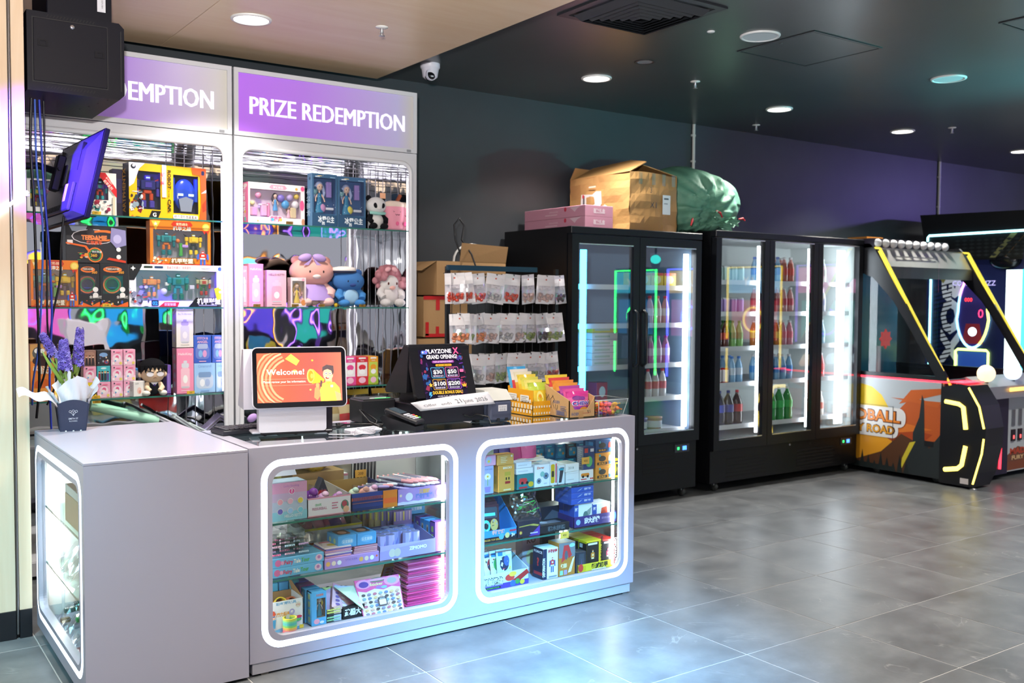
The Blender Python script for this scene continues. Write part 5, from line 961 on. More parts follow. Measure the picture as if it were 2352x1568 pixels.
fi+=[('t','DOUBLE BONUS DEAL!',.51,.075,.062,'#ffc83a','C',.03,.70),('t','MORE PLAY, MORE FUN!',.51,.015,.03,'#f0e8ff','C',.0,.5),('rr',.04,.885,.15,.075,'#5a7ae0',.45),('o',.08,.925,.018,'#f4f0ff'),('o',.15,.925,.012,'#ff5fa0'),('s',.14,.26,.05,'#ffc040'),('p',[(.08,.12),(.14,.12),(.11,.07),(.15,.07),(.07,-.0),(.10,.055),(.06,.055)],'#4fb0ff'),('rr',.87,.50,.09,.06,'#ff6fa8',.2),('p',[(.88,.20),(.96,.20),(.98,.27),(.94,.24),(.92,.28),(.90,.24),(.86,.27)],'#ffb83a')]
q=MB();art(q,fi,lambda x,y,l=0:(-.118+x,-.0008-l*.5,-.004+y),FW,.238);q.xf(fm_);q.build('flyer_print',None,fl_)
o=MB().tube([(1.10,.178,ZC+.045),(1.13,.17,ZC+.030),(1.16,.165,ZC+.045),(1.22,.15,ZC+.03),(1.20,.10,ZC+.004),(1.26,.09,ZC+.004)],.004,7,M('#15151a',.4)).build('printer_lead');tag(o,'black lead drooping between the till base and label printer','cable')
pa=[atY(942,925,.172),atY(1120,899,.160),atY(1137,927,.150),atY(965,944,.168)]
def note(u,v):a=pa[0].lerp(pa[1],u);b=pa[3].lerp(pa[2],u);c=b.lerp(a,v);return(c.x,c.y-.012*math.sin(PI*u)*(1-v)-.003,c.z+.004*math.sin(PI*u))
t=MB().grid(note,14,4,M('#eceaf0',.6)).build('paper_note',loc=(1.04,.17,.95));tag(t,'white paper strip with a handwritten offer date taped to the till','paper note')
so=t.modifiers.new('thickness','SOLIDIFY');so.thickness=.0004
q=MB()
def hw_(s,u0,w,dv=0,sz=.34):
 vs,fs,xa,xb,ya,yb_=text_mesh(s,-.012);
 q.add([(lambda n:(n[0],n[1]-.0016,n[2]))(note(u0+(x-xa)/(xb-xa)*w,.30+dv+y*sz+.10*(x-xa)/(xb-xa)*.3))for x,y in vs],fs,M('#2a2a33',.6))
hw_('Offer',.10,.16,.06);hw_('ends',.31,.13,.02);hw_('21',.51,.07,.05,.5);hw_('June',.60,.13,.02,.44);hw_('2026',.77,.16,.02,.44);q.build('handwriting',None,t)
# ---- label printer
t=root('label_printer',(1.29,.20,ZC),'slate blue label printer with a pale sloping lid beside the till','printer')
MB().box(1.225,1.36,.15,.33,ZC+.002,ZC+.104,M('#4b5168',.38),.012).build('case',None,t)
MB().prism([(.152,ZC+.104),(.33,ZC+.104),(.33,ZC+.150),(.20,ZC+.150)],'x',1.227,1.358,M('#c9c9c4',.35)).build('lid',None,t)
q=MB().box(1.275,1.325,.1488,.1496,ZC+.052,ZC+.082,M('#e6e4e8',.5));q.build('label_plate',None,t);MB().text('80 USB+LAN',lambda x,y:(1.30+x,.1484,ZC+.07+y),.005,M('#44444c')).text('||| || ||||',lambda x,y:(1.30+x,.1484,ZC+.057+y),.008,M('#33333a')).build('lettering',None,t)
for x in(1.268,1.315):MB().box(x,x+.016,.1485,.152,ZC+.004,ZC+.020,M('#16161c',.5)).build('port',None,t)
MB().box(1.245,1.345,.1488,.1498,ZC+.028,ZC+.040,M('#42475c',.38)).build('front_ridge',None,t)
# ---- sweets cartons
t=root('sweets_carton',(1.66,.42,ZC),'yellow gingham carton of banana sweets bags on the counter','display carton')
xa,ya=1.545,.40;GG=[M('#f0a91c',.5),M('#f4ead8',.5)]
q=MB();w,d,h=.13,.19,.085
def yb(x,y,z):c,s=math.cos(-.0),math.sin(-.0);return(xa+x,ya+y-.16,ZC+z)
q.box(xa,xa+.0025,ya-.16,ya+.06,ZC,ZC+.13,GG[0]);q.box(xa,xa+w,ya-.16,ya-.1575,ZC,ZC+.075,GG[0]);q.box(xa+w-.0025,xa+w,ya-.16,ya+.06,ZC,ZC+.10,GG[0]);q.box(xa,xa+w,ya+.0575,ya+.06,ZC,ZC+.14,GG[0]);q.box(xa,xa+w,ya-.16,ya+.06,ZC,ZC+.002,GG[0]);q.build('tray',None,t)
g=[]
for i in range(8):
 for j in(0,2):g.append(('r',.03+.122*i,.12+.22*j,.06,.14,'#f6efdf'))
g+=[('r',0,.30,1,.18,'#f6ead0')]+[('r',.02+.122*i,.30,.06,.18,'#f0a91c')for i in range(8)]+[('rr',.06,.62,.34,.26,'#f4f2ee'),('rr',.54,.60,.34,.26,'#f4f2ee')]+a_lines(.1,.80,.26,3,'#a89a80',.07,.02)+a_lines(.58,.78,.26,3,'#a89a80',.07,.02)
art(MB(),g,facefn(xa,ya+.06,xa,ya-.16,ZC),.22,.12).build('side_print',None,t);art(MB(),g[:14],facefn(xa,ya-.16,xa+w,ya-.16,ZC),w,.075).build('front_print',None,t)
yel=[('#f0d030','#f4de50','#c8dc4a'),('#f2d83a','#f0cc28','#f6e880'),('#f4dc48','#e8c824','#e8e060'),('#f0c830','#e86a5a','#f4d850'),('#e8a83c','#d8484a','#f0e8d0'),('#d84048','#e8b8a8','#f4ece0'),('#4fb0e0','#7fd0f0','#3fa4e0')]
for k in range(7):
 pouch('sweets_bag','%s bag of chews in the yellow gingham carton, counted from the front'%ORD[k],xa+.062,ya-.140+.028*k,ZC+.004,.115,.165+.012*k,.036,*yel[k][::-1],rz=.04*(k%3-1),tilt=-.22,group='bags of banana chews',fr=[('e',.5,.5,.18,.22,'#f8ee90'),('p',[(.35,.34),(.65,.42),(.7,.36),(.4,.26)],'#e8b820'),('o',.5,.56,.05,'#e8902a'),('r',.3,.18,.4,.08,'#3a4ab0')]if k<3 else None)
KR=M('#c39c6c',.7,bump=.1,scale=30.);bx_,by_=1.655,.085
t=root('sweets_carton',(1.73,.19,ZC),'brown cardboard carton of purple chews with ink scribbles and a five dollar mark','display carton')
wv,dv,rz_=.165,.215,.0
q=MB()
q.prism([(by_,ZC),(by_+dv,ZC),(by_+dv,ZC+.155),(by_+dv*.94,ZC+.155),(by_,ZC+.088)],'x',bx_,bx_+.004,KR);q.prism([(by_,ZC),(by_+dv,ZC),(by_+dv,ZC+.155),(by_+dv*.94,ZC+.155),(by_,ZC+.100)],'x',bx_+wv-.004,bx_+wv,KR)
q.prism([(bx_,ZC),(bx_+wv,ZC),(bx_+wv,ZC+.100),(bx_+wv*.70,ZC+.042),(bx_+wv*.22,ZC+.040),(bx_,ZC+.088)],'y',by_,by_+.004,KR);q.box(bx_,bx_+wv,by_+dv-.004,by_+dv,ZC,ZC+.155,KR);q.box(bx_,bx_+wv,by_,by_+dv,ZC,ZC+.003,KR);q.build('carton',None,t)
ink=M('#3a342e',.7);blu=M('#5a6488',.7)
sd=facefn(bx_,by_+dv,bx_,by_,ZC);q=MB()
for k in range(7):
 x=.022+.016*k;pts=[sd(x+R.uniform(-.010,.012),.035+.012*j+R.uniform(-.004,.004),.001)for j in range(7 if k<5 else 3)]
 q.tube(pts,.0011,4,ink)
q.build('ink_scribble',None,t)
q=MB();art(q,[('t','HI-CHEW',.52,.42,.10,blu,'C',.03,.25),('r',.5,.05,.4,.16,blu),('r',.51,.06,.38,.14,KR)]+[('r',.52+.012*k,.065,.004+.004*(k%3),.13,blu)for k in range(29)]+a_lines(.70,.34,.22,3,blu,.05,.02),sd,dv,.155);q.build('side_print',None,t)
q=MB();art(q,[('t','HI-CHEW',.24,.12,.15,blu,'C',.03,.30),('t','$5',.76,.20,.16,ink,'C',-.01,.13),('r',.52,.20,.30,.02,'#b04a3a')],facefn(bx_,by_,bx_+wv,by_,ZC),wv,.10);q.build('front_print',None,t)
MB().box(bx_+.06,bx_+.09,by_-.0006,by_+.0,ZC,ZC+.034,M('#b98f5c',.3)).build('tape',None,t)
pur=[('#e03a9a','#9a3ab8','#f06ab0'),('#e858a8','#8a2c9a','#ee5fae'),('#c04aa8','#7a2f94','#8a3fa4'),('#f0a03c','#b05ac0','#6a2c88'),('#f09a3a','#a850b8','#e8b050'),('#e8504a','#f0c060','#e8d8a0'),('#f0d840','#f4e8b0','#d83a6a')]
for k in range(7):
 pouch('sweets_bag','%s bag of fruit chews in the brown carton, counted from the front'%ORD[k],bx_+.084,by_+.022+.027*k,ZC+.005,.14,.125+.012*k,.036,*pur[k],rz=.05*(k%3-1),tilt=-.2,group='bags of fruit chews',fr=[('e',.4,.72,.2,.09,'#7a2c8a'),('e',.62,.70,.14,.08,'#8a3a9a'),('t','CHEW',.55,.42,.17,'#f4f2ff','C',.06,.80),('t','CHEW',.55,.425,.15,'#3a3ab0','C',.03,.74),('e',.65,.25,.2,.1,'#f0a03c'),('e',.3,.2,.14,.07,'#c04a9a')]if k<2 else None)
 # ---- clear box of wrapped sweets
cx0,cx1,cy0,cy1=1.838,1.998,.075,.225;t=root('acrylic_tray',(1.92,.15,ZC),'clear acrylic tray of wrapped sweets at the end of the counter','acrylic tray')
q=MB();e=.003;H=.082
def slab(x0,y0,x1,y1,ox,oy):q.add([(x0,y0,ZC),(x1,y1,ZC),(x1+ox,y1+oy,ZC+H),(x0+ox,y0+oy,ZC+H)],[(0,1,2,3)],PLASTIC)
slab(cx0,cy0,cx1,cy0,.0,-.018);slab(cx1,cy0,cx1,cy1,.018,0);slab(cx1,cy1,cx0,cy1,0,.018);slab(cx0,cy1,cx0,cy0,-.018,0);q.box(cx0,cx1,cy0,cy1,ZC,ZC+.002,PLASTIC);tr_=q.build('walls',None,t)
rim=[(cx0-.018,cy0-.018,ZC+H),(cx1+.018,cy0-.018,ZC+H),(cx1+.018,cy1+.018,ZC+H),(cx0-.018,cy1+.018,ZC+H)];MB().tube(rim,.002,6,M('#d8e6e8',.1),True).build('rim',None,t)
for a_ in((cx0,cy0,-1,-1),(cx1,cy0,1,-1)):MB().tube([(a_[0],a_[1],ZC),(a_[0]+.018*a_[2],a_[1]+.018*a_[3],ZC+H)],.0016,6,M('#d8e6e8',.1)).build('corner_edge',None,t)
cc_=['#5a2a7a','#e85a2a','#d83a3c','#e8b82c','#3a7a3c','#e04a5a','#8a4ab0','#f0842c','#c8dc4a','#e86a8a']
cn={'#5a2a7a':'purple','#e85a2a':'orange','#d83a3c':'red','#e8b82c':'gold','#3a7a3c':'green','#e04a5a':'coral','#8a4ab0':'violet','#f0842c':'amber','#c8dc4a':'lime','#e86a8a':'pink'}
def candy_proto(c):
 q=MB();m_=M(c,.2,coat=.5,bump=.3,scale=90.);q.ball((0,0,0),(.017,.011,.010),m_,8,6)
 for s in(-1,1):q.add([(s*.014,0,0),(s*.028,-.008,.006),(s*.030,0,-.002),(s*.028,.008,.005)],[(0,1,2),(0,2,3)],m_)
 return q
k=0;protos={}
for lay in range(3):
 for i in range(5):
  for j in range(3 if lay else 4):
   c=cc_[(k*7+i*3+lay)%10];lb='%s wrapped sweet in the clear tray, %s layer, %s column, row %s back'%(cn[c],['bottom','middle','top'][lay],ORD[i],['one','two','three','four'][j])
   loc=(cx0+.022+.030*i+R.uniform(-.004,.004),cy0+.020+.036*j+R.uniform(-.005,.005)+.01*lay,ZC+.0135+.0185*lay);rot=(R.uniform(-.4,.4),R.uniform(-.4,.4),R.uniform(0,3))
   if c not in protos:o=candy_proto(c).build('wrapped_sweet');protos[c]=o;o.location=loc;o.rotation_euler=rot;tag(o,lb,'sweet','wrapped sweets in the clear tray')
   else:clone(protos[c],loc,rot=rot,label=lb)
   k+=1
o=MB().box(-.014,.014,-.0006,.0006,0,.026,M('#f0b050',.5)).build('price_tag');o.location=(1.925,cy0-.006,ZC+.035);o.rotation_euler=(.2,0,0);tag(o,'orange price tag stuck in the clear sweets tray','price tag');MB().text('50',lambda x,y:(x,-.001,.009+y),.010,M('#6a4a1a')).build('lettering',None,o)
# == network cabinet, monitor, cables
DK=M('#12121c',.45,spec=.2);DK2=M('#0d0d15',.5,spec=.2)
t=root('network_cabinet',(-.41,1.3,2.39),'dark wall-mounted network cabinet with vent slots hanging above the counter','network cabinet')
rx0,rx1,ry0,ry1,rz0,rz1=-.607,-.205,1.022,1.60,2.392,2.735
c=.022
MB().prism([(rx0,rz0),(rx1-c,rz0),(rx1,rz0+c),(rx1,rz1-c),(rx1-c,rz1),(rx0,rz1)],'y',ry0,ry1,DK).build('body',None,t)
dr=MB().box(-.582,-.280,ry0-.006,ry0-.0005,2.435,2.705,DK,.002).build('door',None,t)
MB().ring([(-.275,2.71),(-.587,2.71),(-.587,2.43),(-.275,2.43)],[(-.280,2.705),(-.582,2.705),(-.582,2.435),(-.280,2.435)],'y',ry0-.001,ry0+.001,M('#0c0c12',.6)).build('door_gap',None,t)
MB().lathe([(.010,0),(.010,.005),(.006,.007),(.0005,.007)],(-.425,ry0-.006,2.685),16,M('#b9b9c2',.2,.9),'y').build('lock',None,dr)
for x,z in((-.545,2.60),(-.312,2.58)):
 MB().ring([(x+.021,z+.014),(x-.021,z+.014),(x-.021,z-.014),(x+.021,z-.014)],[(x+.012,z+.008),(x-.010,z+.008),(x-.010,z-.008),(x+.012,z-.008)],'y',ry0-.010,ry0-.006,DK2).build('latch',None,dr)
for zz,lab in((2.720,'top'),(2.413,'low')):
 for k in range(15):
  x=-.53+.0135*k;MB().add([(x,ry0-.0008,zz-.006),(x+.005,ry0-.0008,zz-.006),(x+.012,ry0-.0008,zz+.006),(x+.007,ry0-.0008,zz+.006)],[(0,1,2,3)],M('#07070b',.7)).build('vent_slot',None,t)
MB().box(rx1-.0175,rx1-.012,ry0-.002,ry0-.0003,2.43,2.70,M('#0c0c12',.6)).build('rail_slot',None,t)
MB().tube([(rx1+.0,ry0+.05,2.585),(rx1+.009,ry0+.05,2.585)],.006,8,M('#8a8a94',.3,.8)).build('side_screw',None,t)
for k in range(4):MB().tube([(-.27-.02*k,ry0+.04+.1*k,rz0-.002),(-.27-.02*k,ry0+.04+.1*k,rz0+.001)],.004,8,M('#0c0c12',.6)).build('underside_hole',None,t)
t=root('junction_box',(-.36,1.3,2.745),'smaller dark box with a white label, standing on the network cabinet','equipment box')
MB().box(-.51,-.235,1.12,1.5,2.737,2.94,DK,.004).build('case',None,t);q=MB().box(-.298,-.262,1.1185,1.1195,2.80,2.885,M('#dcdce4',.5));q.build('label_plate',None,t)
MB().text('HIKVISION',lambda x,y:(-.280+y,1.118,2.842+x),.008,M('#55555f',.5)).build('lettering',None,t)
A,B,e2=Vector((-.33,1.73,2.243)),Vector((-.27,1.06,2.265)),Vector((-.10,-.03,-.42))
ux=(B-A).normalized();W_=(B-A).length;uz=-(e2-ux*e2.dot(ux)).normalized();H_=.425;uy=uz.cross(ux)
cen=(A+B)/2-uz*H_/2
if uy.x>0:uy=-uy
MT=Matrix(((ux.x,uy.x,uz.x,cen.x),(ux.y,uy.y,uz.y,cen.y),(ux.z,uy.z,uz.z,cen.z),(0,0,0,1)))
t=root('monitor',cen,'black monitor on a wall arm seen from behind, lit violet','monitor')
PB=M('#40405a',.35,spec=.3);hw=W_/2;hh=H_/2
def tvp(fn,name,mat=None,parent=None):
 q=MB();fn(q);q.xf(MT);return q.build(name,mat,parent or t)
tvp(lambda q:q.box(-hw,hw,-.012,.012,-hh,hh,DK2,.003),'bezel')
tvp(lambda q:q.box(-hw+.012,hw-.012,-.0135,-.0122,-hh+.016,hh-.012,M('#0a0a10',.1)),'screen')
def shell(q):
 o=[(-hw+.01,-hh+.01),(hw-.01,-hh+.01),(hw-.01,hh-.01),(-hw+.01,hh-.01)];i=[(-hw*.72,-hh*.86),(hw*.72,-hh*.86),(hw*.72,hh*.55),(-hw*.72,hh*.55)]
 vs=[(x,.0125,z)for x,z in o]+[(x,.045,z)for x,z in i];q.add(vs,[(k,(k+1)%4,4+(k+1)%4,4+k)for k in range(4)]+[(4,5,6,7)],PB)
tvp(shell,'back_shell')
tvp(lambda q:q.box(-hw*.62,hw*.62,.044,.062,-hh*.84,-hh*.20,PB,.006),'electronics_cover')
for s in(-.5,.5):tvp(lambda q:q.box(hw*s-.004,hw*s+.004,.03,.047,hh*.1,hh*.75,DK2,.002),'rib')
for k in range(9):tvp(lambda q:q.box(-hw*.5+.03*k,-hw*.5+.03*k+.018,.0615,.0632,-hh*.80,-hh*.68,DK2),'vent_slot')
tvp(lambda q:q.box(hw*.30,hw*.42,.0622,.0632,-hh*.62,-hh*.22,M('#d8d8e8',.5)),'label_plate')
tvp(lambda q:q.box(-.055,.055,.060,.068,-.055,.055,DK2,.004),'vesa_plate')
tvp(lambda q:q.box(-.025,.025,.066,.105,-.075,.10,DK2,.006),'tilt_head')
tvp(lambda q:q.tube([(-.04,.09,.03),(.04,.09,.03)],.008,10,DK2),'tilt_bolt')
pv=MT@Vector((0,.10,.02))
MB().tube([pv,(-.50,1.46,pv.z+.03),(-.605,1.40,pv.z+.01)],.017,10,DK2).build('arm',None,t)
MB().box(-.622,-.604,1.34,1.46,pv.z-.09,pv.z+.11,DK2,.002).build('wall_plate',None,t)
for z in(-.05,.05):MB().tube([(-.606,1.38,pv.z+z),(-.598,1.38,pv.z+z)],.008,10,M('#a8a8b4',.3,.8)).build('bolt',None,t)
def cable(pts,r,c,lb,y=1.25,end=None):
 P=[atY(u,v,y+.02*i)if len(pts[i])==2 else Vector(pts[i])for i,(u,v)in enumerate(pts)]
 if end:P.append(Vector(end))
 Q=[]
 for i in range(len(P)-1):
  p0,p1,p2,p3=P[max(i-1,0)],P[i],P[i+1],P[min(i+2,len(P)-1)]
  for k in range(5):
   s=k/5;Q.append(.5*((2*p1)+(p2-p0)*s+(2*p0-5*p1+4*p2-p3)*s*s+(3*p1-p0-3*p2+p3)*s**3))
 Q.append(P[-1]);o=MB().tube(Q,r,7,M(c,.4)).build('hanging_cable');tag(o,lb,'cable','cables hanging from the network cabinet');return o
cable([(72,225),(70,330),(78,470),(84,640),(90,800),(90,890),(84,960)],.006,'#16161b','thick black cable hanging nearest the plywood wall',1.15)
cable([(80,228),(84,380),(98,520),(95,690),(88,800),(76,878),(74,930)],.0045,'#3b62c8','light blue cable curving toward the plywood wall',1.18)
cable([(90,229),(100,420),(112,560),(118,680),(119,740),(114,870),(118,985)],.005,'#2f42c0','royal blue cable hanging straight behind the flowers',1.22)
cable([(100,229),(104,420),(108,620),(110,760),(127,822),(128,880),(108,930)],.0045,'#1a1a20','thin black cable swinging behind the flowers',1.26)
cable([(150,470),(140,560),(138,640),(122,720),(112,800),(102,860),(88,900)],.005,'#15151a','black cable dropping from the monitor',1.30)
# == goods in the counter windows
A1,A2,A3=.5935,.3635,.1365
def wb(name,label,cat,u0,u1,vt,zs,y,dep,col,front=None,left=None,top=None,group=None,rz=0.,h=None,sides=None):
 x0,x1=span(u0,u1,vt+10,y);hh=h if h else hgt((u0+u1)/2,vt,y,zs)
 return pbox(name,label,cat,x0,x1,y,y+dep,zs,zs+max(hh,.008),col,front,left,top,group,rz,sides=sides)
def tray(name,label,x0,x1,y0,y1,zs,hf,hb,col,inner,front=None,cat='display tray',group='open display trays in the counter',left=None):
 t=root(name,((x0+x1)/2,(y0+y1)/2,zs),label,cat,group);e=.0025;a,b=M(col,.45),M(inner,.6);q=MB()
 q.box(x0,x1,y0,y0+e,zs,zs+hf,a);q.box(x0,x1,y1-e,y1,zs,zs+hb,b);q.box(x0,x1,y0,y1,zs,zs+e,b)
 for x in(x0,x1-e):q.prism([(y0,zs),(y1,zs),(y1,zs+hb),(y0,zs+hf)],'x',x,x+e,a)
 q.build('tray',None,t)
 if front:art(MB(),front,facefn(x0,y0,x1,y0,zs),x1-x0,hf).build('front_print',None,t)
 if left:art(MB(),left,facefn(x0,y1,x0,y0,zs),y1-y0,min(hf,hb)).build('side_print',None,t)
 return t
 # ---- window 1, upper shelf
yv=.062
discs=[('o',.22+.29*i,.50-.25*j,.085,'#f0eef2')for i in range(3)for j in range(2)]+[('o',.22+.29*i,.50-.25*j,.070,['#f2a6b8','#f4b8cc','#ecd24a','#6a62b8','#9cc4ec','#78c4d8'][i+3*j])for i in range(3)for j in range(2)]
t=wb('blind_box_display','tall pastel display box with a question mark and six round icons','display box',625,705,1107,A1,yv,.10,'#b9c6dc',[('p',[(0,.72),(1,.72),(1,1),(0,1)],'#e3a4c8'),('p',[(0,.5),(1,.5),(1,.72),(0,.72)],'#cdb4d4'),('p',[(0,0),(1,0),(1,.24),(0,.24)],'#8cc8dc'),('t','Lucky Smoking',.55,.88,.06,'#b57ac0','C',0,.44),('o',.56,.76,.085,'#f4f0f4'),('o',.56,.76,.07,'#e0559a'),('t','?',.56,.72,.10,'#fff6fa','C',.03)]+discs+[('t','HELLO KITTY',.60,.085,.075,'#e8eef4','C',.03,.52)],left=[('r',0,0,1,.78,'#f4f4f6'),('r',0,.78,1,.22,'#c9a0dc')])
MB().prism([(-.075,.165),(.07,.165),(.06,.195),(.02,.205),(-.06,.19)],'y',.046,.048,M('#d9d4dc',.5)).build('header_card',None,t)
x0,x1=span(706,806,1180,yv+.002);tray('squeeze_ball_tray','white and pink tray of purple squeeze balls',x0,x1,yv,yv+.30,A1,.078,.095,'#efeaf2','#c9a777',[('r',0,.92,1,.08,'#e59ab2'),('r',0,0,1,.05,'#e59ab2'),('t','GRAPE',.24,.55,.13,'#7ab890','C',.03,.14),('t','PRESSUREBALL',.27,.34,.14,'#c89ab0','C',.04,.34)]+a_lines(.55,.6,.14,3,'#c86a8a',.14,.05)+[('e',.85,.45,.09,.28,'#5a8a7a'),('e',.84,.52,.06,.16,'#b04a5a'),('e',.88,.22,.07,.18,'#e8b898')])
def squish(x,y,z,r,c,lb,c2=None,cap=None):
 t=root('squishy_toy',(x,y,z),lb,'squishy toy','squishy toys in the trays');MB().ball((x,y,z+r),(r,r*.9,r),M(c,.25,coat=.4),14,10).build('body',None,t)
 MB().ball((x+.2*r,y-.4*r,z+r*1.75),(r*.62,r*.58,r*.55),M(c2 or c,.3,coat=.3),12,8).build('head',None,t)
 MB().tube([(x,y,z+r*1.9),(x+r*.2,y,z+r*2.6)],[r*.3,r*.45],8,FILM).build('bag_twist',None,t)
squish(x0+.035,yv+.05,A1+.035,.034,'#7a2f9a','deep purple squeeze ball at the near end of the white tray','#8a3aa8');squish(x0+.10,yv+.07,A1+.03,.026,'#d89ad0','mauve squeeze ball in the white tray','#e8b8d8');squish(x0+.155,yv+.05,A1+.03,.024,'#c07ac8','lilac squeeze ball beside the blue tray','#e0a8e0')
q=MB().prism([(x0+.085,A1+.065),(x0+.145,A1+.065),(x0+.118,A1+.135)],'y',yv+.11,yv+.16,M('#3a3c4a',.3));q.prism([(x0+.092,A1+.066),(x0+.14,A1+.066),(x0+.13,A1+.085),(x0+.10,A1+.085)],'y',yv+.109,yv+.1095,M('#c8303a',.4));o=q.build('triangle_pack');tag(o,'dark triangular snack pack leaning in the white tray','toy pack')
x0,x1=span(808,911,1165,yv);tray('squishy_tray','blue and orange patterned tray of pastel squishy toys',x0,x1,yv,yv+.28,A1,.075,.085,'#2c3f86','#b08a52',[('r',0,.0,1,.16,'#23346e'),('r',0,.74,1,.26,'#31479a'),('r',0,.58,.68,.18,'#c8602a')]+[('p',[(.02+.03*i,.58),(.035+.03*i,.58),(.05+.03*i,.76),(.035+.03*i,.76)],'#2c3f86')for i in range(21)]+[('r',.68,0,.32,1,'#e8862c'),('r',.69,.25,.3,.3,'#f06a2c'),('r',0,.42,.68,.06,'#8a5a6a')])
for k,(dx,dy,c,c2)in enumerate(((.02,.05,'#d8e0cc','#c8dcd0'),(.065,.04,'#f0a8a0','#f2b4aa'),(.115,.06,'#e8c4dc','#e4a8d4'))):squish(x0+dx+.012,yv+dy,A1+.04,.024,c,['mint and cream','peach faced','rose pig-like'][k]+' squishy toy in the blue tray',c2)
def pen(x,y,z,l,rz,c1,c2,lb,tilt=0,grp='click pens in the purple tray'):
 q=MB();q.tube([(-l/2,0,0),(l*.15,0,0)],.0062,8,M(c1,.2,coat=.4));o=q.build('pen');o.location=(x,y,z);o.rotation_euler=(0,tilt,rz);tag(o,lb,'pen',grp)
 MB().tube([(l*.15,0,0),(l*.42,0,0),(l*.5,0,0)],[.0075,.0078,.004],8,M(c2,.35)).build('grip',None,o);MB().tube([(-l/2-.008,0,0),(-l/2,0,0)],.0075,8,M(c2,.3)).build('cap',None,o);return o
x0,x1=span(913,1031,1150,yv);tray('pen_tray','lilac tray of pastel click pens with blue character lettering',x0,x1,yv,yv+.16,A1,.070,.080,'#b594d8','#8a6ab0',[('p',[(0,0),(1,0),(1,.16)]+[(1-.1*i,.16+.05*(i%2))for i in range(11)]+[(0,.16)],'#e4dcf4'),('t','三丽鸥',.52,.64,.20,'#e8b46a','C',.05,.22),('t','迷你按动笔',.52,.32,.24,'#7a8ad0','C',.06,.36),('e',.22,.48,.07,.26,'#f0eaf4'),('e',.82,.55,.08,.26,'#f2a6b4'),('o',.06,.6,.09,'#f4d8c0')])
pc=[('#8a78b8','#a890d0'),('#9a92a8','#f09aa0'),('#b0a8c0','#e8e4ec'),('#6a5a9a','#8a7ac0'),('#b89aa8','#f2a4a8'),('#a0a8b8','#e8e8ee')]
pn=['lilac','coral','white','violet','salmon','pearl']
for k in range(18):
 c=pc[k%6];pen(x0+.03+.0085*k+.001*(k%3),yv+.085+.004*(k%2),A1+.064+.0165*((k*5)%3),.155,-.62+.03*((k*7)%5),*c,lb='%s pen lying %s from the near end of the lilac tray'%(pn[k%6],ORD[k]),tilt=.16)
for k in range(3):pen(.62+.02*k,.15,A1+.075+.004*k,.13,-.5,*pc[k],lb='%s pen loose in the blue tray beside the squishy toys'%['first','second','third'][k],grp='loose pens in the blue tray')
bn=root('banana_bunch',(.37,.44,.80),'spotted ripe bananas lying above the display box','banana bunch')
BAN=wall_material('ripe_banana',('#5a3a14','#e2b92e'),.5,30)
a,b=atY(690,1088,.40),atY(765,1086,.40);base=atZ(700,1100,.70)
for k in range(3):
 y0=.40+.03*k;pts=[Vector((a.x+(b.x-a.x)*s,y0+.02*s,.775+.012*k-.05*math.sin(PI*s)*(.9-.2*k)+.0))for s in[i/8 for i in range(9)]]
 MB().tube(pts,[.006,.016,.019,.020,.020,.019,.017,.012,.005],8,BAN).build('banana',None,bn)
MB().tube([(a.x-.02,.42,.80),(a.x+.005,.42,.785)],[.010,.008],7,M('#5a4a20',.6)).build('stalk',None,bn)
o=wb('carton','brown box behind the display with bananas resting on it','cardboard box',672,790,1112,A1,.37,.14,'#b08a5c',h=.125)
o2=wb('carton','white and pink carton behind the white tray','cardboard box',745,800,1095,A1,.40,.12,'#ece4e8',[('r',0,.9,1,.1,'#e59ab2')],h=.10)
x0,x1=span(812,960,1090,.34);t=tray('red_carton','open white carton with a red lining and rubber bands',x0,x1,.36,.55,A1,.16,.20,'#d9d3cc','#c8302a',[('p',[(.02+.05*i,0),(.05+.05*i,0),(.07+.05*i,1),(.03+.05*i,1)],'#2a2426')for i in range(7)])
for k in range(6):MB().tube([(x0+.09+.016*k+.006*math.cos(j*PI/5),.39+.014*math.sin(j*PI/5),A1+.165+.016*math.sin(j*PI/5))for j in range(10)],.0022,5,M('#e0c060',.4),True).build('rubber_band',None,t)
p=atY(829,1087,.35);o=MB().box(-.028,.028,-.0006,.0006,-.017,.017,M('#e8a844',.5)).build('price_tag');o.location=(p.x,.352,p.z);tag(o,'orange handwritten tag reading 200 on the red-lined carton','price tag');MB().text('200',lambda x,y:(x,-.001,y-.006),.013,M('#2a2016')).build('lettering',None,o)
o=wb('plastic_bag','pale yellow plastic bag stuffed behind the bananas','plastic bag',636,740,1062,A1,.50,.05,'#ddd98a',h=.20)
# ---- window 1, middle shelf
yv=.060;x0,x1=span(624,744,1310,yv)
for k in range(2):
 pbox('bracelet_box',['lower','upper'][k]+' flat sky blue bracelet box of the pair beneath clear cases','flat box',x0-.004+.004*k,x1-.004+.004*k,yv,yv+.20,A2+.0395*k,A2+.0395*k+.039,'#6ab4e0',[('e',.12,.5,.06,.36,'#d06a9a'),('e',.20,.48,.03,.22,'#e8a0c0'),('t','Fairy',.32,.30,.42,'#c83a5a','C',.03,.17),('t','Tale',.48,.30,.42,'#f4f0e8','C',.03,.13),('t','Tour',.64,.32,.42,'#5ab04a','C',.03,.16),('e',.90,.5,.07,.36,'#e8c8e0'),('e',.90,.55,.03,.18,'#c07ab0')],left=[('r',0,0,1,1,'#f2a0c0')],group='flat bracelet boxes')
BE=['#e86a9a','#e8b0c8','#b8d4e8','#d8b0e0']
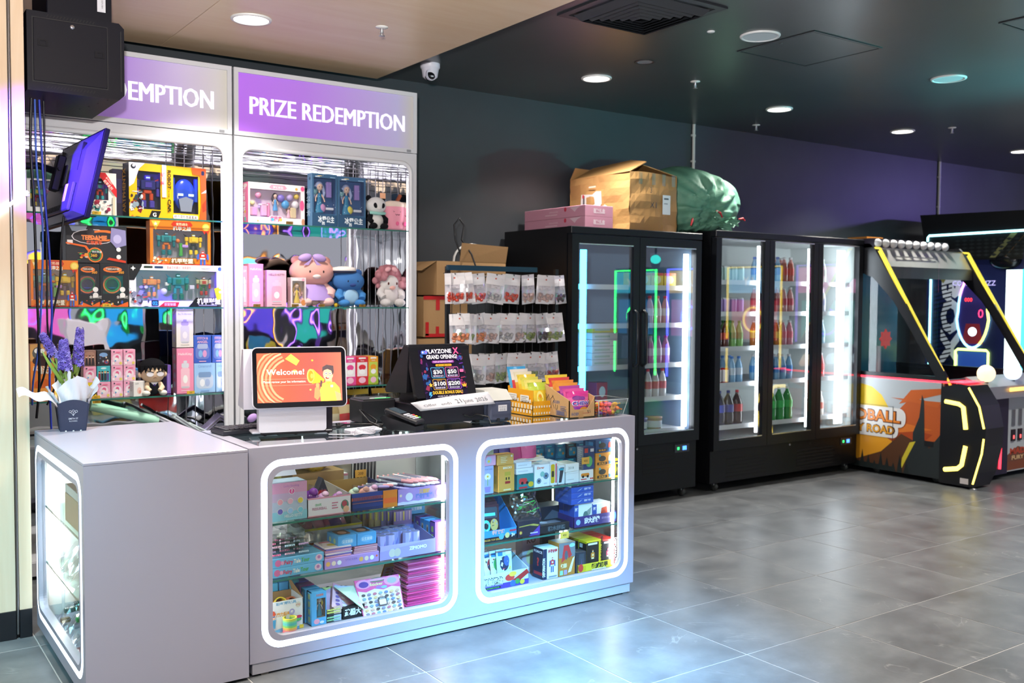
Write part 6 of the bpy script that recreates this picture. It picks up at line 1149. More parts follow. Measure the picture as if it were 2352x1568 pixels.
for k in range(9):
 i,j=k%3,k//3;x=x0+.02+.060*i;y=yv+.02+.055*j;z=A2+.0795
 for lev in range(2):
  t=root('bead_case',(x,y,z+.033*lev),'%s clear case of bead bracelets, %s row back, %s level'%(['near','middle','far'][i],ORD[j],['lower','upper'][lev]),'bead case','clear bead bracelet cases')
  MB().box(x-.024,x+.024,y-.02,y+.02,z+.033*lev,z+.033*lev+.031,PLASTIC,.003).build('case',None,t)
  q=MB()
  for b_ in range(6):q.ball((x-.018+.0072*b_,y-.014,z+.033*lev+.012),.0045,M(BE[(k+lev)%4],.3),6,4)
  bo=q.build('beads',None,t);bo['kind']='stuff'
def film(u,v):return(x0-.01+.24*u,yv+.02+.22*v,A2+.165+.06*math.sin(PI*v)*(.4+.6*u)+.012*math.sin(u*17+v*9)+.010*math.sin(u*5-v*21)-.05*u)
t=MB().grid(film,18,14,FILM,False).build('plastic_wrap',loc=(x0+.1,yv+.12,A2+.15));tag(t,'crumpled clear plastic wrap draped over the bead cases','plastic wrap')
x2,x3=span(746,871,1300,yv);pbox('sticker_box','flat lilac box with tiny animal icons at the shelf edge','flat box',x2,x3,yv,yv+.18,A2,A2+.045,'#b58fd0',[('o',.06+.1*i,.5,.22,['#e8b060','#f0d8c0','#f0f0f0','#c86a5a','#e8c060','#a88ac8'][i%6])for i in(0,1,2,6,7,8)]+[('t','STICKER',.48,.55,.2,'#8a68b0','C',.0,.22),('o',.95,.6,.1,'#e86a4a')],group='flat bracelet boxes')
for k in range(7):pbox('sticker_pack','%s sticker packet from the top of the pile on the lilac box'%ORD[6-k],'sticker packet',x2+.004+.002*(k%2),x2+.125+.002*(k%3),yv+.006,yv+.125,A2+.0455+.0062*k,A2+.0455+.0062*k+.0058,['#e8a4b8','#7a6ab8','#f0dce0','#c8a0c8'][k%4],rz=.03*(k%3-1),top=([('e',.5,.4,.26,.16,'#d8b82c'),('e',.75,.5,.1,.12,'#c8343c'),('r',.1,.75,.8,.15,'#e8788c')]if k==6 else None),group='sticker packets piled on the lilac box')
for k in range(4):pbox('card_pack','%s pink foil card pack under the blue doll boxes'%ORD[k],'card pack',x3-.115,x3-.005,yv+.004,yv+.12,A2+.0455+.0078*k,A2+.0455+.0078*k+.0072,['#d8a0b0','#c88a9c'][k%2],rz=.02*(k-2),group='pink foil card packs')
zb=A2+.0455+.0078*4+.001
for k in range(2):
 xa,xb=span(777+44*k,820+45*k,1255,yv+.01);pbox('doll_box',['near','far'][k]+' sky blue doll box lying on its back on the foil packs','doll box',xa,xb,yv+.012,yv+.125,zb,zb+.052,'#5aa8e2',[('e',.5,.5,.34,.3,'#7abcec'),('t','公主娃娃',.5,.40,.22,'#e8f4fc','C',.02,.55)],left=[('e',.3,.5,.1,.22,'#b8d8b0'),('e',.7,.5,.1,.22,'#b8d8b0')],top=[('rr',.15,.2,.7,.7,'#6a4a44',.2),('e',.5,.5,.22,.2,'#d89a80')],group='small doll boxes')
xa,xb=span(872,1000,1270,yv);tray('blind_box_tray','lavender tray of small purple mystery boxes',xa,xb,yv,yv+.20,A2,.062,.10,'#b4a6dc','#9486c4',[('p',[(0,.6),(1,1),(1,0),(0,0)],'#a696d4'),('t','ZIMOMO',.68,.45,.24,'#f0ecfa','C',.05,.32),('e',.22,.42,.06,.30,'#cfc4b8'),('e',.31,.42,.06,.30,'#c8bcae')])
bp=None
for j in range(4):
 for i in range(5):
  x=xa+.024+.0415*i;y=yv+.028+.043*j;lb='small purple mystery box, row %s back, %s from the near end'%(['one','two','three','four'][j],ORD[i])
  if i==2 and j==0:continue
  if bp is None:
   q=MB();q.prism(ell(0,0,.0204,.0204,8),'z',0,.098,M('#b4aade',.35));bp=q.build('mystery_box');tag(bp,lb,'blind box','small purple mystery boxes')
   MB().prism(ell(0,0,.0195,.0195,8),'z',.0981,.0986,M('#8d86a8',.4)).build('lid_print',None,bp);art(MB(),[('p',[(0,.2),(1,.9),(1,.2)],'#8878c8'),('e',.5,.25,.25,.12,'#e4dcd0')],lambda x_,y_,l=0:(-.008+x_,-.0198-l,.01+y_),.016,.075).build('front_print',None,bp);bp.location=(x,y,A2+.004)
  else:clone(bp,(x,y,A2+.004),label=lb)
cols=[('#8a5cc0','purple'),('#4f9fe0','sky blue'),('#4f9fe0','sky blue'),('#8a5cc0','purple'),('#4f9fe0','sky blue'),('#e04f8a','pink'),('#e04f8a','pink')]
for k,(c,nm)in enumerate(cols):
 xa2,xb2=span(1000,1031,1235,yv);y=yv+.004+.0455*k;lb='%s upright doll box, %s from the glass in its row'%(nm,ORD[k])
 if k==0:wbox('doll_box',lb,'doll box',xa2,xb2,y,y+.044,A2,A2+.132,c,[(.28,.92,.12,.80,'#cda890')],[('doll',.6,.13,.62,'#c89a6a','#9a8ad0')],[('t','公主',.5,.87,.06,'#e8e0f8','C',.02),('r',.3,.03,.5,.05,'#e8643a'),('e',.85,.92,.1,.04,'#8ad0f0')],left=[('rr',.3,.1+.27*i,.4,.2,'#b8d070',.3)for i in range(3)],group='upright doll boxes in a row')
 else:pbox('doll_box',lb,'doll box',xa2,xb2,y,y+.044,A2,A2+.128,c,None,left=[('rr',.3,.55,.4,.3,'#d8c8b0',.3),('e',.5,.68,.12,.1,'#6a4a50'),('rr',.3,.12,.4,.25,'#d8c8b0',.3)],group='upright doll boxes in a row')
pbox('doll_box','sky blue doll box lying across the upright row','doll box',xa2-.05,xb2-.01,yv+.20,yv+.30,A2+.1335,A2+.180,'#5aa8e2',[('t','公主娃娃',.6,.4,.3,'#e8f4fc','C',.02,.5)],group='upright doll boxes in a row')
x5,x6=span(700,832,1225,.30);tray('yellow_edge_tray','white tray with a yellow rim holding pink bag charms',x5,x6,.30,.50,A2,.12,.15,'#eceadf','#a8804e',[('r',0,.92,1,.08,'#e0d02c'),('r',.05,.4,.1,.08,'#c86a3a'),('e',.5,.35,.16,.2,'#9cc4d8')])
for k in range(6):pouch('charm_bag','%s pink charm bag from the near end of the yellow-rimmed tray'%ORD[k],x5+.03+.038*k,.34+.02*(k%2),A2+.07,.065,.10,.03,'#d8a0b4','#b4a8b8',['#e07a98','#7a5a9a','#e8a0b0'][k%3],tilt=-.7,rz=.2*(k%3-1),group='pink charm bags')
for k in range(8):
 c='#d8bc9c' if k<5 else '#9a8cc8';xk=span(838+9*k,892+9*k,1190,.26)
 pbox('gift_envelope',('%s striped-top beige' if k<5 else '%s striped-top lilac')%ORD[k%5]+' gift envelope from the near end of the row','gift envelope',xk[0],xk[0]+.095,.40-.022*k,.408-.022*k,A2,A2+.16,c,[('r',.02+.16*i,.72,.08,.26,['#e8d86a','#b8a0d8','#d8c8d8'][i%3])for i in range(6)]+[('rr',.3,.15,.5,.3,'#f0e4d8',.3),('e',.5,.58,.12,.03,'#f4f0f0')]+[('o',.4+.1*i,.25,.03,'#c86a6a')for i in range(4)],group='striped gift envelopes')
 # ---- window 1, floor
yv=.058;x0,x1=span(618,697,1410,yv+.012)
t=tray('slinky_carton','white printed carton of rainbow coil toys with a red-haired boy print',x0,x1,yv+.014,yv+.14,A3,.125,.13,'#efeef2','#b08a58',[('t','彩虹圈玩具',.5,.88,.075,'#7ab0d8','C',.03,.6),('s',.85,.80,.11,'#e0d8c8',10,.75),('t','好玩',.85,.77,.05,'#c84a3a','C',.02),('p',[(.02,.62),(.08,.74),(.16,.70),(.20,.60),(.16,.54),(.04,.54)],'#d8502c'),('e',.10,.50,.08,.07,'#f0c0a0'),('r',.03,.51,.14,.035,'#3a62b8'),('p',[(.02,.14),(.18,.14),(.2,.42),(.04,.42)],'#4a9ac8'),('p',[(.02,.05),(.1,.05),(.12,.2),(.02,.2)],'#4a3a90'),('t','魔力彩虹',.42,.52,.10,'#e8a040','C',.04,.42),('o',.66,.60,.10,'#a8a0d8'),('t','圈',.66,.57,.07,'#f4f0fa','C',.03),('e',.82,.34,.12,.10,'#3a8ad0'),('e',.86,.40,.1,.05,'#d83a5a'),('e',.84,.30,.1,.04,'#5ac05a'),('p',[(0,0),(1,0),(1,.12),(.7,.05),(.35,.12),(0,.04)],'#6ab0e0'),('r',.88,.0,.12,.12,'#ecd040')])
MB().add([(x1,yv+.014,A3+.125),(x1,yv+.14,A3+.13),(x1-.02,yv+.14,A3+.20),(x1-.03,yv+.06,A3+.185)],[(0,1,2,3)],M('#b08a58',.6)).build('flap',None,t)
RB=['#f0506a','#f08a8a','#f0b45a','#ecdc50','#8ad870','#5cc8b8','#58c0c8','#7ad8a0','#c8e060','#ecdc4a']
p=atY(665,1452,yv-.004);
def slk(x,y,z,r,n,lb,rot=None,pal=None):
 t=root('rainbow_coil',(x,y,z),lb,'coil toy','rainbow coil toys',rz=.001);pal=pal or RB
 for k in range(n):MB().ring(ell(0,0,r,r,24),ell(0,0,r*.82,r*.82,24),'z',k*.0036,k*.0036+.0030,M(pal[min(int(k*len(pal)/n),len(pal)-1)],.3)).build('coil',None,t)
 t.rotation_euler=rot or(0,0,0);return t
slk(p.x,yv-.008,A3,.0285,17,'upright rainbow coil toy standing before the white carton')
slk(x0+.06,yv+.07,A3+.085,.03,10,'orange coil toy lying inside the white carton',(.9,.2,0),['#f07a3a','#f0a03c','#e8c83c']);slk(x0+.11,yv+.09,A3+.085,.026,9,'coral coil toy lying inside the white carton',(1.2,-.3,.4),['#e86a4a','#f08a5a'])
for k in range(3):
 xa,xb=span(620+24*k,641+24*k,1380,.2);pbox('doll_box','%s sky blue box behind the coil carton'%ORD[k],'doll box',xa,xb,.21,.29,A3,A3+.16,['#5ab4dc','#4fa0d8','#6ac0c8'][k],[('rr',.2,.2,.6,.6,'#7ac8e8')],group='sky blue boxes on the case floor')
xa,xb=span(716,750,1405,yv);wbox('doll_box','upright sky blue doll box with a blonde doll in its window','doll box',xa,xb,yv+.002,yv+.05,A3,A3+.140,'#5aaee4',[(.35,.95,.22,.80,'#9a7a68')],[('doll',.64,.23,.60,'#e0b03c','#3a7a8a')],[('t','公主娃娃',.55,.88,.055,'#e86a3a','C',.02,.5),('e',.35,.12,.2,.08,'#f0a8c0'),('e',.7,.08,.15,.04,'#e8f0f8')],left=[('rr',.3,.08+.23*i,.4,.17,'#c8dca0',.3)for i in range(4)],group='upright doll boxes on the case floor')
for k,c in enumerate(('#5aaee4','#d0488a','#8a5cc0','#e04f8a')):pbox('doll_box','%s upright doll box behind the blonde doll box'%['first blue','second pink','third purple','fourth pink'][k],'doll box',xa-.004*k-.006,xb-.004*k-.006,yv+.054+.049*k,yv+.1+.049*k,A3,A3+.142+.004*k,c,None,left=[('rr',.3,.1+.3*i,.4,.2,'#d8c8d8',.3)for i in range(3)],group='upright doll boxes on the case floor')
xa,xb=span(751,786,1420,yv)
for k in range(2):
 t=root('bead_case',((xa+xb)/2,yv+.03,A3+.032*k),['lower mint','upper lemon'][k]+' clear bead case on the case floor','bead case','bead cases on the case floor');MB().box(xa,xb,yv+.002,yv+.06,A3+.032*k,A3+.032*k+.031,PLASTIC,.003).build('case',None,t);MB().box(xa+.034,xb-.002,yv+.004,yv+.058,A3+.032*k+.002,A3+.032*k+.028,M('#e8d0bc' if k else '#b8d0ec',.5)).build('insert',None,t)
 q=MB();[q.ball((xa+.006+.0065*(b_%9),yv+.006,A3+.032*k+.009+.011*(b_//9)),.0042,M(['#8ad0a0','#d8e06a'][k],.3),6,4)for b_ in range(18)];bo=q.build('beads',None,t);bo['kind']='stuff'
wb('card_box','low black box with white Chinese lettering under the sticker cards','card box',788,838,1405,A3,yv+.006,.16,'#17171d',[('t','武器大',.45,.32,.42,'#f2f2f4','C',.05,.78)],h=.052)
def card(lb,pts,items,c,th=.003,name='sticker_sheet',grp='sticker sheets leaning in the counter'):
 """pts: lower-left, lower-right, upper-right, upper-left in 3-D"""
 P=[Vector(p)for p in pts];n=(P[1]-P[0]).cross(P[3]-P[0]).normalized()
 if n.y>0:n=-n
 q=MB();vs=P+[p-n*th for p in P];q.add(vs,[(0,1,2,3),(7,6,5,4),(0,4,5,1),(1,5,6,2),(2,6,7,3),(3,7,4,0)],M(c,.25,coat=.5))
 o=q.build(name,loc=(P[0]+P[1])/2);tag(o,lb,'sticker sheet',grp)
 def F(x,y,l=0):a=P[0].lerp(P[1],x);b=P[3].lerp(P[2],x);r_=a.lerp(b,y)+n*l;return tuple(r_)
 art(MB(),items,F,1,1).build('front_print',None,o);return o
def stick(n,m,cols,x0=.1,x1=.9,y0=.08,y1=.7):return[('e',x0+(x1-x0)*(i+.5)/n,y0+(y1-y0)*(j+.5)/m,.36*(x1-x0)/n,.34*(y1-y0)/m,cols[(i*3+j*5)%len(cols)])for i in range(n)for j in range(m)]
zz=lambda u,v,y:atY(u,v,y)
for k,(a,b,c,d,lb)in enumerate((((745,1398),(790,1412),(768,1345),(730,1350),'lilac sticker card leaning nearest the doll boxes'),((762,1393),(822,1404),(800,1350),(765,1338),'rose sticker card on top of the fanned pile'),((800,1370),(838,1400),(812,1345),(768,1345),'pale green sticker card behind the big pink sheet'))):
 y=.115-.022*k;card(lb,[zz(*a,y-.02),zz(*b,y-.02),zz(*c,y+.035),zz(*d,y+.035)],[('r',0,.78,1,.22,['#c8d890','#e8a0c0','#b8c8e0'][k]),('e',.6,.9,.2,.12,'#38343e'),('e',.25,.85,.2,.1,'#a8d0e8')]+stick(3,4,['#7a62a8','#e890b8','#b8a0d8','#f4e4f0','#8a6ab0']),['#d8b8dc','#f0c4d8','#cfe0c8'][k])
for k in range(6):pbox('sticker_sheet','%s loose sticker sheet from the bottom of the fanned pile'%ORD[k],'sticker sheet',.50+.004*k,.60+.004*k,.10,.21,A3+.053+.005*k,A3+.057+.005*k,['#e8b8d0','#c8a8d8','#e0d0e8'][k%3],rz=.08*(k%3)-.1,group='sticker sheets leaning in the counter')
y=.052;pts=[zz(836,1421,y),zz(930,1402,y),zz(915,1318,y+.05),zz(813,1334,y+.05)]
card('large pink handled sticker sheet standing against the glass',pts,[('r',.02,.02,.96,.96,'#f2dcec'),('p',[(0,.72),(.2,.66),(.4,.72),(.6,.66),(.8,.72),(1,.66),(1,1),(0,1)],'#ec5f9c'),('e',.5,.94,.18,.07,'#8a7a6a'),('e',.5,.95,.26,.03,'#f4a0c4'),('e',.18,.87,.17,.12,'#f49ac0'),('e',.82,.87,.18,.13,'#f49ac0'),('e',.18,.86,.11,.08,'#6a4a9a'),('e',.82,.87,.11,.08,'#b8aca8'),('t','Sticker',.46,.80,.07,'#f4e8a0','C',.03,.3),('e',.5,.74,.07,.04,'#a87ac8'),('e',.62,.73,.07,.04,'#8ab0e0')]+stick(7,6,['#8a8298','#c8a090','#6a7aa0','#b86a7a','#5a4a48','#d8b080','#88a0a8'],.05,.95,.04,.64)+[('rr',.40,.26,.20,.22,'#4a4650',.1),('rr',.42,.28,.16,.14,'#e8d8c0',.1),('t','SPACE',.5,.43,.03,'#f4f0f4','C',.01)],'#ec6aa6')
card('yellow edged sticker sheet behind the pink one',[zz(850,1410,.095),zz(936,1392,.095),zz(922,1318,.135),zz(838,1330,.135)],[('r',.04,.04,.92,.92,'#f6efd8')],'#ecb84c')
card('yellow sticker sheet with animal stickers at the back',[zz(872,1330,.30),zz(975,1312,.30),zz(972,1280,.34),zz(884,1292,.34)],[('r',.03,.03,.94,.94,'#e8e4d0'),('r',.03,.7,.94,.27,'#e8d060')]+stick(6,3,['#8aa860','#d8a050','#b87a5a','#8a8a90'],.06,.94,.08,.66),'#e6cf5a')
xa,xb=span(932,1030,1370,.07)
for k in range(22):pbox('foil_pack','%s foil card pack from the bottom of the pink stack'%(ORD[k]if k<20 else['twenty-first','top'][k-20]),'foil pack',xa+.004*((k*7)%3)+.004*(k>14),xb-.002*((k*5)%4),.062+.002*(k%3),.20,A3+.0088*k,A3+.0088*k+.0082,['#c83a78','#b8487c','#d0709c','#a8466e'][k%4 if k>6 else 0],rz=.012*((k*3)%5-2),rough=.22,group='stacked pink foil packs')
# == window 2
yv=.060
def W(name,lb,cat,u0,u1,vt,zs,col,front=None,left=None,h=None,dep=.07,y=None,top=None,group=None,rz=0.):return wb(name,lb,cat,u0,u1,vt,zs,y or yv,dep,col,front,left,top,group,rz,h)
G2='small toy boxes in the second window'
W('toy_box','lilac flower building set box with a potted daisy print','toy box',1106,1134,1079,A1,'#aab4e0',[('t','TER PLANT SERIES',.5,.86,.05,'#6a78b0','C',.01,.8),('e',.5,.62,.26,.12,'#f4f2f0'),('e',.5,.63,.08,.04,'#e8c040'),('r',.47,.30,.06,.24,'#8ab060'),('p',[(.3,.06),(.7,.06),(.76,.26),(.24,.26)],'#9a86c8')],group=G2,h=.130,dep=.05)
W('toy_box','small pink building set box on the lilac one','toy box',1106,1139,1056,A1+.131,'#ecaed0',[('e',.5,.5,.2,.34,'#c0c8dc'),('e',.5,.42,.08,.12,'#e8d04a')],group=G2,h=.050,dep=.05);W('toy_box','small mint building set box topping the lilac stack','toy box',1106,1134,1034,A1+.182,'#c4d8c0',[('e',.45,.45,.18,.28,'#f2f0ec'),('r',.33,.6,.24,.2,'#6aa04a')],group=G2,h=.048,dep=.05)
W('toy_box','tall orange building brick box with a pixel face','toy box',1144,1182,1077,A1,'#e0a04a',[('t','BRICKS',.55,.86,.075,'#f6e8d0','C',.03,.55),('r',.38,.60,.36,.14,'#c0a03c'),('r',.36,.40,.40,.20,'#d8a84a'),('r',.44,.44,.08,.1,'#2a2420'),('r',.60,.44,.08,.1,'#2a2420'),('r',.40,.30,.32,.09,'#a8302c'),('r',.30,.05,.45,.05,'#f4d8a8')],left=[('r',.3,.3,.4,.3,'#c89040')],group=G2,h=.126,dep=.05,rz=.05)
W('toy_box','small orange box on the tall brick box','toy box',1142,1180,1054,A1+.127,'#e4a656',a_lines(.2,.7,.4,4,'#f2d4a4',.16,.08)+[('o',.86,.8,.1,'#f6e8d0')],group=G2,h=.050,dep=.05)
W('toy_box','teal box with a red toy car and yellow motorbike print','toy box',1188,1226,1095,A1,'#2c7a80',[('rr',.1,.35,.5,.4,'#c83a3c',.4),('e',.3,.42,.08,.1,'#1c1c20'),('e',.6,.42,.08,.1,'#1c1c20'),('e',.82,.3,.16,.18,'#d8b02c'),('r',.1,.06,.5,.12,'#c8343c')],group=G2,h=.072)
for k in range(2):W('toy_box',['first','second'][k]+' flat white box stacked on the teal car box','toy box',1186,1224-3*k,1085-11*k,A1+.073+.029*k,'#e9e8ee',[('r',.1,.4,.6,.2,'#d0d0d8')],group=G2,h=.028)
W('toy_box','white fidget spinner box with grey gears','toy box',1228,1263,1074,A1,'#f0eff2',[('t','Zinger',.38,.82,.10,'#d8643a','C',.03,.5),('o',.28,.28,.13,'#7a8ea0'),('o',.28,.28,.05,'#30343c'),('o',.74,.48,.15,'#6a86a0'),('o',.74,.48,.05,'#30343c'),('o',.5,.58,.12,'#8ac0b8')]+[('r',.6,.12,.2,.05,'#c8c8d0')],group=G2,h=.108,top=[('e',.4,.5,.2,.1,'#4a4a50'),('r',.2,.75,.5,.1,'#8ac04a')])
for k in range(5):W('toy_box','white boxed toy, %s behind the fidget spinner box'%ORD[k],'toy box',1205-6*k,1262-6*k,1074,A1,'#eceaee',None,top=[('e',.4,.5,.22,.2,['#5a5a60','#6ab8e0','#8ac84a','#3a3a40','#c0c0c8'][k]),('r',.6,.3,.3,.3,['#6ac0e8','#d8d8e0','#e8d040','#c8d0d8','#7a8a90'][k])],group=G2,h=.105,dep=.06,y=yv+.075+.066*k)
W('toy_box','white window box with a yellow toy car on end','toy box',1264,1280,1070,A1,'#ece8ea',[('rr',.08,.1,.55,.78,'#d8b020',.3),('rr',.18,.35,.35,.25,'#3a3a30',.3),('r',.75,.1,.15,.8,'#d83a4a')],group=G2,h=.118)
W('toy_box','small teal and black pen box beside the white carton','toy box',1282,1297,1078,A1,'#dfe6ea',[('p',[(.1,.1),(.5,.1),(.9,.9),(.3,.9)],'#3a3a44'),('r',.1,.75,.7,.12,'#3aa0b8')],group=G2,h=.092)
W('toy_box','white carton of model cars with a torn open lid','toy box',1300,1330,1092,A1,'#eeeeee',[('r',.1,.3,.5,.05,'#c0c0c4'),('r',.05,.86,.9,.02,'#b8b8bc')],group=G2,h=.055,dep=.10);W('toy_box','second white carton stacked beneath a clear lid','toy box',1299,1330,1073,A1+.056,'#f0f0ee',[('t','2018',.4,.35,.3,'#6a7a70','C',.0,.4)],group=G2,h=.040,dep=.10,top=[('rr',.1,.1,.8,.8,'#b8c0b4',.2)])
W('toy_box','white box with an orange sports car print','toy box',1331,1363,1086,A1,'#f0ece8',[('rr',.1,.42,.6,.3,'#e08a2c',.5),('e',.25,.42,.08,.12,'#1c1c20'),('e',.58,.42,.08,.12,'#1c1c20'),('r',.1,.15,.4,.08,'#d8403c'),('o',.8,.2,.08,'#d8403c'),('o',.92,.2,.08,'#d8403c')],group=G2,h=.056)
W('toy_box','upright dark blue box carrying an orange 400 price tag','toy box',1340,1366,1035,A1+.0575,'#2a3f74',[('e',.5,.35,.3,.25,'#5ab06a'),('r',.1,.75,.3,.2,'#d8443c'),('r',.6,.78,.3,.14,'#e8e8f0')],left=[('r',0,0,1,1,'#8a94a4')]+a_lines(.2,.85,.6,9,'#d0d6e0',.09,.02),group=G2,h=.112,dep=.05)
p=atY(1347,1058,.045);o=MB().box(-.024,.024,-.0006,.0006,-.017,.017,M('#e8ac48',.5)).build('price_tag');o.location=(p.x,.052,p.z);tag(o,'orange tag reading 400 on the dark blue toy box','price tag');MB().text('400',lambda x,y:(x,-.001,y-.006),.012,M('#3a2a16')).build('lettering',None,o)
for k in range(3):W('toy_box',['lower amber','upper amber','dark blue'][k]+' truck building set box at the far end of the shelf','toy box',1368,1406,1072-28*k,A1+.067*k,'#d8912c' if k<2 else '#1f4f86',[('e',.4,.55,.22,.22,'#3a3a34'),('r',.1,.08,.6,.2,'#22242a'),('t','BUILD',.4,.12,.13,'#e8a83c','C',.03,.4),('e',.85,.5,.1,.3,'#e8d8b0' if k<2 else '#c84a3a'),('r',.78,.1,.15,.25,'#3a7ac0'),('o',.25,.8,.1,'#4aa8c0')],left=[('r',.2,.2,.6,.6,'#e8b84a' if k<2 else '#3a8ac8')],group=G2,h=.066,dep=.10)
W('toy_box','slim yellow dinosaur box against the case end','toy box',1408,1424,1062,A1,'#e8cf2a',[('p',[(.3,.1),(.7,.1),(.6,.5),(.8,.7),(.4,.75),(.5,.4)],'#2a3a2a'),('r',.1,.82,.8,.1,'#3a3a34')],group=G2,h=.092,dep=.05)
for j in range(2):
 for k in range(6):W('toy_box','%s blue model box from the near end, %s level of the back row'%(ORD[k],['lower','upper'][j]),'toy box',1228+25*k,1251+25*k,1045,A1+.0755*j+(.001*k),'#2476b0' if(k+j)%4 else '#22304c',[('rr',.15,.15,.7,.6,'#2f9ac8',.2),('o',.35,.6,.1,'#d8dce0'),('o',.65,.35,.1,'#c89a5a'),('r',.1,.86,.5,.06,'#3fd0d8')],left=[('rr',.15,.2,.7,.6,'#4ab0c8',.2),('o',.3,.6,.1,'#e8d8b0'),('o',.65,.6,.1,'#e8d8b0')],h=.074,dep=.11,y=.34-.018*k,group='blue model boxes on the back row')
for k,c in enumerate(('#3a2a7a','#4a3a9a','#d8489a','#e868b0')):
 p=atY(1150+20*k,1056,.30);pouch('toy_pouch',['navy','indigo','magenta','pink'][k]+' shiny toy pouch in the back of the second window',p.x,.33-.02*k,A1+.001,.10,.20,.035,c,c,c,tilt=-.1,group='shiny pouches in the second window')
x0,x1=span(1107,1187,1240,yv);t=tray('spinner_display','blue display box of spinning tops in blister packs',x0,x1,yv,yv+.16,A2,.055,.20,'#3a8ad8','#2468b0',[('r',0,0,1,.42,'#23242c'),('t','FINGER TOP SERIES',.30,.12,.16,'#e8a83c','C',.01,.5),('o',.55,.38,.26,'#5aa0e0'),('o',.72,.42,.24,'#d8c080'),('t','3+',.89,.25,.3,'#f2f2f4','C',.04,.1),('t','手指陀螺',.46,.68,.26,'#f0a890','C',.05,.36),('rr',.78,.70,.2,.16,'#b83a4a',.4)])
for k in range(5):card('%s dark spinning top blister card in the blue display'%ORD[k],[(x0+.008+.008*k,yv+.02+.022*k,A2+.03),(x0+.115+.006*k,yv+.02+.022*k,A2+.03),(x0+.125+.006*k,yv+.05+.022*k,A2+.165+.008*k),(x0+.012+.008*k,yv+.05+.022*k,A2+.170+.008*k)],[('rr',.08,.55,.84,.36,'#3a4450',.2),('e',.3,.3,.22,.2,'#4ab8b0'),('e',.3,.3,.12,.1,'#1c2026'),('e',.72,.32,.2,.2,'#b8a060'),('r',.1,.62,.7,.1,'#58c8d0')]+a_busy(R,12,.05,.95,.05,.55,['#8a94a0','#2a3038','#5a6a78','#d8e0e4'],.03,.09),'#1e2026',name='blister_card',grp='spinning top blister cards')
MB().prism([(x0,A2+.20),(x1,A2+.20),(x1-.01,A2+.215),(x0+.02,A2+.215)],'y',yv+.155,yv+.158,M('#3a8ad8',.4)).build('header',None,t)
p0=atY(1185,1200,.07);q=MB()
def gb(u,v):return(p0.x+.165*u+.01*math.sin(v*7),.09+.05*v-.03*math.sin(PI*u)*math.sin(PI*v)+.004*math.sin(u*23+v*17),A2+.075+.165*v-.03*u*(1-v))
t=MB().grid(gb,16,14,FILM,False).build('blister_bag',loc=(p0.x+.08,.10,A2+.08));tag(t,'shiny clear bag of bright green toy parts','toy bag')
for k in range(22):
 u,v=R.uniform(.1,.85),R.uniform(.25,.95);c=gb(u,v);w=R.uniform(.012,.028);MB().tube([(c[0]-w,c[1]+.010,c[2]),(c[0],c[1]+.008,c[2]+R.uniform(-.012,.012)),(c[0]+w,c[1]+.010,c[2]+R.uniform(-.01,.01))],.0028,6,M('#2fb04a',.35)if k%3 else M('#b8c0c4',.2,.7)).build('toy_part',None,t)
W('toy_box','dark box with a gold toy rifle print and purple corner','toy box',1190,1240,1195,A2,'#2a2634',[('p',[(.5,0),(1,0),(1,.6)],'#5a3a98'),('p',[(.05,.62),(.55,.66),(.92,.55),(.96,.64),(.7,.74),(.4,.72),(.06,.68)],'#b09a4a'),('o',.12,.28,.14,'#7a3a34'),('o',.12,.28,.09,'#c8a84a'),('r',.55,.14,.35,.07,'#c8c0d8')],group='boxes on the middle shelf of the second window',h=.078,dep=.12)
W('toy_box','black block box lying at the shelf edge','toy box',1241,1308,1212,A2,'#1d1e24',[('t','积木拼装',.55,.25,.45,'#5a6068','C',.03,.6)],top=[('r',.1,.2,.7,.5,'#6a6a78'),('e',.3,.5,.12,.2,'#a8a8b8')],group='boxes on the middle shelf of the second window',h=.040,dep=.10)
W('toy_box','dark box with grey tank print behind the block box','toy box',1236,1300,1180,A2,'#26242e',[('p',[(.1,.2),(.7,.2),(.9,.5),(.5,.8)],'#55535e')],group='boxes on the middle shelf of the second window',h=.095,dep=.10,y=yv+.13)
x0,x1=span(1318,1416,1200,yv);tray('robot_tray','purple tray of white robot boxes with Chinese lettering',x0,x1,yv,yv+.14,A2,.055,.06,'#3c2f74','#2c2358',[('o',.10,.5,.26,'#8ab8d8'),('t','高大战使',.42,.35,.40,'#eeeef6','C',.06,.36),('t','变形战队系列',.74,.5,.16,'#b0a8d8','C',.0,.2),('e',.93,.6,.06,.4,'#4a78c8')])
for k in range(2):
 for j in range(3 if k==0 else 2):
  xa,xb=x0+.008+.118*k,x0+.122+.118*k;pbox('toy_box','%s white robot box with blue side, %s in the purple tray'%(['near','far'][k],ORD[j]),'toy box',xa,xb,yv+.006+.044*j,yv+.048+.044*j,A2+.004,A2+.118-.010*k,'#e8eaee',[('r',.0,.1,.22,.85,'#2f52a8'),('t','轰炸',.11,.7,.12,'#f0f0f4','C',.03,.16),('p',[(.3,.1),(.9,.5),(.95,.8),(.6,.6)],'#8a9a94')if k==0 else('p',[(.4,.15),(.9,.2),(.8,.8),(.5,.75)],'#c84a2c'),('e',.62,.45,.14,.2,'#5a7a74' if k==0 else '#a83a24')],left=[('r',0,0,1,1,'#2f52b0')],group='white robot boxes in the purple tray')
for k in range(4):W('toy_box','%s flat blue plane kit box from the bottom of the stack'%ORD[k],'toy box',1312,1363,1160,A2+.1195+.0285*k,'#2f55b4' if k<3 else '#27386e',[('p',[(.25,.2),(.42,.5),(.5,.8),(.35,.5)],'#b8ccd4'),('t','变形飞机',.72,.4,.3,'#e4eaf4','C',.03,.3)],left=[('r',0,0,1,1,'#3458b0' if k<3 else '#d8dce4'),('r',.4,.3,.4,.35,'#5070c0')],h=.028,dep=.13,y=yv-.004+.002*k,group='flat blue plane kit boxes')
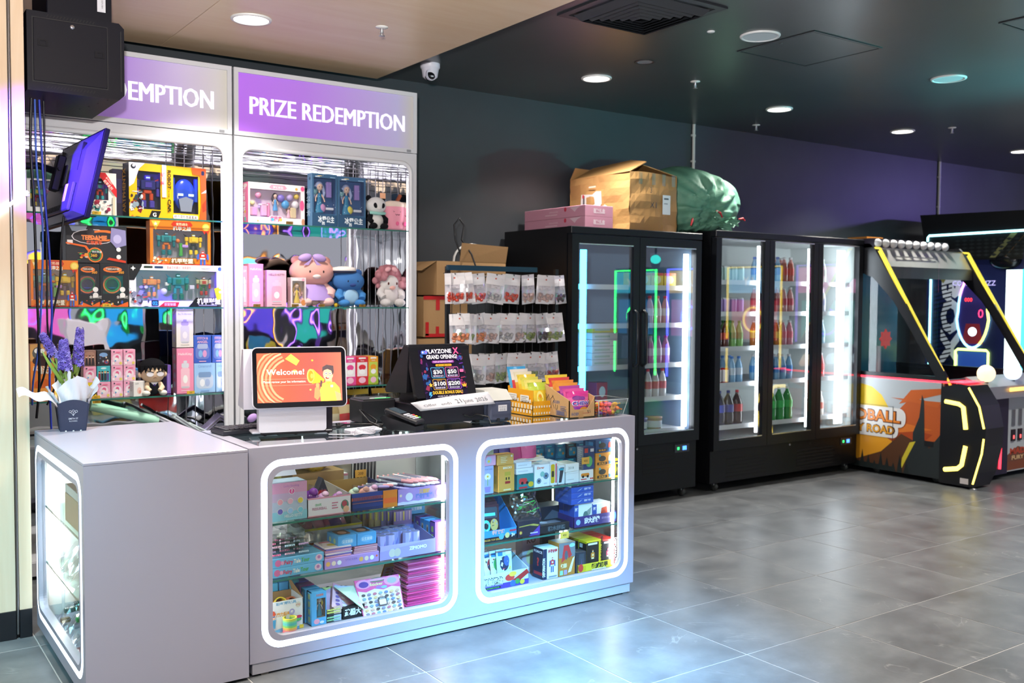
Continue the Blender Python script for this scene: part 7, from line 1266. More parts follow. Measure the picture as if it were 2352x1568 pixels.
yv=.058;x0,x1=span(1104,1214,1330,yv);t=tray('dinosaur_display','white and purple display box of mechanical dinosaur blister packs',x0,x1,yv,yv+.15,A3,.075,.13,'#cfdcee','#b08a58',[('r',0,0,1,.34,'#4a3a94'),('t','机械爆龙',.25,.42,.30,'#23252c','C',.08,.42),('t','机械爆龙',.25,.43,.27,'#d8dce0','C',.03,.40),('t','MECHANICAL DRAGON',.25,.26,.11,'#d8d8e0','C',.01,.4),('p',[(.08,.08),(.42,.08),(.40,.2),(.1,.2)],'#1c2420'),('t','DARKVADE',.25,.11,.07,'#4ac06a','C',.02,.25),('e',.60,.62,.10,.22,'#c83a34'),('e',.66,.82,.08,.16,'#e8d04a'),('p',[(.64,.4),(.96,.98),(1,.7),(.8,.3)],'#a82c2c'),('e',.66,.22,.06,.2,'#3a62b8'),('e',.76,.3,.05,.18,'#3a8a4a'),('e',.86,.22,.05,.16,'#d8c83a')])
for k in range(5):card('%s dinosaur blister card in the white and purple display'%ORD[k],[(x0+.115-.026*k,yv+.03+.014*k,A3+.05),(x0+.20-.024*k,yv+.03+.014*k,A3+.05),(x0+.215-.026*k,yv+.06+.014*k,A3+.165),(x0+.125-.03*k,yv+.06+.014*k,A3+.17-.006*k)],[('rr',.1,.75,.3,.15,'#2f7ac8',.2),('e',.5,.45,.3,.28,['#23304c','#3a8a4a','#8a2a34','#2a3038','#6a3a34'][k]),('e',.65,.55,.18,.2,['#3a5ac0','#58c070','#c84a4a','#4a8a5a','#c8a030'][k]),('r',.6,.8,.3,.12,'#e8e8ee')]+a_busy(R,10,.1,.9,.15,.7,['#d8dce4','#2a3448','#b8303c','#c8b040'],.03,.09),'#b8c8d8' if k<1 else '#c8cdd0',name='blister_card',grp='dinosaur blister cards')
W('toy_box','navy and white deformation robot box with a question mark side','toy box',1248,1282,1262,A3,'#e9eaee',[('r',0,0,.24,1,'#1f2a4c'),('t','DEFORMATION',.12,.40,.11,'#f0f0f4','C',.03,1.0,90),('t','狂霸战神',.62,.86,.09,'#c8303a','C',.04,.6)]+a_robot(.60,.46,.5,'#c83a3a','#2c4a9a','#d8dce4',.9)+[('r',.35,.05,.55,.05,'#8a8a94')],left=[('r',0,0,1,1,'#1c2440'),('t','FORCE',.5,.84,.08,'#e8e8f0','C',.03,.8),('t','?',.5,.42,.26,'#c83a3a','C',.05),('r',.1,.12,.8,.1,'#b83038')],h=.150,dep=.085,group='robot boxes on the case floor')
W('toy_box','clear topped box with a red and orange robot arm','toy box',1284,1321,1243,A3,'#b8762c',[('r',0,.55,1,.45,'#7a7c84'),('p',[(.15,.4),(.3,.92),(.6,.92),(.8,.6),(.6,.5),(.5,.75),(.38,.5)],'#c83a3c'),('e',.45,.62,.1,.14,'#5a5c66'),('p',[(.55,.08),(.75,.1),(.98,.55),(.85,.5)],'#e4e4e8'),('t','幻影',.3,.26,.1,'#e8d8b0','C',.04,.4),('rr',.05,.04,.2,.14,'#8ac0a0',.1),('rr',.3,.04,.2,.14,'#a890c0',.1),('e',.8,.9,.18,.06,'#9ad0d8')],h=.165,dep=.09,group='robot boxes on the case floor',top=[('r',.05,.05,.9,.9,'#8a8c92')])
W('toy_box','small dark window box between the robot boxes','toy box',1323,1346,1270,A3,'#2a2c38',[('r',.3,.1,.5,.8,'#3c4450'),('p',[(.5,.2),(.6,.2),(.55,.7)],'#6a4a9a')],h=.105,dep=.06,group='robot boxes on the case floor')
x0,x1=span(1326,1408,1300,yv);tray('robot_tray','yellow tray lettered in black holding deformation robot boxes',x0,x1,yv-.004,yv+.11,A3,.04,.045,'#d9c22e','#b08a58',[('r',.02,.2,.2,.6,'#c8b020'),('t','超威机甲',.60,.30,.5,'#1e1c18','C',.05,.45),('e',.08,.6,.07,.5,'#c83a34'),('r',.38,.08,.4,.12,'#f0ead0')])
for k,(c,u0,u1,nm,ac)in enumerate((('#d8bc1c',1346,1381,'yellow','#c8862c'),('#c8322c',1383,1412,'red','#c83a5a'))):
 for j in range(3):
  xa,xb=span(u0,u1,1260,yv+.01);pbox('toy_box','%s deformation robot box, %s in the yellow tray'%(nm,ORD[j]),'toy box',xa,xb,yv+.006+.064*j,yv+.067+.064*j,A3+.004,A3+.148-.006*k,c,([('r',0,0,.80,.95,'#1e1c1e'),('r',.1,.86,.6,.07,'#e8e8e8')]+a_robot(.40,.42,.55,ac,'#2a2826','#e8d8b0',.8)+[('t','DEFORMATION',.91,.45,.10,'#1e1a12' if k==0 else '#f2ece8','C',.04,1.9,-90)])if j==0 else None,left=[('r',0,0,1,.92,'#1e1c1e'),('r',.1,.75,.4,.14,'#c8c8c8'),('e',.3,.45,.1,.14,'#c8a02c')],sides=None,group='deformation robot boxes')
W('toy_box','pink and grey carton standing behind the robot boxes','toy box',1200,1240,1240,A3,'#b89aa4',[('t','KO',.5,.75,.14,'#6a3a34','C',.03),('e',.5,.4,.3,.2,'#c8a880')],h=.20,dep=.06,y=.20,group='robot boxes on the case floor');W('toy_box','dark blue deformation box at the back of the case floor','toy box',1246,1275,1235,A3,'#232c48',[('t','DEFOR',.3,.5,.16,'#9aa4b8','C',.03,.6,-90),('r',.6,.1,.3,.5,'#b8962c')],h=.20,dep=.06,y=.22,group='robot boxes on the case floor')
p=atY(1292,1227,.05);o=MB().box(-.026,.026,-.0006,.0006,-.016,.016,M('#eebc4e',.5)).build('price_tag');o.location=(p.x,.034,p.z);tag(o,'orange tag reading 400 hanging from the middle shelf edge','price tag');MB().text('400',lambda x,y:(x,-.001,y-.005),.011,M('#4a3a1a')).build('lettering',None,o)
# == corner unit contents
for k in range(3):
 p=(-.40+.06*k,.60-.16*k,.337);
 def cf(u,v,k=k):return(-.570+.32*u,.34+.16*k+.20*v,.362+.10*math.sin(PI*u)*math.sin(PI*v)+.010*math.sin(u*21+v*13+k)+.012*math.sin(v*19-u*8))
 t=MB().grid(cf,16,14,FILM,False).build('plastic_wrap',loc=(-.34,.40+.16*k,.337));tag(t,'%s crumpled bag of clear packaging on the corner unit shelf, from the front'%ORD[k],'plastic wrap','crumpled packaging in the corner unit')
for k in range(4):
 def cf(u,v,k=k):return(-.570+.30*u,.16+.17*k+.20*v,.104+.12*math.sin(PI*u)*math.sin(PI*v)+.010*math.sin(u*25+v*11+k)+.010*math.sin(v*23-u*9))
 t=MB().grid(cf,16,14,FILM,False).build('toy_bag',loc=(-.37,.28+.17*k,.082));tag(t,'clear bag of toy parts on the corner unit floor, %s from the front'%ORD[k],'toy bag','bags of toys in the corner unit')
 for j in range(9):c=cf(R.uniform(.15,.85),R.uniform(.15,.85));MB().box(c[0]-.02,c[0]+.02,c[1]-.012,c[1]+.012,c[2]-.035,c[2]-.015,M(['#3aa04a','#2f6a3c','#8a6a3c','#3a4a44','#6a7a70'][(j+k)%5],.4),.004).build('toy_part',None,t)
tray('corner_tray','red shallow tray on the floor of the corner unit',-.57,-.25,.12,.46,.0815,.012,.014,'#c0443c','#a83a34')
pbox('carton','plain brown carton on the upper shelf of the corner unit','cardboard box',-.555,-.26,.28,.60,.5845,.70,'#b9956a')
t=tray('corner_tray','white open tray of small toys on the corner unit carton',-.555,-.28,.29,.59,.7015,.03,.035,'#e9e6e4','#c8c2bc')
# == hanging sweets rack and cartons
RY=1.50;BKM=M('#17191d',.4);t=root('hook_rack',(2.28,RY+.1,0),'black wire rack hung with four rows of clear sweets bags','display rack')
for x in(1.845,2.70):MB().box(x-.013,x+.013,RY+.05,RY+.075,.03,1.70,BKM).build('post',None,t)
MB().box(1.83,2.52,RY+.03,RY+.055,1.675,1.708,M('#23485a',.25,.4)).build('top_rail',None,t)
for z in(.4,.8,1.05,1.30,1.56,1.64):MB().tube([(1.84,RY+.062,z),(2.71,RY+.062,z)],.005,6,BKM).build('cross_bar',None,t)
for k in range(14):x=1.88+.063*k;MB().tube([(x,RY+.068,.35),(x,RY+.068,1.66)],.0025,5,BKM).build('grid_wire',None,t)
for s in(1.845,2.70):MB().box(s-.02,s+.02,RY-.15,RY+.25,0,.03,BKM).build('foot',None,t)
ROWS=[(632,[1044,1060,1095,1140,1179,1212,1255,1284]),(710,[1055,1073,1099,1128,1163,1190,1218,1244,1270]),(790,[1060,1097,1122,1152,1187,1218,1241,1266]),(866,[1099,1119,1146,1177,1210])]
WHF=M('#e9e5e8',.35,coat=.3);SWC=[('#d0442c','red'),('#b8b4b4','grey'),('#e08858','peach'),('#4a3c40','dark'),('#c8a8a0','pale'),('#9a2c34','crimson'),('#8a9a5a','green')]
pro={}
def bag_proto(c):
 q=MB();w,h,d=.130,.188,.03;nu,nv=6,8
 def P(u,v,s):e=(math.sin(PI*u)**.7 if 0<u<1 else 0)*(math.sin(PI*min(max((v-.05)/.8,0),1))**.7 if v<.85 else.05);return((u-.5)*w*(1.06-.08*v),s*d/2*e,-h+h*v)
 for s in(-1,1):
  for j in range(nv):q.add([P(i/nu,v,s)for v in(j/nv,(j+1)/nv)for i in range(nu+1)],[(i,i+1,nu+2+i,nu+1+i)for i in range(nu)],WHF if(j>4 or j==0 or s>0)else FILM,True)
 o=q.build('sweets_bag');MB().box(-.03,.03,-.0165,-.0155,-.095,-.07,M('#d8d2d8',.5)).text('DRIED SOUR',lambda x,y:(x,-.0175,-.078+y),.006,M('#6a646c')).text('(100g)',lambda x,y:(x,-.0175,-.090+y),.006,M('#6a646c')).build('label_print',None,o);MB().prism(ell(0,-.030,.006,.005,8),'y',-.0042,-.0035,M('#c8503c')).build('logo_dot',None,o)
 q=MB();r_=random.Random(3)
 for k in range(20):q.ball((r_.uniform(-.045,.045),r_.uniform(-.008,.006),-h+.018+r_.uniform(0,.045)),(r_.uniform(.010,.016),.009,r_.uniform(.008,.013)),M(c,.3,coat=.4),6,4)
 s=q.build('sweets',None,o);s['kind']='stuff';return o
for r_,(v,us)in enumerate(ROWS):
 for k,u in enumerate(us):
  p=atY(u,v-10,RY-.07+.02*((k*3)%3));ci=(k*3+r_*2+(k*k)%3)%7 if r_ else[0,0,0,1,0,4,4,3][k];c,nm=SWC[ci];z=(1.655,1.405,1.150,.905)[r_]
  loc=(p.x,p.y,z);lb='clear bag of %s sweets, %s row of the rack, %s along'%(nm,['top','second','third','bottom'][r_],ORD[k]);rot=(R.uniform(-.08,.08),R.uniform(-.13,.13),R.uniform(-.4,.4)+(-.5 if k<2 and r_<3 else 0))
  if ci not in pro:o=bag_proto(c);pro[ci]=o;o.location=loc;o.rotation_euler=rot;tag(o,lb,'sweets bag','sweets bags hanging on the rack')
  else:o=clone(pro[ci],loc,rot=rot,label=lb)
  if k%2==0:clone(o,(p.x+.015,p.y+.045,z),rot=(rot[1],rot[0],-rot[2]),label='clear bag of %s sweets hidden behind the %s bag, %s row of the rack'%(nm,ORD[k],['top','second','third','bottom'][r_]))
  MB().tube([(p.x,RY+.06,z+.002),(p.x,p.y-.015,z-.004),(p.x-.008,p.y-.02,z-.010)],.0024,6,BKM).build('hook',None,t)
CB_=M('#b08a5e',.7,bump=.08,scale=25.);TP=M('#c22a2c',.3)
def carton(name,lb,x0,x1,y0,y1,z0,z1,flaps=None,tape=None):
 t=root(name,((x0+x1)/2,(y0+y1)/2,z0),lb,'cardboard box','cartons stacked by the back wall');q=MB();e=.005
 for a in((x0,x1,y0,y0+e),(x0,x1,y1-e,y1),(x0,x0+e,y0+e,y1-e),(x1-e,x1,y0+e,y1-e)):q.box(a[0],a[1],a[2],a[3],z0,z1,CB_)
 q.box(x0,x1,y0,y1,z0,z0+e,CB_)
 if not flaps:q.box(x0,x1,y0,y1,z1-e,z1,CB_)
 q.build('carton',None,t)
 for f in flaps or():q=MB();q.add(list(f)+[(p[0],p[1]+.004,p[2]-.004)for p in f],[(0,1,2,3),(7,6,5,4),(0,4,5,1),(1,5,6,2),(2,6,7,3),(3,7,4,0)],CB_);q.build('flap',None,t)
 for b in tape or():MB().box(*b,TP).build('red_tape',None,t)
 return t
carton('carton','plain carton at the bottom of the stack beside the prize cabinet',1.86,2.28,1.96,2.36,.001,1.235)
carton('carton','carton with red tape strips in the middle of the stack',1.905,2.25,1.97,2.34,1.2365,1.515,tape=[(1.904,2.18,1.9685,1.9695,1.49,1.514),(2.0,2.03,1.9685,1.9695,1.42,1.49),(1.92,1.945,1.9685,1.9695,1.25,1.34),(1.92,2.1,1.9685,1.9695,1.24,1.262),(2.0,2.025,1.9685,1.9695,1.262,1.31)])
b=carton('carton','open carton with raised flaps holding a white hoop, top of the stack',2.0,2.56,1.96,2.34,1.5165,1.75,flaps=[[(2.0,1.96,1.75),(2.0,2.34,1.75),(1.90,2.32,1.70),(1.88,1.95,1.685)],[(2.18,1.958,1.75),(2.56,1.958,1.75),(2.56,1.93,1.86),(2.18,1.93,1.875)]],tape=[(2.565,2.569,2.0,2.03,1.62,1.75)])
o=MB().tube([(2.38+.15*math.cos(a*PI/12),2.12,1.76+.12*math.sin(a*PI/12))for a in range(24)],.008,8,M('#e6e6e4',.4),True).build('white_hoop');tag(o,'white plastic hoop poking out of the open carton','hoop')
o=MB().tube([(2.22,2.0,1.78),(2.17,2.0,1.90),(2.16,2.0,2.0),(2.20,2.0,2.045),(2.24,2.0,2.0),(2.22,2.0,1.90),(2.25,1.92,1.80),(2.28,1.915,1.72)],.006,7,M('#1a1a1e',.4)).build('black_lead');tag(o,'looped black lead sticking up from the open carton','cable')
# == drinks fridges
FB=M('#121317',.4,spec=.3);FB2=M('#17191e',.35,spec=.3);RAIL=M('#e8eaec',.4)
def castor(t,x,y):
 MB().lathe([(.0005,-.012),(.033,-.012),(.035,-.006),(.035,.006),(.033,.012),(.0005,.012)],(x,y,.036),16,M('#3a3f40',.4),'x').build('castor',None,t);MB().box(x-.02,x+.02,y-.018,y+.018,.045,.075,M('#8d9494',.3,.8),.004).build('castor_bracket',None,t)
def fridge(lb,x0,x1,zt,doors,zs,g0,g1,back,shade,led):
 FY,FBK=1.56,2.36;t=root('drinks_fridge',((x0+x1)/2,1.95,0),lb,'drinks fridge','black upright drinks fridges')
 q=MB();q.box(x0,x0+.04,FY+.045,FBK,.07,zt-.002,FB).build('side_panel',None,t);MB().box(x1-.04,x1,FY+.045,FBK,.07,zt-.002,FB).build('side_panel',None,t)
 MB().box(x0+.04,x1-.04,FBK-.04,FBK,.07,zt-.002,FB).build('rear_panel',None,t);MB().box(x0+.04,x1-.04,FY+.045,FBK-.04,zt-.05,zt-.002,FB).build('roof_panel',None,t)
 MB().box(x0-.005,x1+.005,FY-.012,FY+.044,zt-.05,zt,FB2,.004).build('top_cap',None,t)
 MB().box(x0,x1,FY+.02,FY+.044,.07,g0-.085,FB,.003).build('kick_panel',None,t);MB().box(x0+.04,x1-.04,FY+.05,FBK-.04,.07,g0-.03,FB).build('machinery_case',None,t)
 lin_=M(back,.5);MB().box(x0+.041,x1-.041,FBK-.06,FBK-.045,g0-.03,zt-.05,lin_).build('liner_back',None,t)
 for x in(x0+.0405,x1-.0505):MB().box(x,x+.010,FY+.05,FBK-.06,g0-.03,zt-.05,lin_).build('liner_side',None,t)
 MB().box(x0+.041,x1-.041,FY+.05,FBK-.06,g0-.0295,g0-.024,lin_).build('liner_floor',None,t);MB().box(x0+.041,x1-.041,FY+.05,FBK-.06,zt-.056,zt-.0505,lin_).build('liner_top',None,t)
 for z in zs:
  MB().box(x0+.055,x1-.055,FY+.10,FBK-.065,z-.012,z-.004,M('#c8ccd0',.4)).build('shelf',None,t);MB().box(x0+.055,x1-.055,FY+.088,FY+.097,z-.030,z+.006,RAIL).build('price_rail',None,t)
 for(dx0,dx1,hx)in doors:
  d=MB().ring([(dx1,zt-.056),(dx0,zt-.056),(dx0,g0-.08),(dx1,g0-.08)],[(dx1-.058,g1),(dx0+.058,g1),(dx0+.058,g0),(dx1-.058,g0)],'y',FY-.012,FY+.036,FB2).build('door',None,t)
  MB().box(dx0+.056,dx1-.056,FY+.004,FY+.010,g0-.002,g1+.002,FRIDGE_GLASS).build('pane',None,d)
  for z in(g0+.004,g1-.004):MB().box(dx0+.06,dx1-.06,FY-.014,FY-.0125,z-.004,z+.004,M('#c8ccd0',.25,.8)).build('trim_strip',None,d)
  if hx is not None:MB().tube([(hx,FY-.014,1.02),(hx,FY-.045,1.04),(hx,FY-.045,1.40),(hx,FY-.014,1.42)],.011,8,M('#101216',.3)).build('handle',None,d)
 for x,w in led:MB().box(x-w,x+w,FY+.055,FY+.066,g0+.02,g1-.04,M('#f0f6ff' if x>3 else '#38b8ff',.3,emit=shade)).build('led_strip',None,t)  # cyan strip is added to give the liner its cyan glow
 for x in(x0+.10,x1-.10):
  for y in(FY+.07,FBK-.08):castor(t,x,y)
 for a in range(2):
  bx0=x0+.18+(x1-x0-.32)*.56*a
  for j in range(6):MB().box(bx0,bx0+(x1-x0)*.26,FY+.0185,FY+.0198,g0-.17-.028*j,g0-.158-.028*j,M('#07080a',.7)).build('vent_slot',None,t)
 p=x1-.17;c=MB().box(p-.06,p+.09,FY+.014,FY+.0195,g0-.165,g0-.105,M('#3a4048',.3)).build('control_panel',None,t);MB().box(p-.035,p-.015,FY+.012,FY+.0138,g0-.145,g0-.125,M('#2fe06a',.3,emit=3)).build('green_lamp',None,c);MB().box(p+.02,p+.06,FY+.012,FY+.0138,g0-.15,g0-.12,M('#4a8aff',.3,emit=3)).build('display',None,c)
 MB().lathe([(.009,0),(.009,.004),(.0005,.005)],((x0+x1)/2+.02,FY+.02,g0-.105),10,M('#c8ccd0',.3,.8),'y').build('lock',None,t)
 return t
F1Z=[1.60,1.32,1.02,.77,.525];F2Z=[1.653,1.402,1.126,.839,.501]
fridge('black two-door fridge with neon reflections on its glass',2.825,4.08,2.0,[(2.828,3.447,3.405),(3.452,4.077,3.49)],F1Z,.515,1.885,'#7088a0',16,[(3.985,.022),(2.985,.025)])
fridge('black three-door fridge stocked with soft drinks',4.235,6.078,2.035,[(4.238,4.850,None),(4.855,5.463,None),(5.468,6.075,None)],F2Z,.41,1.975,'#e6eeec',15,[(4.80,.012),(5.43,.012),(5.86,.05),(4.29,.008)])
BPR={}
def bottle(x,y,z,kind,c,lab,cap,lb,grp):
 k=(kind,c,lab,cap)
 if k not in BPR:
  q=MB();m_=M(c,.12,coat=.5)
  if kind=='can':pr=[(.0005,0),(.027,0),(.032,.008),(.032,.112),(.026,.122),(.0005,.121)];b0,b1,rr=.012,.108,.0324
  elif kind=='big':pr=[(.0005,0),(.042,0),(.045,.01),(.045,.075),(.042,.10),(.045,.13),(.044,.17),(.030,.215),(.014,.245),(.014,.262)];b0,b1,rr=.105,.165,.0456
  elif kind=='tub':pr=[(.0005,0),(.050,0),(.062,.085),(.064,.086),(.064,.10),(.0005,.10)];b0,b1,rr=.02,.07,.0605
  else:pr=[(.0005,0),(.028,0),(.031,.008),(.031,.055),(.029,.07),(.031,.09),(.030,.125),(.022,.16),(.012,.185),(.012,.197)];b0,b1,rr=.062,.118,.0316
  q.lathe(pr,(0,0,0),14,m_);o=q.build('drink_can' if kind=='can' else 'ice_cream_tub' if kind=='tub' else 'drink_bottle');MB().lathe([(rr,b0),(rr,b1)],(0,0,0),14,M(lab,.35)).build('label_band',None,o)
  if cap:h=pr[-1][1];MB().lathe([(.0145,h-.004),(.0145,h+.014),(.0005,h+.015)],(0,0,0),12,M(cap,.4)).build('cap',None,o)
  BPR[k]=o;o.location=(x,y,z);tag(o,lb,'can' if kind=='can' else 'tub' if kind=='tub' else 'bottle',grp);return o
 return clone(BPR[k],(x,y,z),label=lb,group=grp)
DN=[('first',4.34,4.75),('middle',4.955,5.37),('last',5.575,5.79)];SN=['top','second','third','fourth','bottom']
MENU=[[('can','#dfe4e2','#b8d8d0',None,'pale green can'),('can','#cfd4da','#b090d0',None,'silver and violet can'),('std','#5a2818','#c8402c','#2a2420','amber soft drink bottle'),('can','#c8242c','#e8e0e0',None,'red cola can'),('big','#3a1c18','#c8242c','#c8242c','large dark cola bottle')],[('std','#8ab4d8','#3a6ac8','#3a6ac8','blue water bottle'),('std','#d89a9a','#c84a5a','#e8e4e4','rose tea bottle'),('std','#c8742c','#e8c050','#e8e4e4','orange soft drink bottle'),('std','#88b8dc','#3a8ad0','#e8e4e4','sky blue sports drink bottle'),('big','#2f9a48','#3ac05a','#e8f0e8','large green lemonade bottle')],[('std','#d8e4dc','#9ac8b0','#e8e8e8','pale bottle'),('std','#d8d8e4','#b8b8d8','#e8e8e8','milky bottle'),('std','#b8c8dc','#8aa8d0','#e8e8e8','pale blue bottle'),('std','#d87a7a','#e85a5a','#f0e8e8','pink juice bottle'),('std','#e8e4dc','#d86a5a','#e8e0d8','white yoghurt drink bottle')]]
ALT={(0,2):('std','#8ac06a','#3a9a4a','#3a9a4a','green lemonade bottle'),(0,3):('std','#8ab8dc','#d8e4f0','#3a7ac8','blue water bottle'),(0,4):('big','#20242c','#3a4a9a','#2a3a8a','large blue-label cola bottle'),(1,0):('std','#c86a5a','#d84a3c','#e8e4e4','red iced tea bottle'),(1,2):('std','#d88a9a','#e06a7a','#e8e4e4','pink soft drink bottle')}
for di,(dn,a,b)in enumerate(DN):
 for si in range(5):
  n=(5 if si<4 else 4)if di<2 else 3
  for k in range(n):
   sp=MENU[di][si]
   if(di,si)in ALT and k>=(3 if(di,si)!=(0,4)else 1)and not((di,si)==(0,4)and k==3):sp=ALT[(di,si)]
   bottle(a+(b-a)*(k+.35)/n,1.72,F2Z[si]-.0035,*sp[:4],'%s, %s of its row, %s shelf behind the %s glass door'%(sp[4],ORD[k],SN[si],dn),'drinks in the three-door fridge')
   if di<2 and si<4:bottle(a+(b-a)*(k+.35)/n+.01,1.83,F2Z[si]-.0035,*sp[:4],'%s, behind the %s of the %s shelf, %s glass door'%(sp[4],ORD[k],SN[si],dn),'drinks in the three-door fridge')
for k in range(5):bottle(3.55+.075*k,1.72,F1Z[3]-.0035,'std','#e0dcdc','#d86a6a','#d84a5a','%s milk drink bottle along the low shelf behind the second fridge door'%ORD[k],'bottles in the two-door fridge')
for k in range(5):bottle(3.55+.08*k,1.72,F1Z[1]-.0035,'std','#d8a8a8','#e8e0e0','#d84a5a','%s rose bottle on the upper shelf behind the second door'%ORD[k],'bottles in the two-door fridge');bottle(3.56+.08*k,1.72,F1Z[2]-.0035,'std','#c88ab8','#e8d8e8','#b84ab0','%s mauve bottle on the middle shelf behind the second door'%ORD[k],'bottles in the two-door fridge')
for k in range(2):bottle(3.60+.15*k,1.70,F1Z[4]-.0035,'tub',['#6a4ab8','#d8924a'][k],'#e8e4ec',None,['violet','orange'][k]+' ice cream tub at the bottom of the two-door fridge','ice cream tubs')
for k in range(6):pbox('ice_cream_box','white ice cream box, %s from the bottom of the stack behind the first door'%ORD[k],'ice cream box',3.12,3.36,1.68,1.85,F1Z[2]+.048*k,F1Z[2]+.048*k+.046,'#e8e4dc' if k<5 else '#d8c832',[('r',.1,.3,.6,.3,'#b8c8b0')],group='ice cream boxes behind the first door')
for k in range(3):pbox('ice_cream_box','%s yellow ice cream box on the top shelf behind the second door'%ORD[k],'ice cream box',3.56+.13*k,3.68+.13*k,1.68,1.85,F1Z[0]-.0035,F1Z[0]+.10,'#e8c83a',[('e',.5,.5,.3,.3,'#f0e8c0'),('r',0,.8,1,.2,'#d8503c')],group='yellow ice cream boxes')
for k in range(4):pbox('frozen_pack','%s teal frozen pack low behind the first door'%ORD[k],'frozen pack',2.95+.11*k,3.05+.11*k,1.68,1.78,F1Z[3+(k%2)]-.0035,F1Z[3+(k%2)]+.13,['#2a7a8a','#3a5a9a','#b83a5a','#3a8a6a'][k],[('e',.5,.5,.3,.3,'#d8e8e8')],group='frozen packs')
# ---------------- on top of the fridges
p=atX(1204,482,2.98)
for k in range(2):pbox('pink_box',['lower','upper'][k]+' flat pink carton on top of the two-door fridge','gift carton',2.98,3.235,1.60,2.32,2.0015+.078*k,2.0015+.078*k+.077,'#d597ac',[('t','喜糖礼盒',.5,.4,.28,'#f2dce4','C',.03,.42)]+a_lines(.3,.3,.4,1,'#f2dce4',.2,.06),left=[('t','mom',.5,.55,.18,'#e8c0cc','C',.02,.14),('r',.36,.30,.2,.10,'#e8c0cc'),('p',[(.76,.9),(.95,.98),(.88,.75),(.84,.45),(.80,.7)],'#e6c6d2'),('e',.69,.75,.02,.2,'#c83a50')],group='pink cartons on the fridge')
t=root('big_carton',(3.63,1.95,2.0),'large battered brown carton with taped open flaps on the fridge','cardboard box')
BC=M('#b48a55',.65,bump=.35,scale=9.);q=MB();X0,X1_,Y0,Y1_,Z0,Z1_=3.40,3.865,1.61,2.30,2.0015,2.42
def wallg(P0,P1,nrm):
 def fn(u,v):p=Vector(P0).lerp(Vector(P1),u);b_=.016*math.sin(PI*u)*math.sin(PI*v)+.005*math.sin(u*11+v*7)+.004*math.sin(v*17-u*5);return(p.x+nrm[0]*b_,p.y+nrm[1]*b_,Z0+(Z1_-Z0)*v*(1+.02*math.sin(u*5)))
 q.grid(fn,10,8,BC,False)
wallg((X0,Y1_,0),(X0,Y0,0),(-1,0));wallg((X0,Y0,0),(X1_,Y0,0),(0,-1));wallg((X1_,Y0,0),(X1_,Y1_,0),(1,0));wallg((X1_,Y1_,0),(X0,Y1_,0),(0,1));q.box(X0+.01,X1_-.01,Y0+.01,Y1_-.01,Z0,Z0+.01,BC);q.build('carton',None,t)
def fl_(pts,name='flap'):
 o=MB().add(pts,[tuple(range(len(pts)))],BC).build(name,None,t);s=o.modifiers.new('thickness','SOLIDIFY');s.thickness=.005
fl_([(X0,Y0,Z1_),(X0,Y1_,Z1_-.01),(X0+.19,Y1_-.05,Z1_+.10),(X0+.26,Y0+.28,Z1_+.13),(X0+.19,Y0+.03,Z1_+.085)]);fl_([(X0+.19,Y0+.05,Z1_+.09),(X0+.26,Y0+.3,Z1_+.13),(X0+.38,Y0+.30,Z1_+.125),(X0+.36,Y0+.24,Z1_+.105)]);fl_([(X1_,Y0,Z1_),(X1_,Y1_,Z1_),(X0+.22,Y1_-.1,Z1_+.09),(X0+.20,Y0+.10,Z1_+.08)]);fl_([(X0,Y1_,Z1_),(X1_,Y1_,Z1_),(X1_-.05,Y1_+.0,Z1_+.09),(X0+.05,Y1_+.0,Z1_+.10)])
TC=glass_mat('clear_tape',(.9,.86,.74),2.5,.2,.12)
for x in(X0+.07,X0+.20,X0+.30,X0+.40):MB().box(x,x+.035,Y0-.017,Y0-.0165,Z1_-.085,Z1_+.0,TC).build('tape',None,t)
ff=facefn(X0,Y0-.018,X1_,Y0-.018,Z0);art(MB(),[('rr',.66,.30,.17,.34,'#e6ecf0',.04),('r',.69,.56,.10,.03,'#5a6068'),('r',.69,.48,.08,.02,'#9aa0a8'),('t','3',.41,.66,.10,'#3a3c4a','C',-.01),('t','X1',.46,.40,.11,'#3a3c4a','C',-.01)],ff,X1_-X0,Z1_-Z0).build('front_marks',None,t)
ff=facefn(X0-.018,Y1_,X0-.018,Y0,Z0);art(MB(),[('p',[(.22,.46),(.45,.48),(.52,.40),(.58,.50),(.57,.72),(.48,.73),(.42,.68),(.23,.70)],'#e4dedc'),('r',.26,.5,.03,.17,'#5a5458'),('r',.37,.5,.04,.15,'#6a6468'),('r',.25,.63,.03,.06,'#c83a44'),('r',.36,.80,.12,.03,'#e8dcc8'),('p',[(.6,.44),(.7,.42),(.63,.48)],'#e4dedc')],ff,Y1_-Y0,Z1_-Z0).build('side_labels',None,t)
t=root('green_sack',(4.33,1.9,2.036),'bulging green woven sack tied with red string on the fridges','sack')
m,nt,b,N,L=newmat('green_woven_sack');v=coords(nt,(1,1,1));n=N.new('ShaderNodeTexNoise');n.inputs['Scale'].default_value=5;n.inputs['Detail'].default_value=5;n.inputs['Distortion'].default_value=1.5;L.new(v,n.inputs['Vector'])
r_=ramp(nt,[(.3,'#5a8c76'),(.6,'#6fa58b'),(.8,'#86b89f')]);L.new(n.outputs['Fac'],r_.inputs[0]);L.new(r_.outputs[0],b.inputs['Base Color']);b.inputs['Roughness'].default_value=.55;bu=N.new('ShaderNodeBump');bu.inputs['Strength'].default_value=.35;bu.inputs['Distance'].default_value=.03;L.new(n.outputs['Fac'],bu.inputs['Height']);L.new(bu.outputs[0],b.inputs['Normal'])
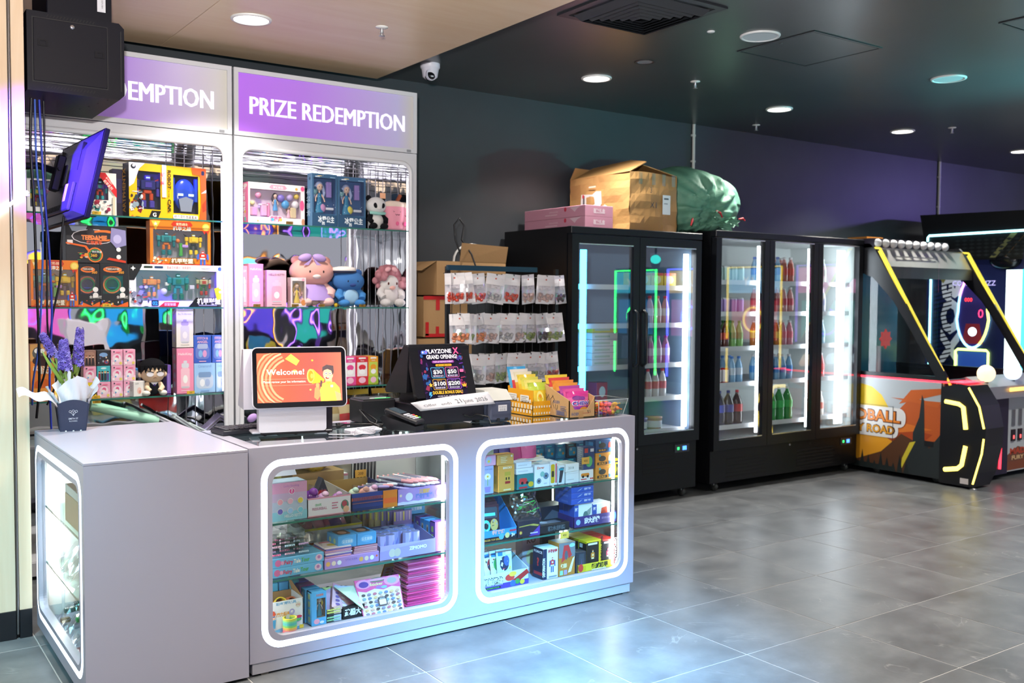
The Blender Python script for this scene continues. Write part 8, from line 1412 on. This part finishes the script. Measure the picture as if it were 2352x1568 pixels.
def sk_(u,w):
 a=2*PI*u;th=PI*w;cx,cy=4.335,1.95;f=math.sin(th)**.6;zz=max(-math.cos(th),-.86)
 x,y,z=cx+.465*f*math.cos(a)+.03*zz,cy+.33*f*math.sin(a),2.04+.255*(zz+.86)*(1-.10*math.cos(a)*(1 if zz>0 else 0))
 dx,dz=x-4.27,z-2.17;r=math.hypot(dx,dz);ph=math.atan2(dz,dx);k=max(0,-math.sin(a))**.5*math.exp(-((r-.14)/.16)**2)
 fold=k*(.022*math.sin(ph*13)+.014*math.sin(ph*23+1))+.010*math.sin(x*38+z*30)*max(0,-math.sin(a))*(1 if r>.2 else 0)+(.02*math.sin(a*21)*(1-(zz+.86)/.5)if zz<-.36 else 0)
 return(x+math.cos(a)*fold,y-abs(fold)*.4+(k*.05 if r<.1 else 0)+math.sin(a)*fold,z+.3*fold+.001)
MB().grid(sk_,120,56,m).build('sack',None,t)
for kx,kz,kr in((4.27,2.17,.045),(4.46,2.13,.05),(4.38,2.09,.06)):
 def tail(u,v):a=u*2*PI;r=kr*(.25+.75*v)*(1+.3*math.sin(a*6));return(kx+r*math.cos(a)+.03*v,1.655-.055*v,kz-.02*v+r*.7*math.sin(a))
 MB().grid(tail,36,4,m).build('frayed_tail',None,t)
for a,c in(((4.06,1.63,2.12),(4.01,1.60,2.06)),((4.30,1.62,2.19),(4.35,1.60,2.14)),((4.58,1.64,2.14),(4.63,1.62,2.13))):MB().tube([a,((a[0]+c[0])/2,a[1]-.02,(a[2]+c[2])/2+.01),c],[.006,.010,.005],7,M('#b8242c',.5)).build('red_string',None,t)
# == arcade machines
t=root('arcade_machine',(6.7,1.4,0),'ball-rolling arcade machine with yellow slanted frame and desert sunset side art','arcade machine')
AX,AX2=6.0,7.42;K=M('#17181c',.35);YE=M('#f0dc50',.35,emit=.55);REDL=M('#ff3040',.3,emit=4);YL=M('#ffe060',.3,emit=4)
MB().box(AX,AX+.02,.742,2.10,.045,.835,K).build('side_panel',None,t);MB().box(AX2-.02,AX2,.742,2.10,.045,.835,K).build('side_panel',None,t)
dy,hh=2.10-.742,.79
I=[('r',0,0,1,1,'#b8bec2'),('p',[(0,0),(1,0),(1,.78),(.8,.82),(.62,.50),(.4,.48),(0,.55)],'#c8602c'),('o',.44,.55,.38,'#e8c42c'),('p',[(.1,.30),(.8,.22),(.95,.45),(.7,.5),(.5,.58),(.3,.55)],'#b04a24'),('p',[(.15,.44),(.62,.40),(.95,.5),(.7,.55)],'#e07a30'),('e',.48,.24,.24,.16,'#e8a02c'),('p',[(.3,0),(1,0),(1,.40),(.86,.34),(.74,.42),(.6,.2)],'#5a3a28'),('p',[(.72,.74),(1,.88),(1,.94),(.8,.9)],'#d0662c'),('p',[(.66,.80),(.98,.74),(1,.80)],'#d0662c'),('p',[(.82,.30),(.90,.34),(.89,.80),(.875,.86),(.86,.62),(.82,.45)],'#2c3436'),('p',[(.78,0),(1,0),(1,.46),(.93,.30),(.88,.42),(.82,.3),(.78,.14)],'#2c3234'),('p',[(.74,.02),(.78,.16),(.84,.36),(.80,.34),(.75,.16)],'#d8c43c'),('p',[(0,0),(.7,0),(.7,.05),(0,.08)],'#1e2a2c')]
for k in range(9):x=.40+.045*k;I.append(('p',[(x,0),(x+.04,0),(x+.02,.10+.10*((k*5)%3)/2)],'#232a2a'))
I+=[('rr',.24,.48,.53,.21,'#e8e4e0',.4),('rr',.28,.36,.44,.17,'#e8e4e0',.4),('t','MADBALL',.50,.53,.125,'#4a1a10','C',.06,.48),('t','MADBALL',.50,.535,.115,'#e8862c','C',.03,.46),('t','FURY ROAD',.50,.40,.09,'#4a1a10','C',.06,.40),('t','FURY ROAD',.50,.405,.08,'#e8a02c','C',.03,.38),('r',.0,.70,.68,.004,'#3a3430'),('r',.68,.30,.004,.404,'#3a3430')]
art(MB(),I,facefn(AX,2.10,AX,.742,.045),dy,hh).build('side_art',None,t)
MB().box(AX-.004,AX+.006,.80,.88,.30,.345,M('#101014',.5)).build('carry_handle',None,t)
MB().box(AX+.02,AX2-.02,.76,2.10,.045,.10,K).build('base_board',None,t);MB().box(AX+.02,AX2-.02,2.08,2.10,.1,1.95,M('#17465a',.25,emit=.35)).build('rear_wall',None,t)
MB().box(AX+.02,AX2-.02,.78,2.08,.70,.72,M('#243440',.3)).build('playfield',None,t)
for x in(AX,AX2-.03):
 MB().box(x,x+.03,.70,2.10,.835,.850,REDL if x==AX else K).build('light_line',None,t);MB().box(x,x+.03,.70,2.10,.851,.885,K).build('sill',None,t)
 pl=[(2.10,2.0),(1.44,2.0),(1.40,1.96),(.70,.885),(.80,.885),(1.02,1.24),(1.20,1.50),(1.40,1.70),(1.70,1.82),(2.10,1.86)]
 MB().prism(pl,'x',x,x+.03,K).build('side_arm',None,t)
 for off,w,a0,a1 in((0,.011,0,1),(.024,.008,.02,.42),(.024,.008,.46,.98)):
  A_,B_=Vector((x+.015,1.352+off,1.955)),Vector((x+.015,.672+off,.815));P_,Q_=A_.lerp(B_,a0),A_.lerp(B_,a1);MB().tube([P_,Q_],w,6,YE).build('yellow_trim',None,t)
 MB().tube([(x+.015,1.46,1.965),(x+.015,1.352,1.955)],.011,6,YE).build('yellow_trim',None,t)
MB().box(AX+.012,AX+.016,.80,2.06,.885,1.84,GLASS).build('side_glass',None,t)
q=MB();q.add([(AX+.03,1.36,1.74),(AX2-.03,1.36,1.74),(AX2-.03,.70,.86),(AX+.03,.70,.86)],[(0,1,2,3)],FRIDGE_GLASS);q.build('front_glass',None,t)
MB().box(AX,AX2-.28,1.40,2.0,1.965,2.045,M('#2a2636',.4)).build('hood',None,t)
MB().prism([(1.40,1.955),(1.40,1.965),(2.0,1.965),(1.31,1.80)],'x',AX+.09,AX2-.03,M('#b8b8b4',.3,.4)).build('silver_panel',None,t);MB().box(AX+.03,AX2-.03,1.30,1.34,1.70,1.80,M('#4a4a4c',.4)).build('dark_band',None,t)
for j in range(2):MB().box(AX+.25,AX+.85+.2*j,1.345+.02*j,1.35+.02*j,1.885-.04*j,1.895-.04*j,M('#dcdcd8',.4)).build('panel_groove',None,t)
for k in range(10):MB().ball((AX+.04+.115*k,1.395,2.003),.037,M('#dedfe2',.35),14,10).build('hood_ball',None,t)
MB().box(AX+.18,AX+.42,1.6,1.8,2.0455,2.075,M('#d8903a',.5)).build('topper',None,t)
MB().text('1501',lambda x,y:(6.55+x,2.07,1.22+y),.12,M('#ff3a3a',.3,emit=3)).build('score_digits',None,t)  # glowing digits stand in for a reflection of another machine
for k in range(14):MB().ball((6.15+.085*k,.95+.12*((k*7)%5),.735),.03,M(['#e8863a','#e8e4d0','#d83a4a','#6a6ad8'][k%4],.3,emit=.5),8,6).build('target_bumper',None,t)
MB().tube([(6.25,1.5,.72),(6.25,1.5,1.1)],.02,8,M('#b8c8d8',.2)).build('post',None,t);MB().prism(star(6.34,1.16,.09,8,.7),'y',1.49,1.50,M('#c83a34',.4,emit=.4)).build('badge',None,t)
W_=[(.742,.02),(.46,.02),(.41,.14),(.362,.36),(.358,.50),(.40,.68),(.50,.83),(.60,.84),(.742,.80)]
MB().prism(W_,'x',AX-.005,AX+.26,K).build('front_wing',None,t)
def glow(pts,w,c=YL):MB().tube([(AX-.008,y,z)for y,z in pts],w,6,c).build('glow_bracket',None,t)
glow([(.700,.69),(.585,.678),(.545,.655),(.520,.48)],.018);glow([(.520,.345),(.548,.19),(.585,.155),(.695,.133)],.018);glow([(.505,.815),(.415,.67),(.372,.50)],.008);glow([(.372,.42),(.385,.30),(.452,.05)],.008)
MB().box(AX,AX+.30,.55,.74,.842,.850,REDL).build('light_line',None,t)
FM_=M('#c8ccd0',.35);MB().box(AX+.26,AX2,.60,.742,.05,.74,FM_).build('front_panel',None,t);MB().box(AX+.27,AX+.72,.565,.5995,.05,.72,M('#241f38',.4)).build('front_post',None,t);MB().tube([(6.585,.556,.10),(6.595,.556,.48)],.011,8,REDL).build('light_bar',None,t)
MB().prism([(.50,.70),(.742,.70),(.742,.86),(.70,.875),(.52,.80)],'x',AX+.28,AX2,M('#8a8a90',.35)).build('control_deck',None,t)
MB().box(AX+.05,AX2-.02,.70,.742,.8,.86,M('#2a2a3a',.4)).build('dashboard',None,t)
for k in range(3):
 x=6.17+.48*k;MB().text('888',lambda a,b:(x+a,.697,.812+b),.030,M('#ff4a4a',.3,emit=3)).build('score_digits',None,t);MB().ball((6.415+.42*k,.60,.905),.072,M('#ffe0b8' if k==0 else '#d8eaff',.35,emit=1.3),20,14).build('ball_knob',None,t);MB().tube([(6.415+.42*k,.60,.80),(6.415+.42*k,.60,.85)],.02,8,K).build('knob_stem',None,t)
 MB().box(6.60+.42*k,6.86+.42*k,.493,.499,.755,.785,M('#ffc060',.3,emit=2.5)).build('deck_light',None,t)
for k in range(3):
 x=6.86+.11*k;MB().box(x-.025,x+.025,.592,.5995,.44,.58,M('#9aa0a8',.25,.7)).build('coin_slot',None,t);MB().box(x-.03,x+.03,.588,.5995,.31,.41,M('#2a1a24',.4)).build('coin_return',None,t);MB().box(x-.01,x+.01,.586,.588,.33,.36,M('#ff5a5a',.3,emit=2)).build('return_lamp',None,t)
art(MB(),[('r',0,0,1,.5,'#8a4a2c'),('p',[(0,.5),(.3,.8),(.6,.6),(1,.75),(1,.3),(0,.3)],'#7a4a34'),('t','MADBALL',.5,.55,.2,'#c84a2c','C',.05,.8),('t','FURY ROAD',.5,.35,.14,'#e8c08a','C',.04,.7)],facefn(6.76,.5995,7.40,.5995,.06),.64,.25).build('front_art',None,t)
for y in(.80,1.36):castor(t,AX+.06,y)
MB().lathe([(.03,0),(.03,.008),(.008,.012),(.008,.045)],(AX+.03,.47,0),12,M('#8a8a8c',.3,.7)).build('levelling_foot',None,t);MB().box(AX-.0065,AX-.0055,.49,.56,.04,.085,M('#d8d0d0',.5)).build('sticker',None,t)
t.location.x+=.088;t.location.y+=.055
# ---- boxing machine behind
BX=8.0;CYN=M('#9ff4ff',.3,emit=4.5);t=root('arcade_machine',(8.5,1.5,0),'black boxing arcade machine with cyan neon lines and big BOX lettering','arcade machine')
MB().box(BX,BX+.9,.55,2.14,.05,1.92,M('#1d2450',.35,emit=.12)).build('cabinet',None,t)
for y in(.7,2.0):
 for x in(BX+.1,BX+.8):MB().box(x-.03,x+.03,y-.03,y+.03,0,.05,K).build('foot',None,t)
MB().prism([(2.14,1.92),(2.14,2.10),(2.20,2.39),(.55,2.36),(.55,1.90)],'x',BX-.06,BX+.9,M('#101218',.4)).build('hood',None,t)
MB().tube([(BX-.07,2.10,2.06),(BX-.07,2.10,2.155),(BX-.07,2.085,2.172),(BX-.07,.60,2.18)],.011,6,CYN).build('neon_line',None,t)
art(MB(),[('r',0,0,1,1,'#1c1f22'),('p',[(.42,0),(.46,0),(.60,1),(.56,1)],'#8a8a5c'),('p',[(.52,0),(.525,0),(.66,1),(.655,1)],'#7a5a3c')]+[('p',[(.2+.05*i,.06+.16*j),(.222+.05*i,.12+.16*j),(.2+.05*i,.18+.16*j),(.178+.05*i,.12+.16*j)],'#33383c')for i in range(16)for j in range(5)],facefn(BX-.0605,2.08,BX-.0605,.58,1.93),1.5,.23).build('hood_mesh_print',None,t)
MB().tube([(BX-.012,2.09,1.74),(BX-.012,2.09,.85)],.012,6,CYN).build('neon_line',None,t)
art(MB(),[('t','BOX',.5,.5,.19,M('#aeb4bc',.4,emit=.5),'C',.06,4.7,-90),('p',[(.3,.96),(.7,.96),(.5,.90)],'#a8a45a')]+[('p',[(0,.05+.045*i),(0,.035+.045*i),(1,.085+.045*i),(1,.10+.045*i)],'#1a2036')for i in range(19)],facefn(BX-.0005,2.06,BX-.0005,1.86,.80),.2,.98).build('box_lettering',None,t)  # BOX letters glow in place of light falling on them
ov=[(1.63+.17*math.cos(a*PI/14)*(1 if math.sin(a*PI/14)<0 else.9),1.40+.36*math.sin(a*PI/14))for a in range(28)]
MB().prism(ov,'x',BX-.008,BX-.0005,M('#33286a',.3,emit=.35)).build('target_board',None,t);MB().tube([(BX-.014,y,z)for y,z in ov],.012,6,M('#8ad8ff',.3,emit=4),True).build('neon_ring',None,t);MB().tube([(BX-.016,y,z)for y,z in ov[12:20]],.013,6,M('#e8ff6a',.3,emit=4)).build('neon_arc',None,t);MB().tube([(BX-.016,y,z)for y,z in ov[2:9]],.013,6,M('#ff8af0',.3,emit=4)).build('neon_arc',None,t)
MB().text('COMBO BUZZ',lambda a,b:(BX-.010,1.63-a,1.66+b),.05,M('#c8c0ff',.3,emit=1)).text('0',lambda a,b:(BX-.010,1.55-a,1.34+b),.09,M('#ff3a6a',.3,emit=3)).text('000',lambda a,b:(BX-.010,1.68-a,1.50+b),.04,M('#ff3a3a',.3,emit=3)).build('score_digits',None,t);MB().ball((BX-.012,1.63,1.20),(.004,.045,.045),M('#d8f0ff',.3,emit=3),12,8).build('round_lamp',None,t);MB().prism([(1.52,1.08),(1.74,1.08),(1.70,1.28),(1.56,1.28)],'x',BX-.0095,BX-.008,M('#8a2a34',.3,emit=.4)).build('glove_print',None,t)
MB().tube([(BX-.014,1.80,.78),(BX-.014,1.80,1.0),(BX-.014,1.78,1.02),(BX-.014,1.48,1.02),(BX-.014,1.46,1.0),(BX-.014,1.46,.78)],.012,6,M('#d8ff7a',.3,emit=4)).build('neon_frame',None,t);MB().box(BX-.0045,BX-.0005,1.48,1.78,.80,1.0,M('#2a4a9a',.2,emit=.8)).build('screen',None,t)
MB().ball((BX+.0,1.32,1.90),(.07,.16,.09),M('#14161c',.2),18,12).build('punch_bag_mount',None,t)
# ---- prize machine with a white and cyan glowing frame at the picture edge
t=root('arcade_machine',(7.9,.9,0),'tall prize machine with a white and cyan glowing frame at the photo edge','arcade machine')
MB().box(7.75,7.93,.50,1.02,0,2.0,M('#2c2a4e',.35)).build('cabinet',None,t)
q=MB().box(7.72,7.749,.96,1.16,.35,1.80,M('#e8ffff',.3,emit=2.6));q.build('glowing_frame',None,t);MB().box(7.70,7.7195,.955,1.0,.35,1.80,M('#3fd8e8',.3,emit=3)).build('cyan_edge',None,t);MB().box(7.735,7.7495,.55,.94,.9,1.75,M('#4a3aa0',.2,emit=.5)).build('window',None,t)
# == the hall behind the camera: neon machines seen only as reflections
def hall_machine(x,y,rz,c1,c2,c3,lb,em=7):
 t=root('arcade_machine',(x,y,0),lb,'arcade machine','arcade machines across the hall',rz=rz);q=MB().box(-.6,.6,0,.8,0,2.1,M('#22202c',.4));q.build('cabinet',None,t)
 MB().box(-.55,.55,-.012,0,1.62,2.02,M(c3,.4,emit=2)).build('marquee',None,t);MB().box(-.48,.48,-.012,0,.85,1.5,M(c2,.3,emit=1.2)).build('screen',None,t)
 MB().tube([(-.57,-.02,.1),(-.57,-.02,2.05),(.57,-.02,2.05),(.57,-.02,.1)],.018,6,M(c1,.3,emit=em)).build('neon_frame',None,t);MB().tube([(.2*math.cos(a*PI/10),-.03,1.18+.2*math.sin(a*PI/10))for a in range(20)],.016,6,M(c1,.3,emit=em),True).build('neon_ring',None,t)
 MB().box(-.5,.5,-.25,0,.7,.85,M('#4a4658',.4)).build('control_deck',None,t);MB().text('PLAY',lambda a,b:(a,-.014,1.74+b),.16,M('#ffffff',.3,emit=2)).build('marquee_lettering',None,t)
H_=[('#ff9a2f','#5a4ad8','#7af0e0'),('#a06aff','#2fb0a0','#f08ac0'),('#ffe04a','#d84a5a','#8ad0ff'),('#4a50ff','#e86ac0','#ffd23a'),('#2fff6a','#2a9ae8','#40d8ff')]
for k in range(5):hall_machine(11.2,-1.2-1.45*k,-PI/2,*H_[k],'%s arcade machine of the row facing the fridges, out of frame'%ORD[k],[2.5,2.5,4,18,18][k])
for k in range(5):hall_machine(-.6+1.6*k,-7.2,PI,*H_[(k+2)%5],'%s arcade machine of the row behind the photographer, out of frame'%ORD[k])
